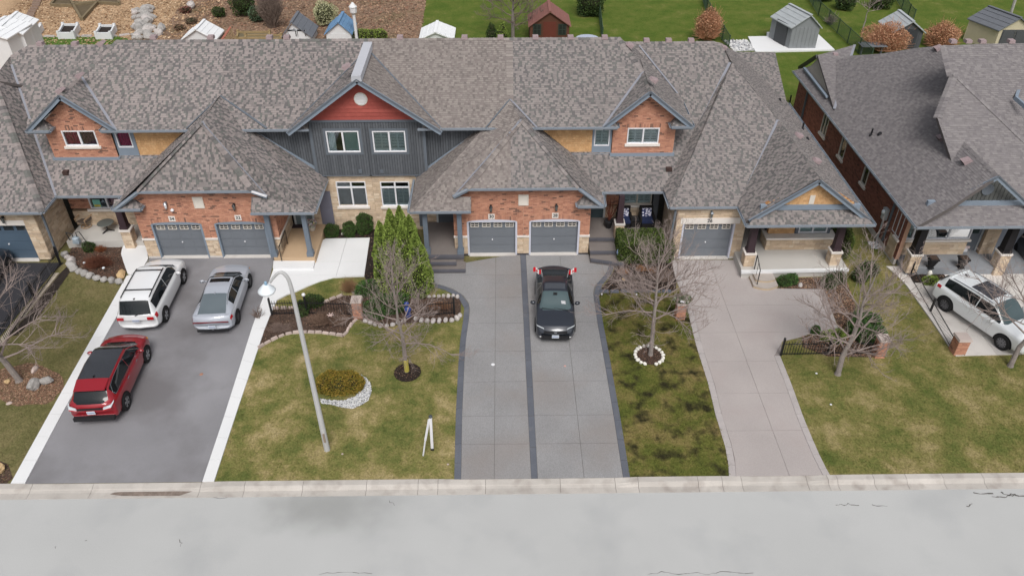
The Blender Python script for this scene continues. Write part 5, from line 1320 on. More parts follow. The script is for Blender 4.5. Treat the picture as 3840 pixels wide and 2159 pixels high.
# front-facing planes to the right of the gable ridge
Q1 = [g24, (30, g24.y+.8, g24.z), (30, Y24+.3, ZL-.2), (ap24.x+.6, Y24+.3, ZL-.2)]
PQ = [(20, Y24+.2, ZL-.3), (30, Y24+.2, ZL-.3), (25, Y24+6.2, ZL+4.2)]
roof_face(H24, [onp(3515, 442, PQ), onp(3578, 280, PQ), onp(3850, 540, PQ), onp(3990, 668, PQ), onp(3990, 900, PQ), onp(3600, 700, PQ)], wts=(3, 4, 2, 4), tabs=(.15, .4))
PQ2 = [(20, 35.4, 5.4), (30, 35.4, 5.4), (25, 41, 9.2)]
roof_face(H24, [onp(3566, 285, PQ2), onp(3540, 172, PQ2), onp(3700, 165, PQ2), onp(4000, 162, PQ2), onp(4000, 560, PQ2), onp(3850, 545, PQ2)], **KE)
ridge(H24, onp(3578, 280, PQ), onp(3850, 540, PQ), (-.5, -1, -.6), (1, 0, -.4), .12)
ridge(H24, onp(3515, 442, PQ), onp(3578, 280, PQ), (-1, 0, -.75), (.3, -1, -.4), .2); ridge(H24, onp(3566, 285, PQ2), onp(3540, 172, PQ2), (-1, 0, -.6), (1, 0, -.2), .2)
for x in (3575, 3632, 3685, 3793): ridge_vent(H24, onp(x, 163, PQ2)+Vector((0, .1, 0)), (1, 0, 0))
for p in ((3521, 184), (3534, 519), (3626, 607)): roof_vent(H24, onp(*p, P24)+Vector((0, 0, .03)), (-1, 0, -.75), .4)
ridge_vent(H24, onp(3131, 208, P24), (1, 0, 0)); plumbing(H24, onp(3266, 508, P24), .4, .05); plumbing(H24, onp(3300, 503, P24), .12, .07)
b = MB(); b.bar(aty(3806, 366, 37), aty(3850, 405, 36.2), .12, .2); b.bar(aty(3812, 362, 37.2), aty(3850, 250, 40), .15, .08); b.build('dormer_eave', M_trim, H24.root)
gutter(H24, (XL-.02, YB24, ZL), (XL-.02, Y24, ZL), (-1, 0, 0)); gutter(H24, (XL, Y24-.02, ZL), (32, Y24-.02, ZL), (0, -1, 0))
Fg = front(31.9); zt = 3.72
roof_face(H24, [(XL, Y24, ZL), (28, Y24, ZL), (27.2, 31.9, zt+.03), (XL+.9, 31.9, zt+.03)], **KE)
board_wall(H24, Fg, [(20.55, 3.95), (24.7, 3.95), (22.62, 5.4)], [], .2, 'gable_wall', PAL_SIDING24, mat('gable_backing', srgb(60, 62, 62), .9, 0))
b = MB(); fbox(b, Fg, 20.1, 25.1, 3.70, 3.96, -.1, .08); b.build('frieze_board', M_trim, H24.root)
rake(H24, (19.95, 31.7, 3.5), ap24, .2); rake(H24, ap24, (25.3, 31.7, 3.5), .2)
q = aty(3705, 712, 31.85); n = 20; b = MB(); b.prism([Fg(q.x+.28*math.cos(2*math.pi*k/n), q.z+.28*math.sin(2*math.pi*k/n), .01) for k in range(n)], Fg.n*.05); b.build('round_vent', M_trimdk, H24.root)
# brick side wall with narrow windows
xs24 = 19.75; Fsd = side(xs24, -1)
def swin(tl, bl, wd):
    a, c = atx(*tl, xs24), atx(*bl, xs24); return (c.y-wd/2, c.y+wd/2, c.z, min(a.z, 2.95))
ws = [(atx(3088, 490, xs24).y-.45, atx(3088, 490, xs24).y+.45, atx(3080, 500, xs24).z, 2.9), (atx(3153, 585, xs24).y-.38, atx(3153, 585, xs24).y+.38, atx(3150, 590, xs24).z, 2.9), (atx(3236, 690, xs24).y-.32, atx(3236, 690, xs24).y+.32, atx(3234, 690, xs24).z, 2.85)]
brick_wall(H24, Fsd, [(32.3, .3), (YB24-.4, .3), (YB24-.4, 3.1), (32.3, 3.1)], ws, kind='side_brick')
for k, w_ in enumerate(ws): window(H24, Fsd, *w_, cols=2 if k == 0 else 1, inside=('none',), frame=M_cream, fw=.06)
b = MB(); fbox(b, Fsd, 32.3, YB24-.4, -.05, .3, -.1, .02); b.build('plinth', M_concw, H24.root)
b = MB(); b.box(xs24+.2, 33, 33.2, 49.5, 2.95, 3.05); b.box(xs24+.3, xs24+.35, 33, 49, 0, 3); b.build('core_wall', M_interior, H24.root)
downspout(H24, [atx(3360, 753, xs24-.08), atx(3308, 902, xs24-.08)], .09)
downspout(H24, [(xs24-.08, YB24-2.4, 3.05), (xs24-.08, YB24-2.4, .1)], .1)
# porch of 24
pblock(H24, 'porch_floor', [(19.95, 31.35, 0), (27, 31.35, 0), (27, 33.2, 0), (19.95, 33.2, 0)], -.05, .42, mat('blue_grey_porch', srgb(142, 146, 152, .86), .8, .06, .8, .06, 30))
ys24 = 32.55; Fs = front(ys24); xl24, xr24 = at(3350, 950, .45).x, at(3608, 948, .45).x; zs24 = aty(3480, 898, ys24).z
stone_wall(H24, Fs, [(xl24, .42), (xr24, .42), (xr24, zs24-.1), (xl24, zs24-.1)])
b = MB(); b.box(xs24-.12, xr24+.1, ys24-.1, ys24+.5, zs24-.1, zs24); b.build('stone_band', M_band_, H24.root)
stone_wall(H24, side(xs24-.02, -1), [(ys24, .1), (33.4, .1), (33.4, zs24-.1), (ys24, zs24-.1)])
M_curt = mat('grey_drape', srgb(150, 150, 150, .8), .9, .12, 4)
window(H24, Fs, aty(3478, 880, ys24).x, aty(3640, 880, ys24).x, zs24+.03, 2.9, cols=2, sill=False, inside=('none', 'dark_curtain'))
window(H24, side(xs24+.02, -1), ys24+.05, ys24+.9, zs24+.03, 2.9, cols=2, sill=False, inside=('none', 'none')); window(H24, Fs, xs24+.12, aty(3465, 880, ys24).x, zs24+.03, 2.9, cols=2, sill=False, inside=('blind', 'none'))
stone_wall(H24, Fs, [(aty(3690, 900, ys24).x, .42), (aty(3742, 900, ys24).x, .42), (aty(3742, 900, ys24).x, 3.05), (aty(3690, 900, ys24).x, 3.05)])
b = MB(); b.box(aty(3742, 900, ys24).x, 30, ys24+.5, ys24+.6, 0, 3.05); b.build('garage_wall', mat('pale_blue_wall', srgb(150, 158, 172, .86), .7, .05), H24.root)
b = MB(); b.box(xs24+.3, 30, ys24+.65, ys24+.75, 0, 3.05); b.build('core_wall', M_interior, H24.root)
entry_door(H24, front(ys24+.35), xr24+.12, xr24+.75, .42, 2.5, M_trimdk)
for p in ((3421, 1010), (3752, 1008)): 
    q = at(*p, .42); stone_pier(H24, q.x, q.y+.27, .2 if p[0] < 3500 else -.02, 1.2, .52); taper_column(H24, q.x, q.y+.27, 1.29, ZL-.1, .42, .30, M_blk)
b = MB(); b.box(XL+.1, 30, Y24+.1, 33, ZL-.14, ZL-.10); b.build('soffit', M_soffit, H24.root)
# ================================================================ vehicles
M_tyre = mat('tyre_rubber', (.016, .016, .017), .85, .1); M_rim = mat('alloy_rim', srgb(190, 194, 198, .8), .25, .05, metal=.9); M_rimd = mat('dark_alloy', srgb(74, 76, 80, .8), .3, .05, metal=.8)
M_arch = mat('wheel_arch_black', (.008, .008, .009), .8, 0); M_plast = mat('black_plastic', (.018, .018, .02), .55, .05); M_chrome = mat('chrome_trim', srgb(214, 218, 222, .85), .12, .02, metal=1)
M_carglass = mat('tinted_car_glass', (.010, .013, .015), .03, 0, spec=.45); M_screen = mat('windscreen_glass', srgb(96, 120, 124, .5), .05, .08, 2, spec=.9)
M_tail = mat('red_tail_light', (.42, .012, .018), .12, .06, spec=.7, coat=.6); M_taild = mat('dark_red_light', (.14, .008, .012), .15, .05, spec=.7); M_head = mat('headlight_lens', srgb(208, 216, 222, .8), .08, .04, spec=.9); M_amber = mat('amber_lens', (.8, .30, .02), .15, .05, spec=.7)
M_plate = mat('licence_plate', srgb(216, 222, 232, .85), .4, .05, 20); M_plateink = mat('plate_ink', srgb(96, 124, 178, .8), .5, 0)
def paint(name, c, metal=0.0, rough=.25): return mat(name, c, rough, .02, 1, spec=.5, coat=1.0, metal=metal)

def lerp_tab(T, y):                          # T sorted by y: rows (y, values...)
    if y <= T[0][0]: return T[0][1:]
    for a, b_ in zip(T[:-1], T[1:]):
        if y <= b_[0]:
            t = (y-a[0])/(b_[0]-a[0]); t = t*t*(3-2*t)*.5+t*.5
            return tuple(p+(q-p)*t for p, q in zip(a[1:], b_[1:]))
    return T[-1][1:]

class Car:
    """body lofted along its length; local y is forward, x to the car's right"""
    def __init__(s, d): s.d = d; s.st = sorted(set([round(v, 4) for v in s.stations()]))
    def stations(s):
        T = s.d['T']; ys = [r[0] for r in T]; L0, L1 = ys[0], ys[-1]; out = list(ys)
        n = 40; out += [L0+(L1-L0)*k/n for k in range(n+1)]
        for w_ in s.d['side']: out += [w_[0], w_[1]]
        for k in ('screen', 'rear'): out += list(s.d[k][:2])
        if 'roofglass' in s.d: out += [q for r in s.d['roofglass'] for q in r[:2]]
        return out
    def ring(s, y):
        w_, zb, zs, wr, zr = lerp_tab(s.d['T'], y)
        g = max(0.0, zr-zs)                      # greenhouse height
        P = [(0, zb), (w_*.80, zb), (w_*.955, zb+.07), (w_*1.0, zb+.30*(zs-zb)), (w_*.985, zb+.55*(zs-zb)), (w_*.995, zb+.80*(zs-zb)), (w_*.95, zs-.015)]
        if g > .06:
            b0 = (w_*.915, zs+.01); b1 = (wr, zr-.055)
            Q = [b0]
            for t in (.10, .5, .90): Q.append((b0[0]+(b1[0]-b0[0])*(t**1.15), b0[1]+(b1[1]-b0[1])*t))
            Q += [b1, (wr*.94, zr-.018), (wr*.80, zr-.004), (wr*.45, zr+.008), (0, zr+.012)]
        else:
            k = zr
            Q = [(w_*(.915-.0*t), zs+.01) if t == 0 else (w_*.915*(1-t), zs+.01+(k-zs)*(1-(1-t)**2)+.035*(1-(1-t)**2)) for t in (0, .06, .14, .22, .30, .38, .5, .72, 1.0)]
        return P+Q
    NS = 16
    def build(s, name, label, loc, rotz, body, group=None):
        d = s.d; st = s.st; R = [s.ring(y) for y in st]; n = len(R[0]); root = thing(name, label, d.get('cat', 'car'), loc, rotz, group); s.root = root
        # nose and tail rounded in plan
        V = []; 
        def pos(i, j, sd):
            x, z = R[i][j]; y = st[i]
            L0, L1 = st[0], st[-1]
            bow = d.get('bow', .16)*(abs(x)/max(.6, d['W']/2))**2
            if y > L1-.9: y -= 1.25*bow*((y-(L1-.9))/.9)**1.4
            if y < L0+.7: y += bow*1.1*(((L0+.7)-y)/.7)**1.5
            return (sd*x, y, z)
        idx = {}
        verts = []
        for i in range(len(st)):
            for j in range(n):
                for sd in (-1, 1):
                    if j in (0, n-1) and sd == 1: idx[i, j, 1] = idx[i, j, -1]; continue
                    idx[i, j, sd] = len(verts); verts.append(pos(i, j, sd))
        groups = {}
        def region(i, j):
            y0, y1 = st[i], st[i+1]; ym = (y0+y1)/2
            if 7 <= j <= 9+0 and j in (8, 9):
                for k, (a, c) in enumerate(d['side']):
                    if a <= ym <= c: return 'side_window_%d' % k
            if j >= 11+0 and j >= 12 or j == 11:
                a, c = d['screen'][:2]
                if a <= ym <= c and j >= 12-1: return 'windscreen'
                a, c = d['rear'][:2]
                if a <= ym <= c and j >= 12: return 'rear_window'
                for k, (a, c, j0) in enumerate(d.get('roofglass', [])):
                    if a <= ym <= c and j >= j0: return 'roof_glass_%d' % k
            return 'body'
        for i in range(len(st)-1):
            for j in range(n-1):
                rg = region(i, j)
                for sd in (-1, 1):
                    q = [idx[i, j, sd], idx[i+1, j, sd], idx[i+1, j+1, sd], idx[i, j+1, sd]]
                    if sd < 0: q.reverse()
                    key = rg if not rg.startswith('side_window') else rg+('l' if sd < 0 else 'r')
                    groups.setdefault(key, []).append(tuple(dict.fromkeys(q)))
        for i, rev in ((0, True), (len(st)-1, False)):       # end caps as ladders
            for j in range(n-1):
                q = [idx[i, j, -1], idx[i, j, 1], idx[i, j+1, 1], idx[i, j+1, -1]]
                q = list(dict.fromkeys(q))
                if len(q) > 2: groups['body'].append(tuple(q if rev else q[::-1]))
        s.verts = verts
        nm = {'body': 'body', 'windscreen': 'windscreen', 'rear_window': 'rear_window'}
        for key, fs in groups.items():
            used = sorted({v for f in fs for v in f}); mp_ = {v: k for k, v in enumerate(used)}
            me = bpy.data.meshes.new(key); me.from_pydata([verts[v] for v in used], [], [tuple(mp_[v] for v in f) for f in fs]); me.update()
            pn = 'side_window' if key.startswith('side') else ('sunroof' if key.startswith('roof') else nm.get(key, key))
            me.materials.append(body if key == 'body' else (d.get('screenmat', M_carglass) if key == 'windscreen' else d.get('rearmat', M_carglass) if key == 'rear_window' else d.get('roofmat', M_carglass) if key.startswith('roof') else M_carglass))
            me.polygons.foreach_set('use_smooth', [True]*len(me.polygons))
            o = link(pn, me, root)
            if key == 'body':
                mod = o.modifiers.new('crisp', 'EDGE_SPLIT'); mod.split_angle = R_(38)
        s.surf = pos; s.R = R
        # sills and wheels
        rw = d['wheel']; hw = d['W']/2
        for ax in d['axles']:
            for sd in (-1, 1):
                xw_ = max(s.half(ax, q) for q in (rw*.7, rw, rw*1.4, rw*1.8))
                b = MB(); n2 = 20
                ring = [(sd*(xw_+.012), ax+(rw+.07)*math.cos(t), rw+(rw+.07)*math.sin(t)) for t in [R_(-9)+R_(198)*k/n2 for k in range(n2+1)]]
                if sd < 0: ring.reverse()
                b.prism(ring, (-sd*.30, 0, 0)); b.build('wheel_arch', M_arch, root, local=True)
                t = MB(); prof = [(.0, rw*.62), (.0, rw*.94), (.02, rw), (.19, rw), (.21, rw*.94), (.21, rw*.6)]
                W = thing('wheel_tmp', '', '') if False else None
                x0 = sd*(xw_+.032)
                def disc(bm, r0, x, r1, x2, m=0, n=20):
                    for k in range(n):
                        a, c = 2*math.pi*k/n, 2*math.pi*(k+1)/n
                        bm.face([(x, ax+r0*math.cos(a), rw+r0*math.sin(a)), (x, ax+r0*math.cos(c), rw+r0*math.sin(c)), (x2, ax+r1*math.cos(c), rw+r1*math.sin(c)), (x2, ax+r1*math.cos(a), rw+r1*math.sin(a))], m)
                for (xa, ra), (xb_, rb_) in zip(prof[:-1], prof[1:]): disc(t, ra, x0-sd*xa, rb_, x0-sd*xb_)
                w_o = t.build('wheel', M_tyre, root, local=True)
                r = MB(); disc(r, rw*.58, x0-sd*.004, rw*.72, x0-sd*.002); 
                for k in range(5 if not d.get('multi') else 10):
                    a = 2*math.pi*k/(5 if not d.get('multi') else 10)+.3; wd = .30 if not d.get('multi') else .15
                    ca, sa = math.cos(a), math.sin(a); e = rw*.64
                    P = [(x0-sd*.015, ax+rw*.1*math.cos(a-1), rw+rw*.1*math.sin(a-1)), (x0-sd*.015, ax+rw*.1*math.cos(a+1), rw+rw*.1*math.sin(a+1)), (x0-sd*.006, ax+e*math.cos(a+wd*1.2), rw+e*math.sin(a+wd*1.2)), (x0-sd*.006, ax+e*math.cos(a-wd*1.2), rw+e*math.sin(a-wd*1.2))]
                    r.face(P)
                r.build('rim', d.get('rim', M_rim), w_o, local=True)
                k_ = MB(); disc(k_, .001, x0-sd*.05, rw*.64, x0-sd*.045); k_.build('brake_disc', M_arch, w_o, local=True)
        return root
    def half(s, y, z):
        r = s.ring(y); 
        for (x0, z0), (x1, z1) in zip(r[1:], r[2:]):
            if z0 <= z <= z1 and z1 > z0: return x0+(x1-x0)*(z-z0)/(z1-z0)
        return r[3][0]
    def pt(s, y, jf, sd, off=.006):
        """point on the surface at ring position jf (float), nudged outward"""
        def p(yy, jj):
            r = s.ring(yy); j = int(min(max(jj, 0), len(r)-1.001)); t = jj-j
            x = r[j][0]+(r[j+1][0]-r[j][0])*t; z = r[j][1]+(r[j+1][1]-r[j][1])*t
            L0, L1 = s.st[0], s.st[-1]; bow = s.d.get('bow', .16)*(abs(x)/max(.6, s.d['W']/2))**2; y2 = yy
            if y2 > L1-.9: y2 -= 1.25*bow*((y2-(L1-.9))/.9)**1.4
            if y2 < L0+.7: y2 += bow*1.1*(((L0+.7)-y2)/.7)**1.5
            return Vector((sd*x, y2, z))
        a = p(y, jf); dy = p(y+.03, jf)-p(y-.03, jf); dj = p(y, jf+.15)-p(y, jf-.15); nn = dy.cross(dj)*sd
        if nn.length > 1e-9: nn.normalize()
        if nn.x*sd < -.2: nn = -nn
        return a+nn*off
    def patch(s, name, y0, y1, j0, j1, m, sides=(-1, 1), off=.008, ny=6, nj=3, shape=None, parent=None):
        for sd in sides:
            b = MB(); g = [[s.pt(y0+(y1-y0)*a/ny, (j0+(j1-j0)*c/nj) if not shape else shape(a/ny, c/nj), sd, off) for c in range(nj+1)] for a in range(ny+1)]
            for a in range(ny):
                for c in range(nj):
                    q = [g[a][c], g[a+1][c], g[a+1][c+1], g[a][c+1]]; b.face(q if sd > 0 else q[::-1])
            b.build(name, m, parent or s.root, smooth=True, local=True)
    def block(s, name, x0, x1, y0, y1, z0, z1, m, parent=None):
        b = MB(); b.box(x0, x1, y0, y1, z0, z1); return b.build(name, m, parent or s.root, local=True)
    def mirrors(s, y, z, body, w_=.22, lens=True):
        for sd in (-1, 1):
            x = s.half(y, min(z-.08, s.ring(y)[6][1]-.02)); b = MB()
            pts = [Vector((sd*(x-.04), y, z-.03)), Vector((sd*(x+.08), y-.01, z))]
            b.tube(pts, [.03, .03], 6)
            c = Vector((sd*(x+.05+w_/2), y-.03, z+.02))
            P = []
            for k in range(5):
                t = k/4; P.append(c+Vector((sd*(t-.5)*w_, -.05*t, 0)))
            b.tube(P, [.045, .085, .09, .08, .04], 8); M_ = b.build('wing_mirror', body, s.root, smooth=True, local=True)
            g = MB(); g.box(min(c.x-sd*.08, c.x+sd*.08), max(c.x-sd*.08, c.x+sd*.08), c.y-.105, c.y-.095, c.z-.05, c.z+.05); g.build('mirror_glass', M_chrome, M_, local=True)
    def plate(s, y, z, out=-1, w_=.31, marks=6):
        b = MB(); b.box(-w_/2, w_/2, min(y, y+out*.015), max(y, y+out*.015), z-.08, z+.08); p = b.build('licence_plate', M_plate, s.root, local=True)
        b = MB(); yy = y+out*.018
        for k in range(marks):
            x = -w_*.38+k*w_*.76/(marks-1); b.box(x-.014, x+.014, min(yy, yy-out*.003), max(yy, yy-out*.003), z-.035, z+.03)
        b.build('plate_marks', M_plateink, p, local=True, kind='stuff')
def place_on(px_, py_, z=0.0): return at(px_, py_, z)
# ---- white crossover in front of garage 34
P_white = paint('gloss_white_paint', srgb(236, 238, 240, .86)); P_silver = paint('silver_grey_paint', srgb(176, 182, 194, .84), .0, .3)
P_red = paint('deep_red_paint', srgb(150, 16, 32, .9, 0), .15, .3); P_dark = paint('dark_grey_paint', srgb(44, 50, 62, .80), .2, .3); P_pearl = paint('pearl_white_paint', srgb(238, 242, 244, .88))
D1 = dict(cat='suv', W=1.83, wheel=.36, axles=(-1.48, 1.48), bow=.15, side=[(-2.02, -.34), (-.31, 1.02)], screen=(.55, 1.52), rear=(-2.42, -2.06), T=[
 (-2.46, .83, .42, .78, .70, .80), (-2.44, .87, .36, 1.02, .74, 1.08), (-2.06, .91, .28, 1.08, .67, 1.64), (-1.6, .915, .25, 1.07, .66, 1.69), (0, .915, .23, 1.03, .65, 1.71), (.55, .915, .23, 1.02, .63, 1.66),
 (1.52, .91, .23, 1.02, .74, 1.04), (1.9, .905, .25, .96, .76, .98), (2.28, .87, .27, .84, .70, .86), (2.42, .80, .30, .70, .6, .71), (2.46, .70, .36, .58, .5, .59)])
c = Car(D1); c.build('parked_suv', 'white crossover with black roof rails facing the garage numbered 34', (-16.62, 29.72, .006), R_(2.6), P_white, 'vehicles parked on the driveways')
c.patch('tail_light', -2.43, -2.18, 4.6, 6.4, M_tail, off=.012); c.block('tail_light_end', .52, .80, -2.475, -2.44, .86, 1.0, M_tail); c.block('tail_light_end', -.80, -.52, -2.475, -2.44, .86, 1.0, M_tail)
c.plate(-2.475, .84); c.mirrors(.80, 1.08, P_white)
for sd in (-1, 1):
    b = MB(); b.tube([c.pt(y, 12.1, sd, .045) for y in (-1.85, -1.4, -.7, 0, .35)], .022, 6); b.build('roof_rail', M_plast, c.root, local=True)
for y in (-1.35, .15):
    b = MB(); p, q = c.pt(y, 12.1, -1, .06), c.pt(y, 12.1, 1, .06); b.bar(p, q, .06, .025); b.build('roof_bar', M_plast, c.root, local=True)
def fin(c, y, m): b = MB(); p = c.pt(y, 15, 1, 0); b.hexa([p+Vector(v) for v in ((-.03, -.06, 0), (.03, -.06, 0), (.03, .08, 0), (-.03, .08, 0), (-.008, -.07, .07), (.008, -.07, .07), (.008, -.03, .07), (-.008, -.03, .07))]); b.build('aerial_fin', m, c.root, local=True)
fin(c, -1.95, M_plast)
b = MB(); b.bar((.02, -2.45, 1.08), (.22, -2.40, 1.16), .02, .03); b.build('rear_wiper', M_plast, c.root, local=True)
for y in (-.75, .38): c.patch('door_handle', y-.10, y+.10, 5.35, 5.6, P_white, off=.02, ny=2, nj=1)
# ---- silver sedan
D2 = dict(cat='sedan', W=1.82, wheel=.325, axles=(-1.38, 1.38), bow=.20, multi=True, rim=M_rimd, rearmat=mat('pale_rear_glass', srgb(120, 134, 142, .55), .05, .06, 2, spec=.9), side=[(-1.25, -.40), (-.37, .86)], screen=(.30, 1.32), rear=(-2.0, -.92), roofglass=[(-.10, .22, 13)], roofmat=M_carglass, T=[
 (-2.34, .80, .40, .66, .6, .68), (-2.32, .85, .34, .86, .7, .90), (-2.22, .865, .28, .96, .70, 1.00), (-2.02, .90, .24, .97, .66, 1.03), (-.90, .91, .20, .93, .56, 1.38), (-.4, .91, .19, .92, .57, 1.42), (.30, .91, .19, .91, .57, 1.39),
 (1.32, .905, .19, .90, .72, .92), (1.75, .90, .20, .85, .74, .87), (2.12, .86, .22, .76, .66, .78), (2.29, .78, .25, .62, .56, .63), (2.34, .66, .30, .52, .46, .53)])
c = Car(D2); c.build('parked_sedan', 'silver sedan with open black sunroof facing the garage numbered 32', (-13.27, 29.44, .006), R_(3.2), P_silver, 'vehicles parked on the driveways')
b = MB(); b.box(-.78, .78, -2.352, -2.32, .79, .84); b.build('light_bar', M_taild, c.root, local=True)
c.patch('tail_light', -2.30, -2.02, 4.9, 5.9, M_tail, off=.012); c.plate(-2.352, .56); c.mirrors(.62, .98, P_silver); fin(c, -.92, P_silver)
for sd in (-1, 1):
    b = MB(); b.tube([c.pt(y, 11.3, sd, .006) for y in (-1.5, -1.0, -.4, .3, .8)], .010, 4); b.build('roof_channel', M_plast, c.root, local=True)
c.patch('side_marker', 2.0, 2.14, 5.2, 5.8, M_amber, off=.01)
for y in (-.80, .28): c.patch('door_handle', y-.09, y+.09, 5.3, 5.5, P_silver, off=.02, ny=2, nj=1)
b = MB(); b.box(-.70, .70, -2.33, -2.30, .28, .40); b.build('bumper_lip', M_plast, c.root, local=True)
# ---- red crossover
D3 = dict(cat='suv', W=1.84, wheel=.365, axles=(-1.42, 1.42), bow=.17, side=[(-1.80, -.17), (-.14, 1.10)], screen=(.36, 1.50), rear=(-2.30, -1.74), roofglass=[(-1.38, .40, 12)], roofmat=mat('panoramic_roof_glass', (.03, .032, .038), .06, .05, spec=.9), T=[
 (-2.40, .82, .46, .74, .66, .76), (-2.37, .88, .40, .98, .72, 1.02), (-2.30, .90, .34, 1.06, .73, 1.10), (-1.74, .915, .28, 1.08, .63, 1.56), (-1.40, .92, .26, 1.07, .65, 1.66), (-.4, .92, .24, 1.04, .66, 1.70), (.36, .92, .24, 1.02, .64, 1.66),
 (1.50, .915, .24, 1.01, .74, 1.04), (1.78, .905, .26, .96, .76, .99), (2.18, .87, .28, .84, .7, .87), (2.36, .80, .30, .70, .6, .72), (2.40, .68, .36, .58, .5, .59)])
c = Car(D3); c.build('parked_suv', 'deep red crossover with dark glass roof nearest the street', (-16.33, 24.05, .006), R_(3.6), P_red, 'vehicles parked on the driveways')
b = MB(); p0, p1 = c.pt(-1.74, 12, -1, .0), c.pt(-1.74, 12, 1, .0)
b.hexa([Vector((-.60, -1.98, 1.55)), Vector((.60, -1.98, 1.55)), Vector((.63, -1.42, 1.655)), Vector((-.63, -1.42, 1.655)), Vector((-.58, -2.00, 1.58)), Vector((.58, -2.00, 1.58)), Vector((.61, -1.42, 1.69)), Vector((-.61, -1.42, 1.69))]); b.build('rear_spoiler', P_red, c.root, local=True)
for sd in (-1, 1):
    b = MB(); P = [(.50, -2.40, .94), (.80, -2.36, 1.0), (.875, -2.16, 1.10), (.86, -2.12, 1.14), (.78, -2.30, 1.07), (.52, -2.385, 1.02)]
    P = [(sd*x, y-.02, z) for x, y, z in P]; P = P if sd > 0 else P[::-1]; b.prism(P, (0, .05, 0)); b.build('tail_light', M_head, c.root, local=True)
    b = MB(); P = [(.50, -2.415, .90), (.80, -2.38, .94), (.80, -2.37, 1.0), (.50, -2.405, .945)]; P = [(sd*x, y-.01, z) for x, y, z in P]; P = P if sd > 0 else P[::-1]; b.prism(P, (0, .04, 0)); b.build('tail_light', M_tail, c.root, local=True)
    b = MB(); b.tube([c.pt(y, jj, sd, .012) for y, jj in ((1.05, 7.1), (.5, 7.35), (-.4, 7.5), (-1.2, 7.6), (-1.72, 8.0), (-1.80, 8.8))], .014, 5); b.build('chrome_strip', M_chrome, c.root, local=True)
    b = MB(); b.tube([c.pt(y, jj, sd, .010) for y, jj in ((1.05, 7.1), (.75, 9.3), (.4, 10.2), (-.4, 10.3), (-1.2, 10.2), (-1.6, 9.9), (-1.80, 8.8))], .008, 5); b.build('chrome_strip', M_chrome, c.root, local=True)
c.plate(-2.41, .80); c.mirrors(.86, 1.10, P_red); fin(c, -1.28, M_plast)
b = MB(); b.box(-.46, .46, -2.43, -2.38, .955, 1.015); b.build('tailgate_strip', M_plast, c.root, local=True)
b = MB(); b.box(-.78, .78, -2.425, -2.2, .36, .52); b.build('bumper_lip', M_plast, c.root, local=True)
c.patch('side_marker', 2.02, 2.18, 5.3, 6.1, M_amber, off=.012)
for y in (-.62, .42): c.patch('door_handle', y-.10, y+.10, 5.3, 5.55, M_chrome, off=.02, ny=2, nj=1)
# ---- dark sedan facing the street
D4 = dict(cat='sedan', screenmat=M_screen, W=1.80, wheel=.325, axles=(-1.37, 1.37), bow=.17, multi=True, rim=M_rimd, side=[(-1.25, -.42), (-.34, .70)], screen=(.20, 1.12), rear=(-1.93, -.92), roofglass=[(-.34, .04, 13)], roofmat=mat('tinted_sunroof', srgb(78, 82, 90, .7), .08, .04, spec=.8), T=[
 (-2.34, .70, .42, .70, .5, .72), (-2.31, .77, .34, .94, .60, .97), (-2.16, .84, .28, 1.00, .66, 1.03), (-1.95, .88, .24, .98, .66, 1.05), (-.90, .90, .20, .95, .56, 1.37), (-.4, .90, .19, .93, .58, 1.41), (.20, .90, .19, .92, .58, 1.37),
 (1.12, .895, .19, .92, .74, .95), (1.72, .89, .20, .87, .75, .90), (2.10, .86, .22, .79, .68, .82), (2.28, .80, .24, .66, .60, .68), (2.34, .72, .27, .54, .52, .55)])
c = Car(D4); c.build('parked_sedan', 'dark grey sedan with two red and white window flags facing the street', (2.30, 28.68, .012), R_(177.8), P_dark, 'vehicles parked on the driveways')
for sd in (-1, 1):
    b = MB(); P = [(.50, 2.17, .755), (.82, 1.98, .79), (.85, 1.90, .82), (.80, 1.98, .835), (.52, 2.14, .80)]; P = [(sd*x, y+.045, z+.02) for x, y, z in P]; P = P[::-1] if sd > 0 else P; b.prism(P, (0, .03, .012)); b.build('headlight', M_head, c.root, local=True)
b = MB(); b.box(-.52, .52, 2.24, 2.325, .62, .70); b.build('upper_grille', M_plast, c.root, local=True)
b = MB(); b.box(-.06, .06, 2.325, 2.34, .64, .70); b.build('grille_emblem', M_chrome, c.root, local=True)
b = MB(); b.box(-.62, .62, 2.25, 2.352, .30, .46); b.build('lower_grille', M_plast, c.root, local=True)
c.plate(2.352, .47, 1); c.mirrors(.66, .98, P_dark)
b = MB(); b.bar((-.60, 1.13, .99), (.05, 1.02, 1.01), .03, .02); b.bar((.0, 1.10, .995), (.62, 1.02, 1.01), .03, .02); b.build('windscreen_wiper', M_plast, c.root, local=True)
b = MB(); p = c.pt(.33, 15, 1, .0); b.box(-.09, .09, p.y-.06, p.y+.10, p.z-.02, p.z+.012); b.build('mirror_housing', M_plast, c.root, local=True)
b = MB(); p = c.pt(.80, 13.3, -1, .006); q = c.pt(.66, 13.3, -1, .006); b.face([p, p+Vector((.2, 0, .012)), q+Vector((.2, 0, .012)), q]); b.face([q, q+Vector((.2, 0, .012)), p+Vector((.2, 0, .012)), p]); b.build('dash_paper', M_white, c.root, local=True)
dark_car = c
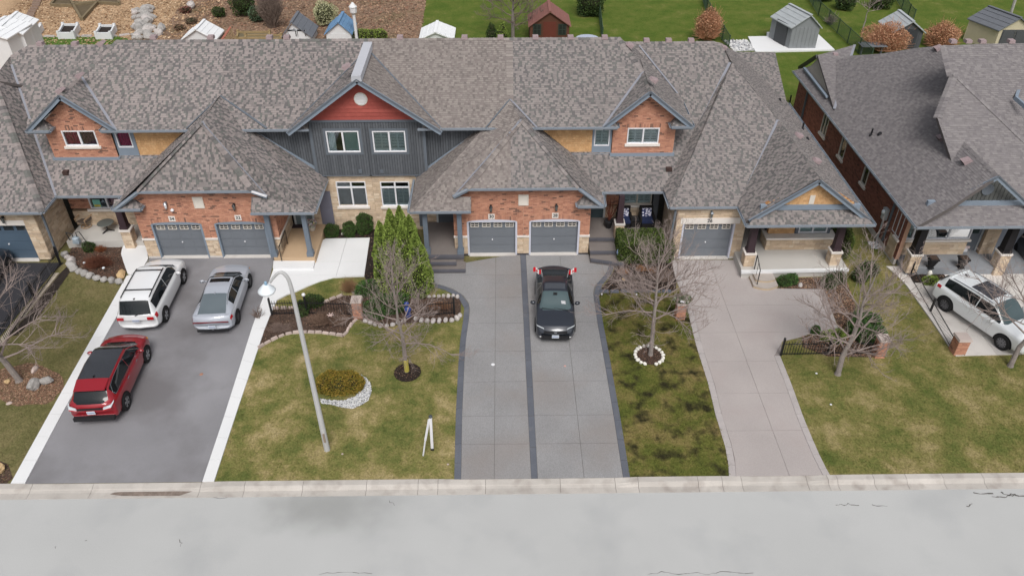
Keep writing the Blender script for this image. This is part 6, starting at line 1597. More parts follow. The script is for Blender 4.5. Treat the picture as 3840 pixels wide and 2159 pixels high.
# two little flags clipped to the rear windows
def car_flag(c, sd, label):
    p = c.root.matrix_basis @ Vector((0, 0, 0)); M_ = Matrix.Rotation(c.root.rotation_euler.z, 4, 'Z'); base = Vector(c.root.location)+M_ @ (c.pt(-.98, 10.6, sd, .02))
    t = thing('car_flag', label, 'flag', base, c.root.rotation_euler.z+sd*1.05, 'flags on the dark sedan')
    b = MB(); b.tube([(0, 0, 0), (sd*.06, -.03, .46)], .008, 5); b.build('flag_staff', M_white, t, local=True)
    red = mat('flag_red', (.55, .01, .02), .8, .05); wh = mat('flag_white', (.8, .8, .8), .8, .05)
    n = 12; g = []
    for k in range(n+1):
        u = k/n; g.append([Vector((sd*(.05+.05*math.sin(u*7)*u), -.04-u*.40, .44-.05*u*u-v*.26-.04*math.sin(u*5))) for v in (0, 1)])
    b = MB()
    for k in range(n): m = 0 if k < 3 or k >= 9 else 1; b.face([g[k][0], g[k+1][0], g[k+1][1], g[k][1]], m); o = Vector((sd*.003, 0, 0)); b.face([g[k][1]+o, g[k+1][1]+o, g[k+1][0]+o, g[k][0]+o], m)
    F_ = b.build('flag_cloth', [red, wh], t, local=True)
    leaf = [(0, .5), (.08, .28), (.2, .34), (.17, .08), (.32, .2), (.36, .1), (.5, .12), (.42, -.04), (.5, -.08), (.22, -.28), (.24, -.38), (.02, -.34), (.02, -.5)]; leaf = leaf+[(-x, y) for x, y in leaf[::-1]]
    ctr = (g[6][0]+g[6][1])/2
    for o in (.006, -.006):
        b = MB(); b.face([ctr+Vector((sd*.0+o, x*.16, y*.2)) for x, y in (leaf if o > 0 else leaf[::-1])]); b.build('leaf_emblem', red, F_, local=True)
car_flag(c, 1, 'small red and white maple leaf flag on the dark sedan, nearer the slate centre strip'); car_flag(c, -1, 'small red and white maple leaf flag on the dark sedan, nearer the clipped hedge')
# ---- white crossover at the right
D5 = dict(cat='suv', screenmat=M_screen, W=1.85, wheel=.37, axles=(-1.40, 1.44), bow=.17, multi=True, rim=mat('two_tone_alloy', srgb(120, 122, 128, .8), .25, .05, metal=.9), side=[(-1.84, -.24), (-.20, .96)], screen=(.40, 1.18), rear=(-2.30, -1.88), roofglass=[(-.92, .14, 13)], roofmat=mat('half_open_roof_glass', (.045, .043, .05), .08, .1, spec=.9), T=[
 (-2.36, .83, .44, .80, .68, .82), (-2.34, .88, .38, 1.00, .73, 1.05), (-2.28, .90, .32, 1.08, .74, 1.14), (-1.86, .915, .28, 1.09, .66, 1.60), (-1.4, .92, .26, 1.08, .66, 1.66), (-.4, .925, .24, 1.05, .66, 1.69), (.40, .925, .24, 1.03, .64, 1.65),
 (1.18, .92, .24, 1.04, .75, 1.07), (1.8, .91, .26, .99, .77, 1.02), (2.18, .88, .28, .88, .7, .91), (2.34, .81, .30, .72, .6, .74), (2.38, .70, .36, .6, .5, .61)])
D5['T'] = [(r[0]*1.06,)+r[1:] for r in D5['T']]; D5['axles'] = (-1.52, 1.50); D5['side'] = [(-1.94, -.25), (-.21, 1.02)]; D5['screen'] = (.424, 1.25); D5['rear'] = (-2.42, -1.98)
c = Car(D5); c.build('parked_suv', 'pearl white crossover with wide roof glass and dark spoked wheels', (22.0, 27.5, .02), R_(-155.5), P_pearl, 'vehicles parked on the driveways')
c.patch('tail_light', -2.33, -2.05, 5.2, 6.7, M_tail, off=.012); c.mirrors(.86, 1.10, P_pearl)
b = MB(); b.hexa([Vector(v) for v in ((-.50, -2.16, 1.50), (.50, -2.16, 1.50), (.60, -1.9, 1.60), (-.60, -1.9, 1.60), (-.48, -2.17, 1.53), (.48, -2.17, 1.53), (.58, -1.9, 1.64), (-.58, -1.9, 1.64))]); b.build('rear_spoiler', P_pearl, c.root, local=True)
for sd in (-1, 1):
    b = MB(); b.tube([c.pt(y, 11.8, sd, .02) for y in (-1.75, -1.2, -.4, .3)], .016, 5); b.build('roof_rail', mat('grey_rail', srgb(110, 116, 124), .4, .05), c.root, local=True)
fin(c, -1.62, M_plast); c.plate(-2.38, .82)
for y in (-.70, .40): c.patch('door_handle', y-.10, y+.10, 5.3, 5.55, P_pearl, off=.02, ny=2, nj=1)
# ---- dark cars only partly in view
D6 = dict(D4); D6['roofglass'] = []; D6.pop('roofglass')
c = Car(D6); c.build('parked_sedan', 'black car partly seen on the dark driveway behind the bare tree at left', at(-75, 1075)+Vector((0, 0, .004)), R_(3), paint('black_paint', srgb(30, 32, 40, .8), .1, .3), 'vehicles parked on the driveways')
c.mirrors(.66, .98, MATS['black_paint']); c.plate(-2.352, .56)
c = Car(D3 | {'roofglass': [], 'roofmat': M_carglass}); c.build('parked_suv', 'black car half hidden by twigs in front of the pale blue garage wall', at(3905, 1010)+Vector((0, 0, .02)), R_(178), MATS['black_paint'], 'vehicles parked on the driveways')
c.mirrors(.86, 1.10, MATS['black_paint'])
# ================================================================ trees and plants
def tri_mesh(name, V, mats, midx=None, quads=False):
    """V: (n, 3 or 4, 3) array of loose faces"""
    n, k = V.shape[:2]; me = bpy.data.meshes.new(name)
    me.vertices.add(n*k); me.vertices.foreach_set('co', V.reshape(-1).astype(np.float32)); me.loops.add(n*k); me.loops.foreach_set('vertex_index', np.arange(n*k, dtype=np.int32))
    me.polygons.add(n); me.polygons.foreach_set('loop_start', np.arange(0, n*k, k, dtype=np.int32))
    for q in mats: me.materials.append(q)
    if midx is not None: me.polygons.foreach_set('material_index', midx.astype(np.int32))
    me.update(calc_edges=True); return me
def leaves(C, size, rng, up=.3, out=None, aspect=.6, tip=None):
    """kite-shaped leaf faces at the points C"""
    n = len(C); d = rng.normal(size=(n, 3)); d[:, 2] += up
    if out is not None: d += out
    d /= np.linalg.norm(d, axis=1)[:, None]
    a = np.cross(d, rng.normal(size=(n, 3))); a /= np.linalg.norm(a, axis=1)[:, None]
    s = size*rng.uniform(.6, 1.35, n)[:, None]
    return np.stack([C-a*s*aspect*.5+d*s*.1, C-d*s*.5*0-d*s*.45, C+a*s*aspect*.5+d*s*.1, C+d*s*.65], 1)[:, [0, 1, 2, 3]]
def tints(name, *rgb, k=.9, rough=.75): return [mat(name+'_tint', srgb(*rgb[0], k), rough, .2, 3)]+[mat(name+'_tint_%s' % w_, srgb(*c, k), rough, .2, 3) for w_, c in zip(('pale', 'deep', 'mid', 'dry'), rgb[1:])]
T_cedar = tints('cedar_leaf', (130, 154, 58), (156, 176, 78), (84, 108, 38), (112, 136, 50))
T_box = tints('boxwood_leaf', (62, 92, 36), (80, 110, 44), (38, 60, 24), (52, 78, 30))
T_hedge = tints('hedge_leaf', (76, 94, 34), (96, 114, 44), (44, 60, 22), (62, 80, 30))
T_jun = tints('juniper_leaf', (66, 104, 44), (88, 124, 54), (40, 66, 30), (56, 88, 40))
T_gold = tints('gold_shrub_leaf', (142, 118, 36), (166, 134, 48), (104, 98, 26), (118, 116, 32))
T_rust = tints('rust_shrub_leaf', (196, 138, 102), (212, 156, 118), (160, 108, 80), (178, 142, 106))
T_cream = tints('cream_shrub_leaf', (188, 186, 140), (206, 204, 164), (146, 148, 100), (170, 172, 124))
T_dkgreen = tints('spruce_leaf', (56, 80, 32), (76, 100, 40), (32, 50, 22), (46, 68, 28))
T_blue = tints('bluish_leaf', (84, 108, 76), (100, 124, 90), (56, 78, 56), (70, 94, 66))
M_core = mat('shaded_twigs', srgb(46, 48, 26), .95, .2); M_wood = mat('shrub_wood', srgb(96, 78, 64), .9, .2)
def ellipsoid(n, rng, c, r, shell=.75, flat=0.0):
    d = rng.normal(size=(n, 3)); d /= np.linalg.norm(d, axis=1)[:, None]
    rad = shell+(1-shell)*rng.random(n)**.6
    lump = 1+.10*np.sin(d[:, 0]*5+c[0]*3)+.08*np.sin(d[:, 1]*6+c[1])+.06*np.sin(d[:, 2]*7)
    P = d*(rad*lump)[:, None]*np.array(r)+np.array(c); return P, d
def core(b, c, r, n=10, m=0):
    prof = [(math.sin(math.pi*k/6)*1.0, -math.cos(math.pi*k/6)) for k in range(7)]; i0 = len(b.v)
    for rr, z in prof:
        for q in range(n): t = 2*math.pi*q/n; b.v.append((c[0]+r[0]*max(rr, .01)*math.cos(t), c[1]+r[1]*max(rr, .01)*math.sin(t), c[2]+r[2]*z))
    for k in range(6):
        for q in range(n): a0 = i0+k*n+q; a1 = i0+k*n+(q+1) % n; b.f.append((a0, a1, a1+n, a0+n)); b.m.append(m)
def shrub(name, label, cat, blobs, tn, size=.06, dens=900, group=None, up=.3, corem=None, stems=True):
    """blobs: [(centre, radii)]; leaves over a dark twiggy core"""
    c0 = blobs[0][0]; t = thing(name, label, cat, (c0[0], c0[1], 0), group=group); rng = np.random.default_rng(int(abs(c0[0]*97+c0[1]*31)*10) % 99991)
    Cs, Os = [], []; b = MB()
    for c, r in blobs:
        n = int(dens*(r[0]*r[1]+r[0]*r[2]+r[1]*r[2])*4.2); P, d = ellipsoid(n, rng, c, r); k = P[:, 2] > .02
        Cs.append(P[k]); Os.append(d[k]); core(b, c, [q*.80 for q in r])
    C = np.concatenate(Cs); O = np.concatenate(Os)
    V = leaves(C, size, rng, up, O*1.2)-np.array([c0[0], c0[1], 0]); mi = rng.choice(4, len(C), p=[.4, .25, .15, .2])
    link('foliage', tri_mesh('foliage', V, tn, mi), t)
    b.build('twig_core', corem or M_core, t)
    return t
def twigs(b, base, tips, r0, r1, rng, bend=.15, seg=3, n=3):
    for tp in tips:
        p, q = Vector(base if not isinstance(base, list) else base[rng.integers(len(base))]), Vector(tp); L_ = (q-p).length
        pts = [p.lerp(q, k/seg)+Vector(rng.normal(size=3)*bend*L_*.25*(0 if k in (0,) else 1)) for k in range(seg+1)]
        b.tube(pts, [r0+(r1-r0)*k/seg for k in range(seg+1)], n, cap=False)
def twig_bush(name, label, cat, c, r, n, m, group=None, rad=(.012, .004), fork=2, flat=.3):
    t = thing(name, label, cat, (c[0], c[1], 0), group=group); rng = np.random.default_rng(int(abs(c[0]*71+c[1]*13)*10) % 99991); b = MB()
    for k in range(n):
        a = rng.uniform(0, 2*math.pi); e = rng.uniform(flat, 1)**.8; rr = rng.uniform(.7, 1.05)
        d = Vector((math.cos(a)*math.sqrt(max(0, 1-e*e))*r[0], math.sin(a)*math.sqrt(max(0, 1-e*e))*r[1], e*r[2]))*rr
        p = Vector((c[0], c[1], 0))+Vector((d.x*.25, d.y*.25, .0))*rng.random(); tip = Vector((c[0], c[1], 0))+d
        twigs(b, p, [tip], rad[0], rad[1], rng)
        for _ in range(fork):
            s = p.lerp(tip, rng.uniform(.35, .8)); twigs(b, s, [s+Vector((rng.normal()*.25*r[0], rng.normal()*.25*r[1], abs(rng.normal())*.22*r[2]))+(tip-s)*.4], rad[1]*1.4, rad[1]*.7, rng, seg=2)
    b.build('twigs', m, t); return t
M_bark = mat('grey_bark', srgb(142, 132, 126), .95, .16, 6, .2, 30, .3); M_twig = mat('pinkish_twig', srgb(150, 134, 128), .95, .14, 4); M_twig2 = mat('brown_twig', srgb(128, 108, 98), .95, .2, 4)
def bare_tree(label, base, h, spread, seed, fork=1.7, r=.10, nlimb=10, lean=(0, 0), guard=False, droop=.15, name='bare_tree', tw=M_twig, group='bare trees on the front lawns', lv=(8, 5, 3), minr=.0055):
    rng = np.random.default_rng(seed); t = thing(name, label, 'tree', base, group=group); b = MB(); base = Vector(base)
    top = base+Vector((lean[0], lean[1], h*.92)); 
    tp = [base+Vector((0, 0, -.05)), base+Vector((0, 0, .12))]+[base.lerp(top, k/6)+Vector((rng.normal()*.05, rng.normal()*.05, 0)) for k in range(1, 7)]
    tr = [r*1.5, r*1.08, r*.98, r*.85, r*.6, r*.42, r*.26, r*.1]
    b.tube(tp, tr, 9, cap=False); b.build('trunk', M_bark, t)
    c = MB()
    def branch(p, d, L_, r0, lev):
        n = 4; P = [p]; q = p; dd = d.normalized()
        for k in range(n):
            dd = (dd+Vector(rng.normal(size=3)*.13)+Vector((0, 0, (.10 if lev else .05)-droop*(lev == 0 and k > 1)*.5))).normalized(); q = q+dd*(L_/n); P.append(q)
        c.tube(P, [r0*(1-.78*k/n) for k in range(n+1)], 6 if lev == 0 else (4 if lev == 1 else 3), cap=False)
        if lev >= 3: return
        m_ = lv[lev] if lev < 3 else 0
        if lev == 0: m_ = max(3, round(m_*min(1, L_/spread+.1)))
        for k in range(m_):
            f = rng.uniform(.22, 1.0); i = min(int(f*n), n-1); s = P[i].lerp(P[i+1], f*n-i); ax = (P[i+1]-P[i]).normalized()
            sd = Vector(rng.normal(size=3)); sd = (sd-ax*sd.dot(ax)).normalized(); ang = rng.uniform(.45, .95)
            branch(s, ax*math.cos(ang)+sd*math.sin(ang)+Vector((0, 0, .12)), L_*rng.uniform(.38, .62)*(1.1-.3*f), max(minr, r0*(.42 if lev == 0 else .5)), lev+1)
    for k in range(nlimb):
        f = ((k+rng.random()*.8)/nlimb)**1.15; z = fork+(h*.74-fork)*f; s = base.lerp(top, z/(h*.92)); a = k*2.4+rng.normal()*.35; el = .12+.95*f+rng.normal()*.12
        L_ = spread*(1.12-.35*f)*rng.uniform(.8, 1.15)
        branch(s, Vector((math.cos(a)*math.cos(el), math.sin(a)*math.cos(el), math.sin(el))), L_, max(.014, r*(.40-.16*f)), 0)
    c.build('crown', tw, t)
    if guard:
        g = MB(); g.lathe([(r*1.25, .02), (r*1.28, .05), (r*1.15, .62), (r*1.1, .63)], base, 12); g.build('trunk_guard', mat('yellow_trunk_guard', srgb(186, 172, 70), .6, .1, 3), t)
    return t
bare_tree('young bare tree with a yellow trunk guard in a black mulch circle', at(1526, 1392), 6.2, 1.95, 11, fork=1.5, r=.085, nlimb=20, lean=(-.25, .1), guard=True)
bare_tree('bare tree ringed by white painted stones', at(2439, 1330), 6.2, 2.2, 23, fork=1.9, r=.095, nlimb=22, lean=(-.2, .25), lv=(9, 5, 3))
bare_tree('bare tree forking low beside the short iron fence and brick pillar', at(3141, 1402), 6.0, 2.35, 35, fork=1.0, r=.11, nlimb=20, lean=(.35, .3), lv=(8, 5, 3))
bare_tree('leaning bare tree in the leaf-littered bed at far left', at(72, 1428), 6.6, 2.6, 47, fork=1.2, r=.12, nlimb=20, lean=(-1.0, .2), lv=(8, 5, 3))
bare_tree('bare tree leaning in front of the pearl white crossover', at(3788, 1372), 6.0, 2.8, 59, fork=1.4, r=.10, nlimb=18, lean=(.9, .4), lv=(8, 5, 3))

# cedars by the aggregate steps
cz = zz(950, 520)
ced = [((1310, 682), 31.3), ((1405, 652), 31.2), ((1500, 742), 31.1), ((1212, 800), 30.5), ((1288, 790), 30.2), ((1424, 806), 30.1), ((1556, 908), 30.0), ((1612, 1010), 30.3)]
clab = ['back cedar at the left of the tall clump', 'tallest and middle cedar at the back of the clump', 'back cedar at the right of the tall clump', 'outermost left cedar of the clump', 'front left cedar of the clump', 'front middle cedar behind the bare tree twigs', 'front right cedar of the clump', 'lowest cedar beside the slate-edged steps']
for (tp, Y), lb in zip(ced, clab):
    T_ = aty(950+tp[0]/2.576, 520+tp[1]/2.576, Y); h = T_.z; rng = np.random.default_rng(int(tp[0])); r = .36+.035*h
    t = thing('cedar', 'narrow bright green evergreen, '+lb, 'cedar', (T_.x, Y, 0), group='cedars beside the aggregate steps')
    n = 5200; z = h*rng.random(n)**.9; prof = np.clip((1-(z/h)**2.6), 0, 1)**.75*np.clip(z/.5+.55, 0, 1); a = rng.uniform(0, 2*math.pi, n)
    lump = 1+.12*np.sin(a*3+z*2.2)+.10*np.sin(a*5-z*3.7); rr = r*prof*lump*(.72+.28*rng.random(n)**.5)
    C = np.stack([rr*np.cos(a), rr*np.sin(a), z], 1); O = np.stack([np.cos(a), np.sin(a), np.full(n, 1.6)], 1)
    V = leaves(C, .105, rng, .5, O*1.1, .55); link('foliage', tri_mesh('foliage', V, T_cedar, rng.choice(4, n, p=[.38, .27, .15, .2])), t)
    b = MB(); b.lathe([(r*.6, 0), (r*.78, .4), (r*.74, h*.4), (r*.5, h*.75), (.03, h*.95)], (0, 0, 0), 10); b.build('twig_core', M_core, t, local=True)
    b = MB(); b.tube([(0, 0, -.05), (0, 0, .5)], .06, 6); b.build('trunk', M_wood, t, local=True)
# clipped boxwoods below the stone wall of the centre house
for p, r, lb in (((1246, 884), .40, 'round clipped boxwood nearest the tan porch'), ((1313, 884), .36, 'round clipped boxwood in front of a similar one'), ((1313, 862), .34, 'round clipped boxwood tucked behind another'), ((1368, 872), .48, 'largest clipped boxwood beside the cedars')):
    q = at(*p); shrub('boxwood', lb, 'shrub', [((q.x, q.y, r*.85), (r, r, r*.9))]+([((q.x, q.y+.25, r*1.6), (r*.95, r*.8, r*.7))] if r > .45 else []), T_box, .05, 1500, 'clipped boxwoods below the stone wall')
# clipped hedge in front of the porch of 28
h0, h1 = at(2306, 972), at(2516, 972); rng = np.random.default_rng(5)
t = thing('hedge', 'clipped dark green hedge in front of the porch with two blue chairs', 'hedge', ((h0.x+h1.x)/2, 33.1, 0))
HX0, HX1, HY0, HY1, HZ = h0.x+.05, 8.1, 32.45, 33.85, 1.32
n = 15000; f = rng.random(n); C = np.stack([rng.uniform(HX0, HX1, n), rng.uniform(HY0, HY1, n), rng.uniform(.05, HZ, n)], 1)
side_ = rng.choice(5, n, p=[.42, .26, .12, .12, .08]); j = rng.random(n)*.10
C[side_ == 0, 2] = HZ-j[side_ == 0]+.05*np.sin(C[side_ == 0, 0]*4)*np.sin(C[side_ == 0, 1]*5); C[side_ == 1, 1] = HY0+j[side_ == 1]+.06*np.sin(C[side_ == 1, 0]*5); C[side_ == 2, 0] = HX0+j[side_ == 2]; C[side_ == 3, 0] = HX1-j[side_ == 3]; C[side_ == 4, 1] = HY1-j[side_ == 4]
V = leaves(C, .075, rng, .5)-np.array(t.location); link('foliage', tri_mesh('foliage', V, T_hedge, rng.choice(4, n, p=[.4, .2, .2, .2])), t)
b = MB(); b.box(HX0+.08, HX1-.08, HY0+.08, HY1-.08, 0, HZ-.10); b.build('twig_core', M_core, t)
q = at(2525, 940); shrub('shrub', 'dark evergreen bulging past the garage corner of number 26', 'shrub', [((8.15, 32.45, .75), (.45, .35, .65))], T_hedge, .07, 800)
# dark hedge beyond the stone bay of 26
q = at(3135, 965, .2); shrub('shrub', 'dark evergreen wedge between the stone bay and purple column of number 26', 'shrub', [((17.3, 33.0, .9), (.4, .7, .9)), ((17.35, 34.0, 1.0), (.4, .7, .9))], T_hedge, .08, 500)

def spread_shrub(label, pts, tn, size=.06, dens=900, cat='shrub', name='shrub', group=None, h=.35):
    bl = [((at(*p).x, at(*p).y, r*h), (r, r*.85, r*max(h*1.6, .5))) for p, r in pts]; return shrub(name, label, cat, bl, tn, size, dens, group)
Z5 = lambda x, y: (950+x/2.576, 1000+y/2.576)
spread_shrub('low spreading green juniper left of the brick pillar top', [(Z5(1130, 250), .55), (Z5(1060, 270), .4)], T_jun, h=.5)
spread_shrub('wide low green juniper right of the brick pillar behind the bare tree', [(Z5(1150, 440), .55), (Z5(1240, 400), .6), (Z5(1340, 420), .6), (Z5(1200, 490), .4), (Z5(1400, 350), .5)], T_jun, h=.45)
spread_shrub('dark green shrub behind the black iron fence', [(Z5(580, 375), .42), (Z5(630, 365), .3)], T_dkgreen, h=.6)
spread_shrub('small dark upright yew at the fence post', [(Z5(480, 440), .32), (Z5(480, 470), .25)], T_dkgreen, h=.8)
spread_shrub('oval gold and green shrub beside the white gravel crescent', [(Z5(720, 1170), .55), (Z5(830, 1190), .62), (Z5(940, 1170), .58), (Z5(780, 1120), .5), (Z5(900, 1120), .5), (Z5(1000, 1160), .4)], T_gold, size=.06, dens=1500, h=.45)
q = at(*Z5(720, 560)); twig_bush('dormant_shrub', 'brown twiggy mound with an ornament, in front of the iron fence', 'shrub', (q.x, q.y+.1), (1.0, .55, .62), 420, mat('brown_shrub_twig', srgb(126, 100, 84), .95, .2, 4), flat=.15)
q = at(*Z5(250, 600)); twig_bush('dormant_shrub', 'flat brown twiggy shrub beside the pale driveway edging', 'shrub', (q.x, q.y), (.7, .4, .25), 160, M_twig2, flat=.1)
q = at(*Z5(70, 520)); twig_bush('dormant_shrub', 'sparse spiky shrub overhanging the driveway edging', 'shrub', (q.x-.1, q.y+.2), (.45, .4, .7), 24, M_twig2, rad=(.014, .005))
M_straw = mat('tan_ornamental_grass', srgb(158, 122, 86), .95, .2, 4)
q = at(*Z5(930, 240)); twig_bush('ornamental_grass', 'tan ornamental grass tuft at the end of the pale walkway', 'grass', (q.x, q.y), (.55, .45, .75), 320, M_straw, rad=(.01, .003), fork=1)
q = at(*Z5(1800, 400)); twig_bush('ornamental_grass', 'rusty cut grass bed behind the right-hand iron fence', 'grass', (q.x, q.y), (.75, .35, .35), 300, mat('rusty_grass', srgb(142, 104, 80), .95, .2, 4), rad=(.012, .004), fork=1)
# beds at the left porch
Z0 = lambda x, y: (x/2.576, 520+y/2.576)
q = at(*Z0(950, 1230)); twig_bush('dormant_shrub', 'reddish brown twiggy shrub in the bed below the left porch', 'shrub', (q.x, q.y), (.85, .55, .6), 340, mat('reddish_twig', srgb(112, 66, 48), .95, .25, 4), flat=.15)
q = at(*Z0(980, 1090)); twig_bush('ornamental_grass', 'orange dried grass against the left porch step', 'grass', (q.x, q.y), (.4, .3, .4), 160, mat('orange_grass', srgb(148, 86, 52), .95, .2, 4), rad=(.01, .003), fork=1)
spread_shrub('small dark evergreen against the left porch step', [(Z0(870, 1085), .32)], T_dkgreen, h=.7)
# bed below the hedge of 28
Z7 = lambda x, y: (1900+x/2.576, 520+y/2.576)
for p, r, lb in (((1125, 1310), .36, 'tan dead grass tuft nearest the dark driveway border'), ((1290, 1280), .36, 'tan dead grass tuft in the middle of the black bed'), ((1400, 1300), .34, 'tan dead grass tuft nearest the pinkish driveway')):
    q = at(*Z7(*p)); twig_bush('ornamental_grass', lb, 'grass', (q.x, q.y), (r, r*.7, .4), 150, mat('dead_grass', srgb(170, 122, 86), .95, .2, 4), 'grass tufts in the black bed', rad=(.01, .003), fork=1)
q = at(*Z7(1480, 1380)); twig_bush('dormant_shrub', 'bare twigs low in the black bed beside the pinkish driveway', 'shrub', (q.x, q.y), (.8, .6, .9), 90, M_twig2, rad=(.012, .004))
# number 26 and right-hand beds
Z8 = lambda x, y: (2840+x/2.576, 1000+y/2.576)
spread_shrub('dark green juniper mound at the foot of the curved steps', [(Z8(250, 170), .38), (Z8(310, 160), .36), (Z8(330, 130), .3)], T_jun, h=.5)
spread_shrub('large loose green shrub behind the right-hand bare tree', [(Z8(1040, 700), .55), (Z8(1130, 700), .5), (Z8(950, 640), .5), (Z8(1080, 580), .5), (Z8(1000, 520), .4)], T_jun, size=.08, h=.55)
spread_shrub('bright green shrub behind the short iron fence', [(Z8(760, 710), .42), (Z8(680, 700), .35)], T_cedar, size=.07, h=.55)
spread_shrub('small pointed green shrub at the corner of the pinkish driveway', [(Z8(550, 650), .2), (Z8(560, 640), .16)], T_jun, h=1.0)
for p, r, lb in (((980, 130), .45, 'green shrub at the porch end of number 26'), ((1060, 70), .5, 'loose shrub on the strip beside the separate house'), ((680, 190), .4, 'ragged shrub below the right porch pier of number 26'), ((760, 150), .42, 'dark shrub below the porch edge of number 26')): spread_shrub(lb, [(Z8(*p), r)], T_dkgreen, size=.07, dens=500, h=.6)
spread_shrub('yellow green shrub next to the white ornament at the right porch', [(Z8(1650, 165), .3), (Z8(1700, 150), .22)], T_cedar, h=.6)
q = at(2530, 1128, .9)
# back gardens
Y1 = lambda x, y: (x/2.576, y/2.576)
def bk(label, p, r, tn, h=.9, size=.12, dens=160, rz=None, name='shrub', cat='shrub', group=None): 
    q = at(*p); return shrub(name, label, cat, [((q.x, q.y, r*h), (r, r, rz or r*h))], tn, size, dens, group)
bk('big dark green evergreen at the top of the mulched garden', Y1(2370, 150), 1.15, T_dkgreen, 1.0); bk('bluish green bush beside the big dark evergreen', Y1(2490, 205), .8, T_blue, .8)
bk('small round green shrub alone on the brown mulch', Y1(2125, 165), .58, T_dkgreen, .8); bk('flattened brown mound of dormant heather', Y1(1850, 225), .55, tints('heather', (128, 104, 84), (142, 120, 98), (100, 80, 64), (116, 96, 76)), .4)
bk('reddish brown low shrub below the white boulder', Y1(1800, 125), .55, tints('red_shrub', (126, 78, 66), (140, 92, 78), (98, 60, 52), (112, 72, 62)), .5); bk('brown cut-back perennial clump near the white roofed shed', Y1(1735, 285), .5, tints('brown_clump', (138, 104, 82), (150, 118, 94), (110, 84, 66), (124, 96, 76)), .4)
Y2 = lambda x, y: (950+x/2.576, y/2.576)
bk('pale cream round bush behind the blue roofed shed', Y2(705, 240), 1.05, T_cream, .95, .10, 260)
for k, p in enumerate(((1000, 372), (1060, 372), (1120, 374), (1180, 374), (1240, 376))): pass
bl = [((at(*Y2(x, 385)).x, at(*Y2(x, 385)).y, .4), (.55, .35, .5)) for x in range(1020, 1290, 45)]; shrub('hedge', 'low clipped yellow green hedge right of the white garden lamp', 'hedge', bl, T_cedar, .10, 260)
q = at(*Y2(190, 270)); twig_bush('bare_shrub', 'tall bare grey shrub beside the big evergreen', 'shrub', (q.x, q.y), (1.6, 1.2, 3.2), 330, mat('grey_twig', srgb(136, 118, 106), .95, .2, 3), rad=(.03, .012), flat=.5)
for p, lb in ((2300, 'small dark conifer at the left foot of the bare garden tree'), (2410, 'small bright conifer at the foot of the bare garden tree')): 
    q = at(*Y2(p, 395)); shrub('conifer', lb, 'shrub', [((q.x, q.y, .5), (.5, .5, .7)), ((q.x, q.y, 1.0), (.28, .28, .5))], T_dkgreen if p < 2350 else T_cedar, .10, 260)
Y3 = lambda x, y: (1900+x/2.576, y/2.576)
q = at(*Y3(60, 370)); bare_tree('dense bare garden tree left of the brown shed', (q.x, q.y, 0), 6.0, 2.3, 71, fork=1.0, r=.15, nlimb=16, name='bare_tree', tw=mat('grey_brown_twig', srgb(122, 106, 98), .95, .2, 3), group='bare trees in the back gardens', lv=(7, 6, 3), minr=.012)
q = at(*Y3(805, 152)); shrub('cedar', 'dark green clipped cedar at the head of the lawn fence', 'cedar', [((q.x, q.y, 1.2), (1.25, 1.1, 1.3)), ((q.x, q.y, 2.6), (1.15, 1.05, 1.3))], T_dkgreen, .14, 170)
def rust(lb, p, r, h, tn=T_rust):
    q = at(*p); t = twig_bush('dormant_shrub', lb, 'shrub', (q.x, q.y), (r, r*.85, h), 520, tn[0], 'rust coloured shrubs in the back gardens', rad=(.022, .010), fork=3, flat=.1)
    rng = np.random.default_rng(int(q.x*10) % 1000); P, d = ellipsoid(int(2600*r), rng, (q.x, q.y, h*.55), (r*.98, r*.85, h*.5)); P = P[P[:, 2] > .2]
    link('dry_leaves', tri_mesh('dry_leaves', leaves(P, .10, rng, .4, None)-np.array([q.x, q.y, 0]), tn, rng.choice(4, len(P))), t)
rust('tall rust coloured dormant bush at the end of the lawn fence', Y3(1930, 385), 1.15, 2.4)
Y4 = lambda x, y: (2840+x/2.576, y/2.576)
rust('wide rust coloured bush in front of the dark grey shed', Y4(1220, 480), 1.9, 2.0); rust('rust coloured bush right of the dark grey shed', Y4(1760, 450), 1.45, 1.8)
for p, lb in (((840, 92), 'left of two round green bushes at the top edge of the lawn'), ((1185, 80), 'right of two round green bushes at the top edge of the lawn'), ((640, 4), 'round green bush cut off by the top edge')):
    bk(lb, Y4(*p), 1.0, T_dkgreen, .8, .14, 150, group='round green bushes on the back lawn')
q = at(*Y4(1015, 320)); bare_tree('thin bare sapling on the back lawn', (q.x, q.y, 0), 3.4, 1.0, 83, fork=1.8, r=.06, nlimb=8, group='bare trees in the back gardens', lv=(5, 3, 0), minr=.012)
q = at(*Y4(700, 240)); twig_bush('bare_shrub', 'small bare grey shrub against the chain fence', 'shrub', (q.x, q.y), (.7, .6, 1.1), 60, M_twig, rad=(.02, .01))

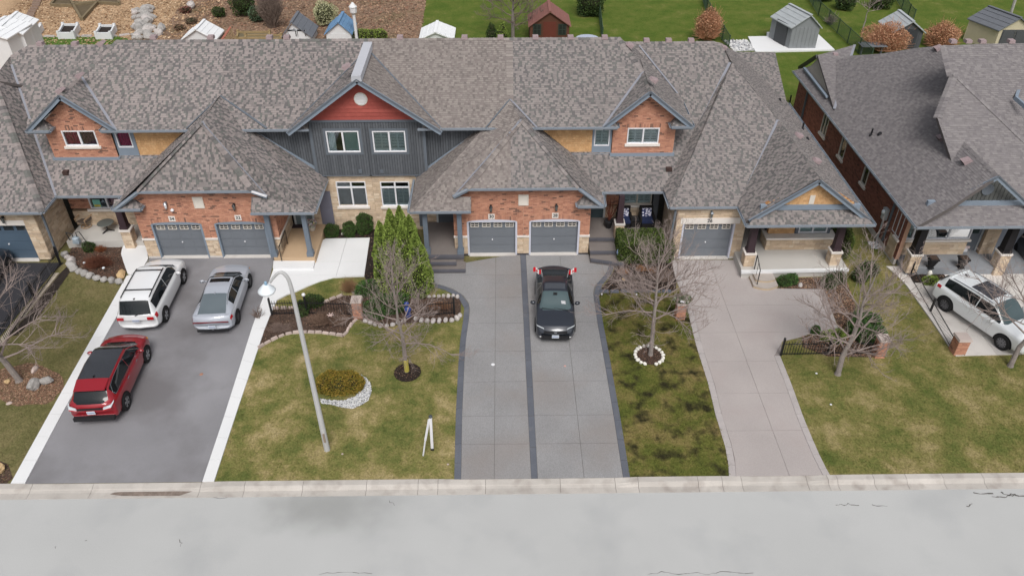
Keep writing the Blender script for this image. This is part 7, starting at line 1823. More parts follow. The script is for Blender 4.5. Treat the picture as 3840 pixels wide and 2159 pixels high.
# ---------------------------------------------------------------- turf, mulch and gravel as real pieces
def scatter_poly(P, dens, rng):
    P = [(p[0], p[1]) for p in P]; x0, x1 = min(p[0] for p in P), max(p[0] for p in P); y0, y1 = min(p[1] for p in P), max(p[1] for p in P)
    n = int(dens*(x1-x0)*(y1-y0)); x = rng.uniform(x0, x1, n); y = rng.uniform(y0, y1, n); k = inpoly(P, x, y); return x[k], y[k]
def turf(label_name, P, m, dens, h=.06, z=-.01, cut=()):
    rng = np.random.default_rng(len(P)*7+int(dens)); x, y = scatter_poly(P, dens, rng)
    kk = y > 18.90; x, y = x[kk], y[kk]
    for C in cut:
        k = ~inpoly(C, x, y); x, y = x[k], y[k]
    n = len(x); a = rng.uniform(0, 2*math.pi, n); w_ = rng.uniform(.010, .022, n); hh = h*rng.uniform(.35, .9, n); lx, ly = rng.normal(size=n)*h*.9, rng.normal(size=n)*h*.9
    z0 = np.full(n, z)
    V = np.stack([np.stack([x-np.cos(a)*w_, y-np.sin(a)*w_, z0], 1), np.stack([x+np.cos(a)*w_, y+np.sin(a)*w_, z0], 1), np.stack([x+lx, y+ly, z0+hh], 1)], 1)
    link(label_name, tri_mesh(label_name, V, [m]), None, kind='stuff')
LP_ = px((240, 1040), (262, 1020), (300, 1030), (430, 1060), (470, 1055), (182, 1560), (38, 1815), (-700, 1815), (-700, 1700), (-130, 1430), (10, 1270))
turf('grass', LP_, LAWN['left'], 260, .05, -.02)
FP_ = px((890, 1540), (802, 1812), (1704, 1812), (1709, 1560), (1728, 1272), (1700, 1215), (1340, 1200), (1300, 1265), (1150, 1250), (1060, 1262), (975, 1310))
CIRC = lambda p, rx, n=24: [(p[0]+rx*math.cos(2*math.pi*k/n), p[1]+rx*math.sin(2*math.pi*k/n)) for k in range(n)]
k1 = at(1528, 1396); k2 = at(2434, 1334)
turf('grass', FP_, LAWN['front'], 300, .06, -.008, [CIRC(k1, .60)])
turf('grass', px((1012, 1171), (1035, 1132), (1115, 1097), (1201, 1060), (1300, 1043), (1345, 1060), (1300, 1100), (1200, 1140), (1100, 1155)), LAWN['front'], 300, .05, -.008)
turf('grass', MOSS, LAWN['mossy'], 420, .075, -.008, [CIRC(k2, .66)])
RC = px((2925, 1334), (3011, 1560), (3076, 1713), (3120, 1780), (3130, 1812), (4600, 1812), (4200, 1320), (3583, 1338), (3383, 1052), (3325, 1000), (3280, 880), (3100, 900), (3200, 1160), (3320, 1345), (3000, 1345))
turf('grass', RC, LAWN['right'], 260, .06, -.008)
turf('grass', px((60, 175), (95, 141), (440, 139), (478, 147), (495, 175)), LAWN['deep'], 110, .09, -.006)
M_ch = [mat('mulch_chip', srgb(96, 74, 62), .95, .25, 4), mat('mulch_chip_dark', srgb(56, 44, 38), .95, .25, 4), mat('mulch_chip_red', srgb(124, 86, 68), .95, .25, 4), mat('mulch_chip_pale', srgb(150, 124, 102), .95, .25, 4)]
M_cht = [mat('bark_chip_tan', srgb(196, 160, 122), .95, .2, 4), mat('bark_chip_brown', srgb(158, 118, 84), .95, .2, 4), mat('bark_chip_light', srgb(216, 186, 150), .95, .2, 4), mat('bark_chip_deep', srgb(120, 88, 62), .95, .2, 4)]
M_chl = [mat('leaf_litter_tan', srgb(172, 138, 110), .95, .2, 4), mat('leaf_litter_brown', srgb(136, 104, 82), .95, .2, 4), mat('leaf_litter_red', srgb(150, 104, 82), .95, .2, 4), mat('leaf_litter_dark', srgb(98, 78, 62), .95, .2, 4)]
def chips(P, mats, dens, size=.05, z=.01, p=(.4, .25, .2, .15), name='mulch_chips'):
    rng = np.random.default_rng(int(abs(P[0][0])*100)); x, y = scatter_poly(P, dens, rng); n = len(x)
    C = np.stack([x, y, np.full(n, z)+rng.random(n)*.03], 1); V = leaves(C, size, rng, 0, None, .7); V[..., 2] = np.maximum(z-.01+(V[..., 2]-C[:, None, 2])*.35+C[:, None, 2]*1.0-z+.012, z-.005)
    link(name, tri_mesh(name, V, list(mats), rng.choice(len(mats), n, p=p)), None, kind='stuff')
def bed(P, m, mats, dens=500, size=.06, z=.008, p=(.4, .25, .2, .15), name='mulch_bed'):
    sheet(name, P, z, m, **STR); chips(P, mats, dens, size, z+.006, p)
bed(px((272, 924), (458, 920), (462, 947), (477, 1017), (440, 1042), (349, 1040), (291, 1012), (250, 970), (266, 935)), M_mulch, M_ch, 450, .07, p=(.35, .2, .35, .10))
bed([Vector((a.x, a.y, 0)) for a in px((1215, 838), (1420, 838), (1560, 850), (1606, 960), (1600, 1070), (1500, 1130), (1400, 1090), (1366, 1037), (1388, 893), (1222, 897))], M_mulchdk, M_ch, 260, .07, p=(.2, .6, .1, .1))
CB = [Z5(x, y) for x, y in ((50, 790), (130, 740), (230, 690), (330, 650), (420, 640), (500, 635), (580, 640), (640, 640), (720, 650), (800, 660), (870, 680), (905, 640), (930, 580), (960, 540), (1000, 505), (1100, 540), (1300, 580), (1400, 560), (1650, 530), (1800, 545), (1950, 520), (2000, 480), (2010, 330), (1970, 290), (1680, 300), (1400, 300), (860, 275), (760, 315), (660, 350), (480, 390), (300, 405), (180, 400), (150, 450), (100, 600))]
bed(px(*CB), M_mulch, M_ch, 330, .06, .002, p=(.45, .3, .15, .10))
bed(CIRC(k1, .58), M_mulchdk, M_ch, 900, .06, .01, p=(.15, .75, .06, .04)); bed(CIRC(k2, .58), M_mulch, M_ch, 900, .06, .01, p=(.5, .3, .15, .05))
bed(px((2306, 972), (2520, 972), (2524, 1010), (2537, 1054), (2534, 1090), (2248, 1090), (2284, 1047), (2303, 1014)), M_mulchdk, M_ch, 500, .06, .004, p=(.2, .6, .1, .1))
LB = [(100+138*math.cos(2*math.pi*k/24)*(1+.06*math.sin(k*2.3)), 1442+78*math.sin(2*math.pi*k/24)*(1+.08*math.cos(k*1.7))) for k in range(24)]
bed(px(*LB), mat('brown_litter_bed', srgb(128, 98, 78), .95, .3, 2, .4, 20, .6), M_chl, 700, .07, -.012)
bed(px((-60, 1700), (30, 1740), (48, 1790), (20, 1815), (-80, 1815)), M_mulch, M_ch, 500, .05, -.012)
bed(px((2920, 1045), (3060, 1040), (3170, 1040), (3210, 1150), (3190, 1200), (3150, 1238), (3119, 1165), (3088, 1083), (2920, 1083)), M_mulch, M_chl, 420, .07, .004)
bed(px((3007, 1262), (3150, 1240), (3200, 1200), (3310, 1270), (3300, 1340), (3105, 1336), (3010, 1300)), M_mulch, M_chl, 420, .07, .006)
bed(px((3395, 1000), (3520, 1000), (3560, 1062), (3428, 1062)), M_mulchdk, M_ch, 400, .06, .03, p=(.4, .4, .1, .1))
chips([(-46, 62), (-24, 62), (-27, 80), (-46, 80)], M_cht, 26, .22, -.01, name='wood_chips'); chips([(-27, 62), (-6.8, 62), (-7.4, 80), (-29, 80)], M_chl, 30, .22, -.01, name='fallen_leaves')
M_peb = [mat('white_pebble', srgb(206, 206, 206), .85, .1, 6), mat('grey_pebble', srgb(166, 168, 172), .85, .1, 6), mat('dark_pebble', srgb(112, 112, 116), .85, .1, 6)]
def gravel(P, dens, size, z=.01, name='white_gravel'):
    rng = np.random.default_rng(3); x, y = scatter_poly(P, dens, rng); n = len(x); s = size*rng.uniform(.5, 1.3, n)
    c = np.stack([x, y, np.full(n, z)+s*.3], 1); fs = []
    O = [np.array(v) for v in ((1, 0, 0), (0, 1, 0), (-1, 0, 0), (0, -1, 0), (0, 0, .8))]
    for a, b_ in ((0, 1), (1, 2), (2, 3), (3, 0)): fs.append(np.stack([c+O[a]*s[:, None], c+O[b_]*s[:, None], c+O[4]*s[:, None]], 1))
    V = np.concatenate(fs); mi = np.tile(rng.choice(3, n, p=[.62, .28, .10]), 4); link(name, tri_mesh(name, V, M_peb, mi), None, kind='stuff')
GR = [Z5(x, y) for x, y in ((840, 1030), (950, 1018), (1040, 1040), (1100, 1080), (1135, 1140), (1140, 1210), (1110, 1290), (1050, 1330), (960, 1368), (860, 1360), (760, 1330), (660, 1320), (640, 1270), (760, 1290), (880, 1290), (980, 1250), (1050, 1190), (1070, 1130), (1020, 1080), (930, 1060), (840, 1060))]
sheet('gravel_bed', px(*GR), .0, M_peb[1], **STR); gravel(px(*GR), 900, .035, .004)
gravel(px(*[(2840+x/2.576, 520+y/2.576) for x, y in ((1060, 1000), (1180, 995), (1205, 1060), (1110, 1075))]), 300, .06, .02)
GP = px(*[(1900+x/2.576, y/2.576) for x, y in ((2095, 395), (2335, 395), (2395, 490), (2200, 500))]); sheet('gravel_bed', GP, .0, M_peb[0], **STR); gravel(GP, 40, .14, .0)
# ================================================================ street furniture, fences, stones, porch things, sheds
M_pole = mat('concrete_pole', srgb(190, 190, 190, .86), .85, .06, 2, .06, 30); M_lamp = mat('white_lamp_bowl', srgb(226, 234, 240, .9), .35, .04, spec=.5); M_pcell = mat('blue_photocell', srgb(140, 178, 206, .86), .4, .05)
b0 = at(1227, 1685); t = thing('street_lamp', 'tall grey concrete street lamp with a white bowl curving over the pale walkway', 'street lamp', b0)
b = MB(); Yl = b0.y; Ptop = aty(1095, 1089, Yl); b.tube([b0+Vector((0, 0, -.1)), b0.lerp(Ptop, .5), Ptop], [.115, .09, .07], 10); b.build('pole', M_pole, t)
b = MB(); arc = smooth_line([Ptop, aty(1083, 1050, Yl), aty(1070, 1030, Yl), aty(1055, 1021, Yl), aty(1040, 1026, Yl), aty(1025, 1042, Yl), aty(1013, 1059, Yl)], 4); b.tube(arc, [.075-.035*k/(len(arc)-1) for k in range(len(arc))], 8); b.build('arm', M_pole, t)
hc = aty(999, 1084, Yl); b = MB(); b.lathe([(.02, .19), (.10, .17), (.16, .10), (.27, -.02), (.29, -.06), (.26, -.11), (.10, -.14)], hc, 16); hd = b.build('lamp_head', M_lamp, t, smooth=True)
b = MB(); b.lathe([(.05, 0), (.05, .10), (.03, .12)], hc+Vector((.02, 0, .18)), 8); b.build('photocell', M_pcell, hd); b = MB(); b.box(b0.x-.02, b0.x+.05, b0.y-.14, b0.y-.10, .55, 1.0); b.build('access_plate', mat('rusty_plate', srgb(150, 132, 116), .8, .2), t)
# folded white sign post
s0 = at(1621.5, 1684); t = thing('sign_post', 'white real estate sign post with its arm folded down on the lawn', 'sign post', s0)
s1 = aty(1614.5, 1563, s0.y); b = MB(); b.bar(s0+Vector((0, 0, .08)), s1, .10, .10, (0, 1, 0)); b.build('post', M_white, t); b = MB(); b.box(s0.x-.06, s0.x+.06, s0.y-.06, s0.y+.06, -.02, .10); b.build('post_foot', M_black, t)
b = MB(); b.lathe([(.075, 0), (.075, .05), (.03, .10)], s1, 8); b.build('post_cap', mat('dark_cap', srgb(70, 76, 80), .5), t)
b = MB(); tip = at(1586.6, 1708, .02); b.bar(s1+Vector((-.06, -.02, -.1)), s1.lerp(tip, .62)+Vector((-.02, 0, .05)), .07, .05); b.bar(s1.lerp(tip, .62)+Vector((-.02, 0, .05)), tip, .05, .03); b.build('folded_arm', M_white, t)
def tiny(name, label, cat, p, r, m, z=0.0, sq=.5, n=8):
    q = at(*p, z); b = MB(); b.lathe([(r*.6, 0), (r, r*sq*.5), (r*.7, r*sq), (r*.1, r*sq*1.1)], (q.x, q.y, z), n); return tag(set_origin(b.build(name, m)), label, cat)
tiny('drain_cover', 'small round white cap set in the aggregate driveway', 'drain cover', (950+2315/2.576, 1000+943/2.576), .085, M_white, .012, .12, 14)
tiny('drain_cover', 'small pinkish round cap on the driveway ahead of the dark sedan', 'drain cover', (1900+563/2.576, 1000+958/2.576), .05, mat('pink_cap', srgb(206, 150, 138)), .012, .15, 12)
tiny('dry_leaf', 'single curled orange leaf on the asphalt driveway', 'leaf', (1945/2.576, 1000+1038/2.576), .09, mat('orange_leaf', srgb(170, 122, 98)), .006, .2, 5)

# iron fences --------------------------------------------------------
def iron_fence(label, pts, h, posts, sp=.115, topx=.06, name='iron_fence', group='low black iron fences', rails=(.12, .82), pw=.009):
    pts = [Vector((p[0], p[1], 0)) for p in pts]; t = thing(name, label, 'fence', pts[0], group=group)
    pk = MB(); pk.box(-pw, pw, -pw, pw, .03, h); pm = pk.mesh('picket', M_black)
    for a, c in zip(pts[:-1], pts[1:]):
        d = c-a; n = max(1, int(d.length/sp))
        for z in rails: b = MB(); b.bar(a+Vector((0, 0, h*z)), c+Vector((0, 0, h*z)), .03, .03); b.build('rail', M_black, t)
        for k in range(1, n): o = bpy.data.objects.new('picket', pm); COL.objects.link(o); o.parent = t; o.location = a+d*(k/n)-pts[0]
    for p, hh in posts:
        p = Vector((p[0], p[1], 0)); b = MB(); b.box(p.x-.04, p.x+.04, p.y-.04, p.y+.04, -.02, hh); b.lathe([(.05, 0), (.055, .03), (.01, .07)], (p.x, p.y, hh), 6); b.build('post', M_black, t)
    return t
f0, f1 = at(*Z5(182, 465)), at(*Z5(968, 440)); fm = at(*Z5(522, 458))
iron_fence('low black iron fence between the driveway edging and the first brick pillar', [f0, fm, Vector((f1.x, f0.y-.1, 0))], .82, [(f0, .95), (fm, 1.02)])
b = MB(); core(b, (fm.x, fm.y, 1.15), (.09, .09, .09)); tag(set_origin(b.build('globe_light', M_white, smooth=True)), 'white globe light on the iron fence post', 'light')
g0, g1 = at(*Z5(1620, 478)), at(*Z5(1942, 458)); iron_fence('low black iron fence panel behind the white rocks at the aggregate driveway', [g0, g1], .82, [(g1, .98)])
h0_, h1_ = at(*Z8(225, 855)), at(*Z8(1150, 838)); hm = at(*Z8(672, 848))
iron_fence('short black iron fence beside the pinkish driveway, ending at a brick pillar', [h0_, hm, Vector((h1_.x-.1, h0_.y, 0))], .78, [(h0_, .95), (hm, .9)])
w0, w1 = at(*Z0(590, 1215)), at(110, 1150); iron_fence('black iron fence along the dark driveway at far left', [w0, at(*Z0(505, 1345)), at(*Z0(345, 1560)), at(20, 1290), at(-60, 1380)], .9, [(w0, 1.05), (at(*Z0(345, 1560)), 1.05)], sp=.12)
# mesh fence at the right driveway
m0, m1, m2 = at(3462, 1085), at(3488, 1168), at(3570, 1322); M0 = [at(3411, 1035), at(3488, 1169), at(3572, 1318)]
iron_fence('slim black wire fence along the paver strip beside the pearl white crossover', M0, .55, [(M0[0], .85), (M0[1], .75)], sp=.10, rails=(.08, .98), pw=.0035)
# handrails
def handrail(label, pts, h, n=3):
    pts = [Vector(p) for p in pts]; t = thing('handrail', label, 'handrail', pts[0]); b = MB()
    top = [p+Vector((0, 0, h)) for p in pts]; b.tube(top, .022, 6); b.build('rail', M_black, t)
    for p in (pts[0], pts[-1]): b = MB(); b.tube([p, p+Vector((0, 0, h))], .024, 6); b.build('post', M_black, t)
    for k in range(1, n+1): q = pts[0].lerp(pts[-1], k/(n+1)); b = MB(); b.tube([q+Vector((0, 0, .1)), q+Vector((0, 0, h))], .012, 5); b.build('picket', M_black, t)
q0, q1 = at(1057, 978, .19), at(1050, 950, .36); handrail('black handrail on the tan porch beside its left column', [Vector((q0.x, q0.y, .19)), Vector((q0.x+.05, q0.y+1.3, .36))], .85, 7)
q0 = at(2839, 1066, .16); handrail('bent black handrail on the curved stone steps', [q0, Vector((q0.x+.05, q0.y+.9, .42))], .85, 1)
q0 = at(3405, 1030, .03); handrail('black handrail at the bed below the separate house', [q0, Vector((q0.x+.25, q0.y+.9, .3))], .8, 1)
# brick pillars
def pillar(label, p, h, w_=.42, capm=None, palm=PAL_BRICK):
    q = at(*p); H = House(label, (q.x, q.y, 0), palm, 'brick_pillar', 'brick pillars at the driveways'); H.root['category'] = 'pillar'
    x, y = q.x, q.y+w_/2
    b = MB(); b.box(x-w_/2+.012, x+w_/2-.012, y-w_/2+.012, y+w_/2-.012, -.02, h); b.build('shaft', M_mortar, H.root)
    for F, u in ((Fr((0, y-w_/2, 0), (1, 0, 0), (0, -1, 0)), x), (Fr((x+w_/2, 0, 0), (0, 1, 0), (1, 0, 0)), y), (Fr((x-w_/2, 0, 0), (0, 1, 0), (-1, 0, 0)), y)):
        courses(H, 'brick', F, [(u-w_/2, 0), (u+w_/2, 0), (u+w_/2, h), (u-w_/2, h)], [], .076, .215, .01, .004, (4, 3, 3, 2, 1), None)
    b = MB(); c = w_/2+.05; b.hexa([(x-c, y-c, h), (x+c, y-c, h), (x+c, y+c, h), (x-c, y+c, h), (x-c+.03, y-c+.03, h+.10), (x+c-.03, y-c+.03, h+.10), (x+c-.03, y+c-.03, h+.10), (x-c+.03, y+c-.03, h+.10)]); b.build('pillar_cap', capm or mat('pillar_cap_stone', srgb(194, 178, 170, .86), .9, .08, 3), H.root)
    H.finish({'brick': palm}); return x, y, h+.10
pA = pillar('brick pillar with stone cap among the junipers', (1343, 1196), .95)
pB = pillar('brick pillar with a wreath on top by the pinkish driveway', (2551, 1199), .85)
pC = pillar('brick pillar with pale cap behind the low-forked tree', (3298, 1344), .95, .42)
pD = pillar('brick pillar with pale cap at the corner of the concrete driveway', (3597, 1333), .80, .50)
rng = np.random.default_rng(2); P, d = ellipsoid(260, rng, (pB[0]+.05, pB[1], pB[2]+.12), (.42, .30, .16)); t = thing('flower_pot', 'wreath of faded green and white flowers on the brick pillar', 'plant', (pB[0], pB[1], pB[2]))
link('foliage', tri_mesh('foliage', leaves(P, .13, rng)-np.array([pB[0], pB[1], pB[2]]), tints('faded_leaf', (110, 128, 92), (150, 156, 130), (84, 96, 70), (130, 108, 92)), rng.choice(4, 260)), t)
b = MB(); core(b, (pB[0]-.08, pB[1]-.25, pB[2]+.16), (.08, .06, .06)); core(b, (pB[0]+.02, pB[1]-.28, pB[2]+.14), (.07, .06, .05)); b.build('white_bloom', M_white, t, kind='stuff')

# stones ----------------------------------------------------------------
def rock_mesh(seed, m, name='rock', k=.22):
    rg = np.random.default_rng(seed); b = MB(); core(b, (0, 0, 0), (1, 1, 1), 9); V = np.array(b.v); u = V/np.maximum(np.linalg.norm(V, axis=1), 1e-6)[:, None]
    A = rg.normal(size=(7, 3)); A /= np.linalg.norm(A, axis=1)[:, None]; c = rg.uniform(.62, .95, 7)
    f = np.ones(len(V))
    for a, cc in zip(A, c): dd = u@a; f = np.minimum(f, np.where(dd > .05, cc/np.maximum(dd, .05), 9))
    f = np.clip(f, .55, 1.0)*(1+rg.normal(size=len(V))*k*.12); b.v = [tuple(q) for q in u*f[:, None]]
    return b.mesh(name, m)
M_rw = mat('white_stone', srgb(196, 188, 184, .82), .9, .1, 3, .1, 20, .2, rnd=.10); M_rp = mat('pinkish_edging_stone', srgb(198, 178, 168, .82), .9, .1, 3, .08, 20, .2, rnd=.20); M_rg = mat('grey_boulder', srgb(168, 164, 160, .84), .95, .16, 3, .14, 14, .5, rnd=.10); M_rt = mat('tan_boulder', srgb(206, 172, 124, .86), .95, .1, 3, .1, 14, .3); M_rpaint = mat('painted_white_stone', srgb(236, 232, 222, .86), .8, .06, 4, rnd=.05)
ROCKS = {m.name: [rock_mesh(s*13+hash(m.name) % 5, m) for s in range(4)] for m in (M_rw, M_rp, M_rg, M_rt, M_rpaint)}
def rock(label, p, r, m, z=0.0, name='boulder', cat='rock', group=None, rot=None, parent=None, pos=None):
    q = pos if pos is not None else at(*p, z); o = bpy.data.objects.new(name, random.choice(ROCKS[m.name])); COL.objects.link(o)
    if parent: o.parent = parent; q = Vector(q)-Vector(parent.location)
    o.location = (q[0], q[1], z+r[2]*.55 if not parent else r[2]*.55); o.scale = r; o.rotation_euler = (random.uniform(-.15, .15), random.uniform(-.15, .15), random.uniform(0, 6) if rot is None else rot)
    if label: tag(o, label, cat, group)
    return o
def edging(label, pts, m, ln=.34, wd=.13, hg=.10, name='stone_edging', kind='block'):
    """a border of single stones; each stone its own piece"""
    P = resample([Vector((p[0], p[1], 0)) for p in pts], max(2, int(sum((Vector(pts[i+1])-Vector(pts[i])).xy.length for i in range(len(pts)-1))/ln)))
    t = thing(name, label, 'edging', P[0]); 
    for a, c in zip(P[:-1], P[1:]):
        if kind == 'rock': rock(None, None, (ln*.5*random.uniform(.8, 1.15), wd*random.uniform(.8, 1.3), hg*random.uniform(.8, 1.3)), m, 0, 'stone', rot=math.atan2((c-a).y, (c-a).x)+random.uniform(-.3, .3), parent=t, pos=(a+c)/2); continue
        d = (c-a); u = d.normalized(); n = Vector((-u.y, u.x, 0)); L_ = d.length*random.uniform(.80, .97); mid_ = (a+c)/2+n*random.uniform(-.02, .02); w_ = wd*random.uniform(.8, 1.2); h = hg*random.uniform(.75, 1.25)
        b = MB(); x0, y0 = u*L_/2, n*w_/2; k = .85
        b.hexa([mid_-x0-y0, mid_+x0-y0, mid_+x0+y0, mid_-x0+y0]+[mid_+(v*k)+Vector((0, 0, h)) for v in (-x0-y0, x0-y0, x0+y0, -x0+y0)]); b.build('stone', m, t)
    return t
edging('curving border of pinkish stones along the lower side of the mulch bed', px(*[Z5(x, y) for x, y in ((48, 792), (130, 740), (230, 690), (330, 648), (420, 636), (500, 632), (580, 640), (640, 634), (720, 648), (800, 660), (880, 672), (905, 640), (930, 580), (960, 540), (1002, 505))]), M_rp)
edging('upper border of pale stones behind the left iron fence panel', px(*[Z5(x, y) for x, y in ((180, 405), (300, 404), (400, 400), (485, 388))]), M_rp)
edging('short border of pale stones behind the right iron fence panel', px(*[Z5(x, y) for x, y in ((668, 350), (760, 318), (860, 272))]), M_rp)
edging('string of round white rocks along the top of the bed by the aggregate driveway', px(*[Z5(x, y) for x, y in ((1675, 298), (1760, 290), (1860, 292), (1965, 292), (1990, 305))]), M_rw, .22, .10, .10, kind='rock')
edging('string of round white rocks along the lower bed edge by the aggregate driveway', px(*[Z5(x, y) for x, y in ((1545, 500), (1650, 530), (1760, 530), (1840, 530), (1930, 528), (1990, 495), (2002, 460))]), M_rw, .27, .15, .12, kind='rock')
edging('scattered pale rocks in front of the low juniper', px(*[Z5(x, y) for x, y in ((1060, 520), (1150, 555), (1230, 580), (1320, 575), (1400, 545), (1480, 520))]), M_rw, .26, .12, .10, kind='rock')
edging('ring of white painted stones around the bare tree', [k2+Vector((.62*math.cos(R_(a)), .62*math.sin(R_(a)), 0)) for a in range(-78, 262, 10)], M_rpaint, .185, .085, .085, kind='rock')
edging('slate edging slabs across the top of the mossy lawn', px((2246, 1093), (2340, 1092), (2430, 1093), (2520, 1094)), M_band, .5, .2, .06)
edging('grey ledge stones curving below the left porch bed', px(*[Z0(x, y) for x, y in ((690, 1255), (760, 1290), (830, 1322), (900, 1345), (960, 1362), (1030, 1375), (1110, 1388), (1195, 1400))]), M_rg, .42, .22, .16, kind='rock')
for p, r, m, lb in (((700, 1195), (.30, .24, .22), M_rw, 'larger white boulder at the left porch bed'), ((655, 1160), (.20, .18, .15), M_rw, 'smaller white boulder beside the meter-side wall'), ((630, 1130), (.22, .2, .2), M_rg, 'grey boulder at the house corner by the iron fence'), ((690, 1240), (.34, .26, .22), M_rg, 'grey boulder below the larger white boulder'), ((1175, 1325), (.36, .24, .18), M_rt, 'flat tan boulder beside the pale entry path')):
    rock(lb, Z0(*p), r, m)
ZL0 = lambda x, y: (x/2.576, 1000+y/2.576)
rock('craggy grey boulder with two humps in the leaf-littered bed', ZL0(330, 1165), (.36, .28, .26), M_rg); rock('upper hump of the craggy grey boulder in the leaf-littered bed', ZL0(455, 1115), (.30, .2, .2), M_rg); rock('flat pinkish stone behind the leaning tree trunk', ZL0(340, 1003), (.22, .12, .12), M_rp); rock('small tan stone left of the leaning tree trunk', ZL0(75, 1118), (.14, .12, .11), M_rt)
rock('tan boulder cut off by the left edge above the kerb', (-2, 1765), (.26, .22, .2), M_rt); rock('pale rock among the mulch below the tan leaf litter', ZL0(90, 1320), (.12, .1, .05), M_rp)
rock('white rock on top of the gold shrub oval', Z5(795, 1062), (.16, .14, .2), M_rw); rock('white stone between the clipped boxwoods', (1286, 879), (.12, .09, .08), M_rpaint); rock('round pale stone beside the juniper mound', Z8(412, 188), (.14, .13, .14), M_rw); rock('pale yellow stone in the black bed', Z7(1130, 1366), (.12, .09, .08), M_rt)
rock('flat pale stone beside a pale yellow one in the black bed', Z7(1095, 1372), (.10, .08, .04), M_rp)
for p in ((570, 1030), (710, 1330)): tiny('litter_scrap', 'white scrap lying on the right lawn, %s' % ('nearer the tree trunk' if p[0] < 600 else 'nearer the street'), 'scrap', Z8(*p), .05, M_white)
for p, lb in (((1200+180/2.147, 1540+347/2.147), 'pale scrap near the foot of the street lamp'), ((1200+1030/2.147, 1540+430/2.147), 'pale scrap near the kerb by the aggregate driveway')): tiny('litter_scrap', lb, 'scrap', p, .045, M_rp)
for p, lb in (((1015, 1290), 'white solar light in front of the tan boulder'), ((830, 1240), 'white solar light left of the reddish shrub')):
    q = at(*Z0(*p)); t = thing('solar_light', lb, 'light', q); b = MB(); b.tube([q, q+Vector((0, 0, .25))], .015, 5); b.build('stake', M_black, t); b = MB(); b.lathe([(.03, .22), (.07, .25), (.07, .29), (.02, .32)], q, 8); b.build('lamp_head', M_lamp, t)
for p, lb in (((918, 270), 'small white path light at the corner of the slate edging'), ((1253, 272), 'small white path light midway along the slate edging')): tiny('path_light', lb, 'light', (1900+p[0]/2.576, 1000+p[1]/2.576), .05, M_white, .05, 1.2)
# ornaments
q = at(*Z5(745, 470), .55); b = MB(); 
for k in range(6): a = k*math.pi/3; b.tube([q, q+Vector((.16*math.cos(a), .16*math.sin(a), .05))], .02, 5)
core(b, q, (.06, .06, .05)); tag(set_origin(b.build('garden_ornament', mat('pale_copper', srgb(206, 180, 172), .7, .1))), 'pale star shaped ornament lying on the brown twiggy mound', 'ornament')
q = at(*Z5(1500, 500)); t = thing('garden_ornament', 'blue glazed ornament behind the bare tree trunk', 'ornament', q); b = MB(); b.lathe([(.08, 0), (.16, .2), (.12, .42), (.18, .55), (.1, .72)], q, 10); b.build('pot', mat('cobalt_glaze', srgb(52, 74, 150), .25, .1, spec=.6), t, smooth=True); b = MB(); core(b, q+Vector((-.03, 0, .86)), (.13, .12, .13)); b.build('orb', mat('cobalt_glaze', srgb(52, 74, 150)), t, smooth=True)
q = at(2317, 985); t = thing('garden_ornament', 'pale blue glass globe on a stake beside the steps of number 28', 'ornament', q); b = MB(); b.tube([q, q+Vector((0, 0, .5))], .02, 5); b.build('stake', M_chrome, t); b = MB(); core(b, q+Vector((0, 0, .66)), (.12, .12, .2)); b.build('globe', mat('pale_blue_glass', srgb(150, 176, 222, .9), .15, .12, 3, spec=.7), t, smooth=True)
q = at(2396, 982); t = thing('garden_bench', 'small white carved stone ledge in front of the clipped hedge', 'ornament', q); b = MB(); 
for k in range(9): x = q.x-.36+k*.09; b.box(x-.035, x+.035, q.y-.06, q.y+.06, .30, .40+.03*(k % 2))
b.build('carved_top', M_rpaint, t, kind='stuff'); b = MB(); b.box(q.x-.40, q.x+.40, q.y-.1, q.y+.1, .2, .30); b.build('ledge', M_rw, t); b = MB(); b.box(q.x-.10, q.x+.12, q.y-.14, q.y+.1, 0, .2); b.build('foot', M_rpaint, t)
q = at(*Z8(1640, 130)); t = thing('garden_ornament', 'white ornament in the bed below the separate house', 'ornament', q); b = MB(); b.lathe([(.12, 0), (.14, .15), (.09, .35), (.12, .45), (.05, .58)], q, 8); b.build('figure_body', M_rpaint, t, smooth=True)

# porch furniture ----------------------------------------------------------
t = thing('patio_chair', 'brown sling patio chair with wooden arms on the left porch', 'chair', at(325, 850, .4), R_(-18)); 
M_sling = mat('brown_sling', srgb(112, 100, 90), .9, .06, 20); M_arm = mat('pale_wood_arm', srgb(196, 160, 122), .7, .1)
b = MB(); b.hexa([(-.27, -.28, .40), (.27, -.28, .40), (.27, .22, .36), (-.27, .22, .36), (-.27, -.28, .43), (.27, -.28, .43), (.27, .22, .39), (-.27, .22, .39)]); b.build('seat', M_sling, t, local=True)
b = MB(); b.hexa([(-.27, .20, .38), (.27, .20, .38), (.27, .24, .38), (-.27, .24, .38), (-.27, .52, 1.08), (.27, .52, 1.08), (.27, .56, 1.06), (-.27, .56, 1.06)]); b.build('backrest', M_sling, t, local=True)
for sx in (-1, 1): b = MB(); b.bar((sx*.31, -.30, .60), (sx*.31, .34, .66), .05, .04); b.bar((sx*.31, -.26, .40), (sx*.31, -.28, .60), .03, .03, (0, 1, 0)); b.build('arm', M_arm, t, local=True)
b = MB(); ring = [(.26*math.cos(2*math.pi*k/16), .26*math.sin(2*math.pi*k/16), .05) for k in range(17)]; b.tube(ring, .022, 5); b.tube([(0, 0, .05), (0, 0, .38)], .03, 6); b.bar((-.26, 0, .05), (.26, 0, .05), .03, .03); b.bar((0, -.26, .05), (0, .26, .05), .03, .03); b.build('swivel_base', M_arm, t, local=True)
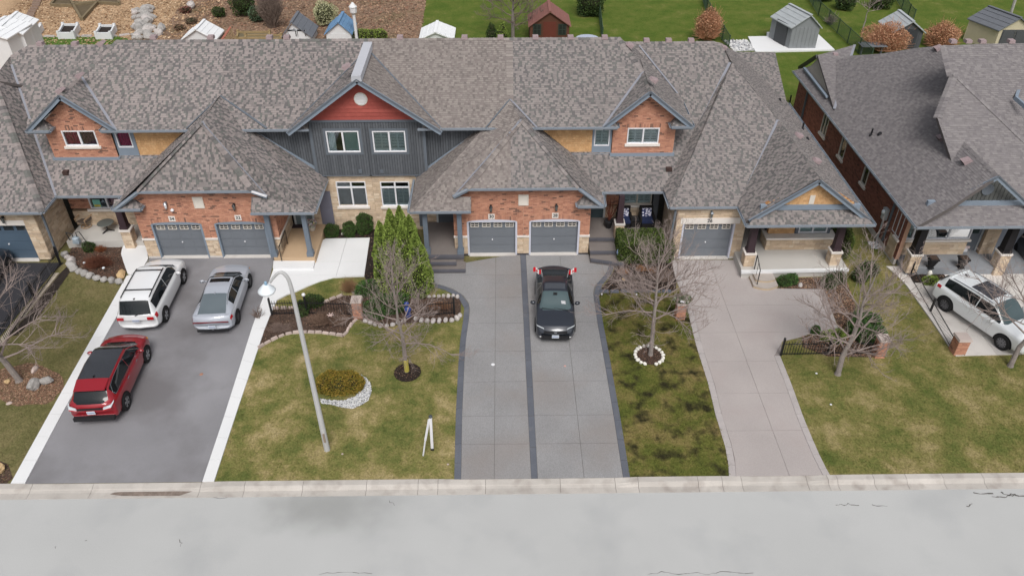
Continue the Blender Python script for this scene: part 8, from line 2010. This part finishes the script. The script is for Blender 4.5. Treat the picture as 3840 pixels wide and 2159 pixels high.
t = thing('patio_table', 'small round grey table on the left porch', 'table', at(406, 866, .4)); b = MB(); b.lathe([(.40, .50), (.42, .515), (.40, .53)], (0, 0, 0), 18); b.build('tabletop', mat('grey_table', srgb(96, 100, 96), .4, .05), t, local=True); b = MB(); b.tube([(0, 0, .06), (0, 0, .5)], .035, 6); b.build('pedestal', M_black, t, local=True)
for k in range(3): b = MB(); a = k*2.1; b.bar((0, 0, .1), (.34*math.cos(a), .34*math.sin(a), .02), .05, .04); b.build('leg', M_black, t, local=True)
t = thing('gas_meter', 'grey gas meter with black pipes at the left porch step', 'meter', at(300, 935, 0)); q = Vector((0, 0, 0)); b = MB(); b.lathe([(.11, .48), (.17, .52), (.18, .72), (.12, .78)], (0, 0, 0), 12); b.box(-.16, .16, -.12, .12, .42, .55); b.build('meter_body', mat('meter_grey', srgb(160, 176, 188), .4, .05), t, local=True)
b = MB(); b.tube([(-.1, 0, .75), (-.1, 0, .95), (-.45, .1, 1.0), (-.5, .3, .2)], .028, 6); b.tube([(.1, 0, .75), (.12, 0, 1.05), (.28, .05, 1.06), (.45, .1, .3), (.46, .1, -.02)], .025, 6); b.build('pipe', mat('pipe_grey', srgb(70, 70, 70), .5, .05), t, local=True)
M_navy = mat('navy_cushion', srgb(34, 46, 82), .9, .1, 10); M_wick = mat('black_wicker', (.014, .013, .013), .8, .1); M_pat = mat('patterned_pillow', srgb(206, 208, 222), .9, .05); 
def pattern(m):
    t = m.node_tree; b = t.nodes['Principled BSDF']; N = t.nodes.new; v = N('ShaderNodeTexVoronoi'); v.inputs['Scale'].default_value = 9; tc = N('ShaderNodeTexCoord'); t.links.new(tc.outputs['Object'], v.inputs['Vector'])
    mr = N('ShaderNodeValToRGB'); mr.color_ramp.interpolation = 'CONSTANT'; mr.color_ramp.elements[0].color = (.62, .62, .72, 1); mr.color_ramp.elements[1].color = (.03, .04, .12, 1); mr.color_ramp.elements[1].position = .5; t.links.new(v.outputs['Distance'], mr.inputs[0]); t.links.new(mr.outputs[0], b.inputs['Base Color'])
pattern(M_pat)
def armchair(label, p, z):
    q = aty(p[0], p[1], 35.25); t = thing('armchair', label, 'armchair', (q.x, 35.25, z), group='navy armchairs on the porch of number 28')
    b = MB(); b.box(-.36, .36, -.36, .36, .05, .30); b.build('frame', M_wick, t, local=True); b = MB(); b.box(-.30, .30, -.38, .28, .30, .44); b.build('seat_cushion', M_navy, t, local=True)
    b = MB(); b.hexa([(-.36, .28, .3), (.36, .28, .3), (.36, .38, .3), (-.36, .38, .3), (-.36, .36, .92), (.36, .36, .92), (.36, .46, .92), (-.36, .46, .92)]); b.build('backrest', M_wick, t, local=True)
    for sx in (-1, 1): b = MB(); b.box(min(sx*.30, sx*.40), max(sx*.30, sx*.40), -.36, .34, .1, .60); b.build('arm', M_wick, t, local=True)
    b = MB(); b.hexa([(-.25, .12, .44), (.25, .12, .44), (.25, .24, .44), (-.25, .24, .44), (-.25, .22, .84), (.25, .22, .84), (.25, .32, .84), (-.25, .32, .84)]); b.build('pillow', M_pat, t, local=True)
armchair('navy armchair with patterned pillow beside the plum column', (2340, 820), .62); armchair('navy armchair with patterned pillow beside the dark panelled wall', (2425, 820), .62)
q = aty(2383, 822, 35.2); t = thing('side_table', 'low black table between the two navy armchairs', 'table', (q.x, 35.2, .62)); b = MB(); b.box(-.24, .24, -.25, .25, .40, .45); b.build('tabletop', M_plast, t, local=True); b = MB(); b.box(-.2, .2, -.2, .2, 0, .40); b.build('base', M_wick, t, local=True)
q = aty(2283, 830, 35.0); t = thing('potted_plant', 'dark urn of rust coloured dried stems by the door of number 28', 'plant', (q.x, 35.0, .62)); b = MB(); b.lathe([(.14, 0), (.2, .25), (.24, .42), (.22, .46)], (0, 0, 0), 10); b.build('urn', M_plast, t, local=True)
b = MB(); rg = np.random.default_rng(4); twigs(b, (0, 0, .4), [(rg.normal()*.2, rg.normal()*.12, 1.1+rg.random()*.6) for _ in range(26)], .016, .01, rg); b.build('dried_stems', mat('rust_stem', srgb(116, 60, 44), .9, .2), t, local=True)
q = aty(1178, 862, 34.6); t = thing('flower_basket', 'basket of white and pink flowers on the tan porch', 'plant', at(1172, 862, .36)); b = MB(); b.lathe([(.14, 0), (.2, .22), (.19, .24)], (0, 0, 0), 10); b.build('basket', M_cream, t, local=True)
rg = np.random.default_rng(6); P, d = ellipsoid(160, rng, (0, 0, .42), (.30, .26, .22)); link('blooms', tri_mesh('blooms', leaves(P, .11, rg), [M_white, mat('pink_petal', srgb(226, 170, 180)), mat('yellow_petal', srgb(226, 214, 150)), mat('sage_leaf', srgb(150, 164, 130))], rg.choice(4, 160, p=[.5, .2, .1, .2])), t)
q = at(1122, 846, .362); b = MB(); b.box(q.x-.35, q.x+.5, q.y-.25, q.y+.2, .362, .375); tag(set_origin(b.build('door_mat', mat('dark_mat', srgb(70, 58, 62), .95, .2, 12))), 'dark patterned mat at the entry of the tan porch', 'mat')
for p, lb in (((1680, 1210), 'black tapered urn planter nearer the left porch pier of the separate house'), ((1975, 1205), 'black tapered urn planter above the tail of the pearl white crossover')):
    q = at(2840+p[0]/2.576, 520+1262/2.576, .42); t = thing('planter', lb, 'planter', (q.x, q.y+.15, .42), group='urn planters on the porch of the separate house'); qd = lambda w_, z: [(-w_, -w_, z), (w_, -w_, z), (w_, w_, z), (-w_, w_, z)]
    b = MB(); b.hexa(qd(.14, 0)+qd(.14, .06)); b.hexa(qd(.09, .06)+qd(.2, .52)); b.hexa(qd(.23, .52)+qd(.23, .60)); b.build('urn', M_plast, t, local=True); b = MB(); b.hexa(qd(.19, .58)+qd(.17, .63)); b.build('soil', M_mulch, t, local=True)
q = at(3612, 938, .42); t = thing('parcel', 'pile of white parcels by the entry of the separate house', 'parcel', q); b = MB(); b.box(-.2, .12, -.15, .15, 0, .16); b.build('box', M_white, t, local=True); b = MB(); b.box(-.05, .22, -.1, .16, .16, .28); b.build('upper_box', mat('pinkish_parcel', srgb(226, 206, 204)), t, local=True)
# electric meter on the brick side wall
qa, qb = atx(2840+1238/2.576, 520+720/2.576, xs24-.1), atx(2840+1165/2.576, 520+990/2.576, xs24-.1); t = thing('electric_meter', 'pale grey electric meter with conduit on the brick side wall', 'meter', (xs24-.1, qa.y, 0))
b = MB(); b.box(xs24-.2, xs24-.01, qa.y-.17, qa.y+.17, qa.z-.35, qa.z+.28); b.build('meter_box', mat('pale_meter', srgb(176, 182, 186), .5, .08), t); b = MB(); b.lathe([(.11, -.08), (.12, .04), (.05, .10)], (xs24-.2, qa.y, qa.z+.1), 10); b.build('dial', M_lamp, t); b = MB(); b.tube([(xs24-.1, qa.y, qa.z-.3), (xs24-.1, qa.y, .05)], .05, 7); b.build('conduit', mat('conduit', srgb(166, 172, 178), .5), t)

# back garden buildings --------------------------------------------------------
M_shw = mat('white_vinyl', srgb(228, 230, 232, .84), .6, .04, 2); M_shg = mat('grey_plank_siding', srgb(138, 142, 146, .84), .7, .06, 2); M_shb = mat('brown_plank', srgb(100, 60, 44, .86), .8, .1, 2); M_shdk = mat('charcoal_plank', srgb(82, 84, 88, .84), .7, .06, 2); M_sht = mat('tan_vinyl', srgb(206, 194, 164, .84), .6, .05, 2)
M_rfr = mat('red_brown_shingle', srgb(146, 96, 88, .84), .9, .12, 6, .12, 20); M_rfg = mat('pale_grey_roof', srgb(178, 184, 188, .84), .7, .07, 3); M_rfd = mat('slate_roof', srgb(112, 116, 124, .84), .8, .1, 4); M_rfb = mat('blue_tarp_roof', srgb(106, 148, 190, .84), .8, .16, 1.6); M_rfw = mat('white_roof', srgb(236, 238, 240, .9), .5, .03, 2)
def shed(label, pl_, pr_, pyE, Y, D, rise, wm, rm, skew=0.0, over=.14, doors=None, wins=(), name='garden_shed', planks=True, apex=None, zg=0.0, roofmat2=None):
    """gable end faces the street; pl_, pr_: picture x of the front eave corners at height pyE"""
    A, C = aty(pl_, pyE, Y), aty(pr_, pyE, Y); x0, x1, ze = A.x+over, C.x-over, A.z; xc = (x0+x1)/2 if apex is None else aty(apex, pyE, Y).x
    t = thing(name, label, 'shed', ((x0+x1)/2, Y, zg)); sk = Vector((skew, D, 0)); F = front(Y)
    b = MB(); base = [(x0, Y, zg), (x1, Y, zg)]; 
    def wall_planks(nm, P, n, back):
        b = MB(); b.prism(P, back); w_ = b.build(nm, wm, t)
    wall_planks('front_wall', [(x0, Y, zg), (x1, Y, zg), (x1, Y, ze), (xc, Y, ze+rise*.93), (x0, Y, ze)], 0, Vector((0, .06, 0)))
    for x, s_ in ((x0, 1), (x1, -1)): b = MB(); b.prism([Vector((x, Y+.03, zg)), Vector((x, Y+.03, ze)), Vector((x, Y, ze))+sk, Vector((x, Y, zg))+sk], (s_*.06, 0, 0)); b.build('side_wall', wm, t)
    b = MB(); b.prism([Vector((x0, Y, zg))+sk, Vector((x0, Y, ze))+sk, Vector((x1, Y, ze))+sk, Vector((x1, Y, zg))+sk], (0, -.05, 0)); b.build('rear_wall', wm, t)
    if planks:
        b = MB(); n = max(4, int((x1-x0)/.3))
        for k in range(n): u0, u1 = x0+(x1-x0)*k/n+.02, x0+(x1-x0)*(k+1)/n-.02; fbox(b, F, u0, u1, zg+.05, ze-.02, .0, .022)
        b.build('plank', wm, t, kind='stuff')
    r = rise/(x1-x0)*2; fo = Vector((0, -.18, 0)); bo = sk+Vector((0, .15, 0))
    for s_, xe in ((-1, x0-over), (1, x1+over)):
        E_, R2 = Vector((xe, Y, ze-.02-over*r*.6)), Vector((xc, Y, ze+rise)); P = [E_+fo, R2+fo, R2+bo, E_+bo]
        b = MB(); b.prism(P if s_ < 0 else P[::-1], (0, 0, .08)); rp = b.build('roof_panel', rm if s_ < 0 or roofmat2 is None else roofmat2, t)
        b = MB(); n = 4
        for k in range(1, n): a, c = P[0].lerp(P[1], k/n), P[3].lerp(P[2], k/n); b.bar(a+Vector((0, 0, .09)), c+Vector((0, 0, .09)), .05, .02)
        b.build('roof_seam', rm, rp, kind='stuff')
    b = MB(); b.bar(Vector((xc, Y-.2, ze+rise+.09)), Vector((xc, Y+.15, ze+rise+.09))+sk, .24, .05); b.build('ridge_cap', rm, t)
    for (a, c, z0, z1, m) in (doors or []):
        u0, u1 = x0+(x1-x0)*a, x0+(x1-x0)*c; b = MB(); fbox(b, F, u0, u1, zg+z0, zg+z1, .0, .05); d_ = b.build('door', m, t); b = MB(); fbox(b, F, u0+.08, u1-.08, zg+z0+.1, zg+z1-.1, .05, .065); b.build('door_panel', m, d_)
    for (a, c, z0, z1, fm, gm) in wins:
        u0, u1 = x0+(x1-x0)*a, x0+(x1-x0)*c; b = MB(); fbox(b, F, u0-.08, u1+.08, z0-.08, z1+.08, .0, .05); d_ = b.build('window', fm, t); b = MB()
        for i in (0, 1):
            for j in (0, 1): um, zm = (u0+u1)/2, (z0+z1)/2; fbox(b, F, (u0, um+.03)[i], (um-.03, u1)[i], (z0, zm+.03)[j], (zm-.03, z1)[j], .05, .06)
        b.build('pane', gm, d_)
    return t, x0, x1, ze
M_shut = mat('dark_green_shutter', srgb(46, 58, 50), .7, .1)
Ybr = 64.6; t, x0, x1, ze = shed('brown wooden garden shed with red shingle roof and small skylight', 1981, 2142, 98, Ybr, 2.7, 1.15, M_shb, M_rfr, doors=[(.34, .66, .05, 1.75, mat('red_brown_door', srgb(106, 50, 38), .7, .1))], wins=[(.10, .26, .75, 1.5, M_shut, M_glass_dk), (.74, .90, .75, 1.5, M_shut, M_glass_dk)])
q = aty(1900+367/2.576, 135/2.576, Ybr+1.3); b = MB(); b.box(q.x-.22, q.x+.22, q.y-.3, q.y+.3, q.z-.25, q.z+.02); b.build('skylight', mat('skylight_pane', srgb(160, 180, 196), .1, .05, spec=.8), t)
g_ = at(2955, 186); t, x0, x1, ze = shed('grey plastic garden shed on the white concrete pad', 2966, 3082, 103, g_.y, 2.6, .95, M_shg, M_rfg, skew=-.9, apex=3030); 
b = MB(); fbox(b, Fr((x0-.02, g_.y, 0), (-.9, 2.6, 0), (-1, -.35, 0)), .5, 2.0, .1, 1.9, 0, .05); b.build('side_door', M_shdk, t)
shed('dark grey garden shed between two rust coloured bushes', 3342, 3470, 122, 62.6, 2.6, .85, M_shdk, M_rfg, doors=[(.42, .82, .05, 1.65, mat('deep_charcoal_door', srgb(58, 60, 64), .6))], wins=[(.52, .74, 1.0, 1.45, M_shdk, M_glass_dk)], apex=3410)
t, x0, x1, ze = shed('tan garden shed with slate roof and dark double doors', 3742, 3880, 113, 62.2, 2.7, .95, M_sht, M_rfd, skew=-1.1, doors=[(.10, .50, .05, 1.7, M_shdk), (.51, .92, .05, 1.7, M_shdk)], wins=[(.15, .45, 1.0, 1.45, M_shdk, M_glass_dk), (.56, .87, 1.0, 1.45, M_shdk, M_glass_dk)], apex=3808)
shed('white vinyl garden shed with white roof at the lawn edge', 1570, 1704, 147, 65.0, 2.6, .55, M_shw, M_rfw, apex=1634, over=.2)
t, x0, x1, ze = shed('white garden shed with slate roof and arched double doors', 1056, 1172, 138, 64.6, 2.5, 1.15, M_shw, M_rfd, doors=[(.18, .50, .05, 1.2, M_shw), (.52, .84, .05, 1.2, M_shw)], wins=[(.23, .46, .75, 1.15, M_rfd, M_glass_dk), (.57, .80, .75, 1.15, M_rfd, M_glass_dk)], apex=1103)
q = aty(1103, 113, 64.6); b = MB(); b.prism([(q.x-.22, 64.57, q.z-.08), (q.x+.22, 64.57, q.z-.08), (q.x, 64.57, q.z+.14)], (0, -.04, 0)); b.build('gable_vent', M_shg, t)
shed('white garden shed under a faded blue roof with a smaller blue porch gable', 1216, 1322, 126, 65.0, 2.4, .9, M_shw, M_rfb, apex=1274)
shed('low white shed with ribbed white roof behind the red railing', 676, 812, 150, 65.0, 2.2, .85, M_shw, M_rfw, apex=745, planks=False)
# white shed at far left
t, x0, x1, ze = shed('large white garden shed cut off by the left edge', -150, 32, 146, 56.0, 3.0, .5, M_shw, M_rfw, skew=.2, apex=-60, planks=False); 
shed('white garden shed with a low white roof beside the green lawn strip', -60, 92, 128, 57.5, 3.0, .55, M_shw, M_rfw, skew=-.4, planks=False, apex=18)
# planters, pad, lamp, railing
def planter(label, p0, p1, p2, p3, h, m, soil, group=None, name='raised_planter', wall=.14):
    P = [at(*p, h) for p in (p0, p1, p2, p3)]; t = thing(name, label, 'planter', (sum(p.x for p in P)/4, sum(p.y for p in P)/4, 0), group=group)
    for i in range(4): a, c = P[i], P[(i+1) % 4]; b = MB(); b.bar(Vector((a.x, a.y, h/2)), Vector((c.x, c.y, h/2)), wall, h); b.build('side_board', m, t)
    for p in P: b = MB(); b.box(p.x-.10, p.x+.10, p.y-.10, p.y+.10, 0, h+.12); b.build('corner_post', m, t)
    b = MB(); b.face([(p.x, p.y, h*.7) for p in (P if area2([(p.x, p.y) for p in P]) > 0 else P[::-1])]); b.build('soil', soil, t)
for (a, lb) in ((((92, 120), (133, 120), (152, 92), (98, 92)), 'white raised planter nearest the white shed'), (((217, 122), (272, 122), (290, 90), (235, 90)), 'middle white raised planter on the wood chips'), (((358, 123), (412, 123), (428, 94), (375, 94)), 'right-hand white raised planter on the wood chips')): planter(lb, *a, .55, M_shw, M_mulchdk, 'white raised planters on the wood chips')
M_timber = mat('weathered_timber', srgb(128, 112, 84, .86), .9, .15, 2); M_timb2 = mat('yellowed_timber', srgb(158, 134, 92, .86), .9, .12, 2)
planter('long wooden planter box beside the red railing', (888, 140), (1010, 140), (1010, 118), (892, 118), .5, M_timb2, mat('planter_soil', srgb(110, 100, 76), .95, .2), wall=.16)
planter('long wooden planter behind the slate roofed white shed', (920, 143), (1054, 143), (1054, 130), (920, 130), .45, M_timb2, MATS['planter_soil'])
t = thing('raised_bed', 'star shaped raised bed of weathered timbers on the wood chips', 'planter', at(300, 40))
tim = [((192, 20), (272, 22)), ((192, 20), (216, -12)), ((272, 16), (360, 10)), ((360, 10), (448, 16)), ((448, 16), (440, -12)), ((264, 0), (306, 74)), ((308, 74), (366, 10)), ((366, 10), (385, -12)), ((272, 22), (366, 10))]
for a, c in tim: p, q = at(*a, .12), at(*c, .12); b = MB(); b.bar(p, q, .2, .3); b.build('timber', M_timber, t)
b = MB(); b.face([at(*p, .1) for p in ((266, 4), (366, 10), (307, 70))][::-1]); b.face([at(*p, .1) for p in ((196, 18), (266, 18), (258, -8), (214, -12))]); b.face([at(*p, .1) for p in ((368, 10), (446, 14), (440, -10), (386, -10))]); b.build('soil', mat('dark_bed_soil', srgb(98, 84, 62), .95, .2), t, kind='stuff')
for k, (x, y) in enumerate(((262, 214), (275, 186), (290, 157), (298, 138), (310, 113), (328, 86), (345, 58), (350, 36), (360, 12))):
    P = px(*[((x+dx)/2.576, (y+dy)/2.576) for dx, dy in ((-38, 10), (38, 8), (42, -9), (-34, -9))]); o = slab('stepping_stone', P, -.02, .10, mat('brown_step', srgb(136, 112, 96), .9, .1, 3)); tag(set_origin(o), ('lowest' if k == 0 else 'topmost' if k == 8 else ['second', 'third', 'fourth', 'fifth', 'sixth', 'seventh', 'eighth'][k-1])+' step of the garden path, counted from the white planter', 'step', 'stepping stones climbing the wood chips')
t = thing('rock_pile', 'cascade of stacked grey boulders dividing the two mulch areas', 'rock pile', at(540, 100)); rg = random.Random(5)
for k in range(62):
    u, v = rg.random(), rg.random(); X = 1285+u*180+(v*70 if u > .5 else v*30)-(20 if v > .6 else 0); Yp = 95+v*290
    if 1330 < X < 1400 and rg.random() < .2: continue
    r = rg.uniform(.25, .55)*(1.2 if 1340 < X < 1440 else .85); q = at(X/2.576, Yp/2.576); rock(None, None, (r, r*.75, r*.6), M_rg if rg.random() < .7 else M_rw, 0, 'boulder', rot=rg.uniform(0, 6), parent=t, pos=q)
rock('whitish boulder alone on the brown mulch', Y1(1850, 75), (.95, .4, .4), M_rw); rock('grey boulder at the right of the boulder cascade', Y1(1565, 295), (.6, .4, .4), M_rg); rock('white boulder at the foot of the boulder cascade', Y1(1535, 340), (.4, .35, .4), M_rw)
bk_ = ((1265, 335), (1180, 352), (1050, 355), (880, 355), (700, 356), (520, 358), (300, 356)); edging('pale stone edging between the wood chips and the green lawn strip', px(*[(x/2.576, (y)/2.576) for x, y in bk_]), M_rw, 1.0, .2, .12)
q = at(950+1003/2.576, 160); t = thing('garden_lamp', 'white garden lamp post beside the blue roofed shed', 'lamp', (q.x, q.y, 0)); b = MB(); b.tube([(q.x, q.y, 0), (q.x, q.y, 2.3)], .13, 8); b.build('post', M_shw, t); b = MB(); b.lathe([(.1, 2.3), (.28, 2.5), (.3, 2.9), (.34, 2.95), (.06, 3.3)], (q.x, q.y, 0), 8); b.build('lantern', M_shw, t)
q0, q1 = at(832, 150), at(868, 104, 1.1); t = thing('ramp_railing', 'salmon red railing with pale pickets beside the white ribbed shed', 'railing', q0); b = MB(); a, c = aty(833, 148, 64.8), aty(864, 102, 64.8); b.bar(a, c, .14, .14); b.build('rail', mat('salmon_rail', srgb(192, 118, 100), .7, .1), t)
for k in range(7): p = a.lerp(c, (k+1)/7); b = MB(); b.tube([p, Vector((p.x+.15, p.y, max(0, p.z-1.0)))], .04, 5); b.build('picket', M_timb2, t)
cp = px(*[(2840+x/2.576, y/2.576) for x, y in ((-92, 365), (90, 362), (90, 322), (320, 322), (560, 340), (590, 345), (745, 492), (-20, 512))]); o = slab('concrete_pad', cp, -.05, .10, M_conc); o['kind'] = 'structure'
q = at(1900+780/2.576, 360/2.576+8, .7); t = thing('round_table', 'round pale blue garden table behind the ridge', 'table', (q.x, q.y, 0)); b = MB(); b.lathe([(.95, .68), (1.0, .72), (.95, .78)], (q.x, q.y, 0), 18); b.build('tabletop', mat('pale_blue_top', srgb(176, 186, 206), .5, .05), t); b = MB(); b.lathe([(.9, .3), (.9, .68)], (q.x, q.y, 0), 18); b.build('skirt', M_rfd, t)
q = at(2840+1090/2.576, 525/2.576); t = thing('patio_table', 'grey slatted table top behind the separate house', 'table', (q.x, q.y, 0)); b = MB(); 
for k in range(5): b = MB(); b.box(q.x-1.0, q.x+1.0, q.y-.5+k*.22, q.y-.32+k*.22, .75, .80); b.build('slat', M_rfd, t)
for sx in (-1, 1): b = MB(); b.box(q.x+sx*.8-.05, q.x+sx*.8+.05, q.y-.1, q.y+.1, 0, .75); b.build('leg', M_rfd, t)
q = at(2840+2440/2.576, 165/2.576); t = thing('garden_pole', 'slanting grey pole behind the tan shed', 'pole', (q.x, q.y, 0)); b = MB(); b.tube([q, aty(2840+2480/2.576, 0, q.y)+Vector((.05, 0, .8))], .13, 7); b.build('shaft', M_rg, t)
# chain fences
def mesh_fence(label, pts, h=1.2, sp=2.4):
    P = [at(*p) for p in pts]; t = thing('chain_fence', label, 'fence', P[0], group='green wire fences between the back lawns'); m = mat('green_wire', srgb(60, 84, 62), .6, .1)
    for a, c in zip(P[:-1], P[1:]):
        n = max(1, round((c-a).length/sp))
        for k in range(n+1): p = a.lerp(c, k/n); b = MB(); b.tube([p, p+Vector((0, 0, h+.08))], .045, 6); b.build('post', m, t)
        for z in (.08, h): b = MB(); b.tube([a+Vector((0, 0, z)), c+Vector((0, 0, z))], .025, 5); b.build('rail', m, t)
        b = MB(); L_ = (c-a).length; k = 0.0
        while k < L_: p = a.lerp(c, k/L_); b.bar(p+Vector((0, 0, .08)), p+Vector((0, 0, h)), .012, .012, (1, 0, 0)); k += .11
        z = .15
        while z < h: b.bar(a+Vector((0, 0, z)), c+Vector((0, 0, z)), .012, .012); z += .11
        b.build('wire_mesh', m, t, kind='stuff')
mesh_fence('green wire fence between the brown shed lawn and the open lawn', ((2235, -20), (2258, 160))); mesh_fence('green wire fence running to the tall rust coloured bush', ((2625, -30), (2648, 50), (2730, 190))); mesh_fence('green wire fence passing the grey shed on its pad', ((3010, -40), (3068, 60), (3260, 240))); mesh_fence('green wire fence beside the round green bushes', ((3340, -30), (3402, 70), (3420, 90)))
# deck between the end house and the separate house
P = px((2925, 285), (2985, 283), (2962, 345), (2950, 335)); dk = thing('wooden_deck', 'pale wooden deck seen between the end house and the separate house', 'deck', (17.9, 45.5, 0))
for k in range(12): b = MB(); y = 44.2+k*.28; b.box(17.6, 19.7, y, y+.25, .35, .45); b.build('deck_board', mat('pale_deck_board', srgb(222, 190, 148, .86), .8, .08, 3, rnd=.06), dk)
b = MB(); b.box(17.7, 19.6, 44.3, 47.4, 0, .35); b.build('deck_base', M_timber, dk)
iron_fence('black deck railing behind the end house', [Vector((17.6, 49.6, 0)), Vector((19.4, 49.7, 0))], 1.5, [(Vector((19.4, 49.7, 0)), 1.6)], group='deck railings behind the houses')
# ---------------------------------------------------------------- close the houses
for H in (H36, H34, H32, H30, H28, H26, H24): H.finish(PALS)
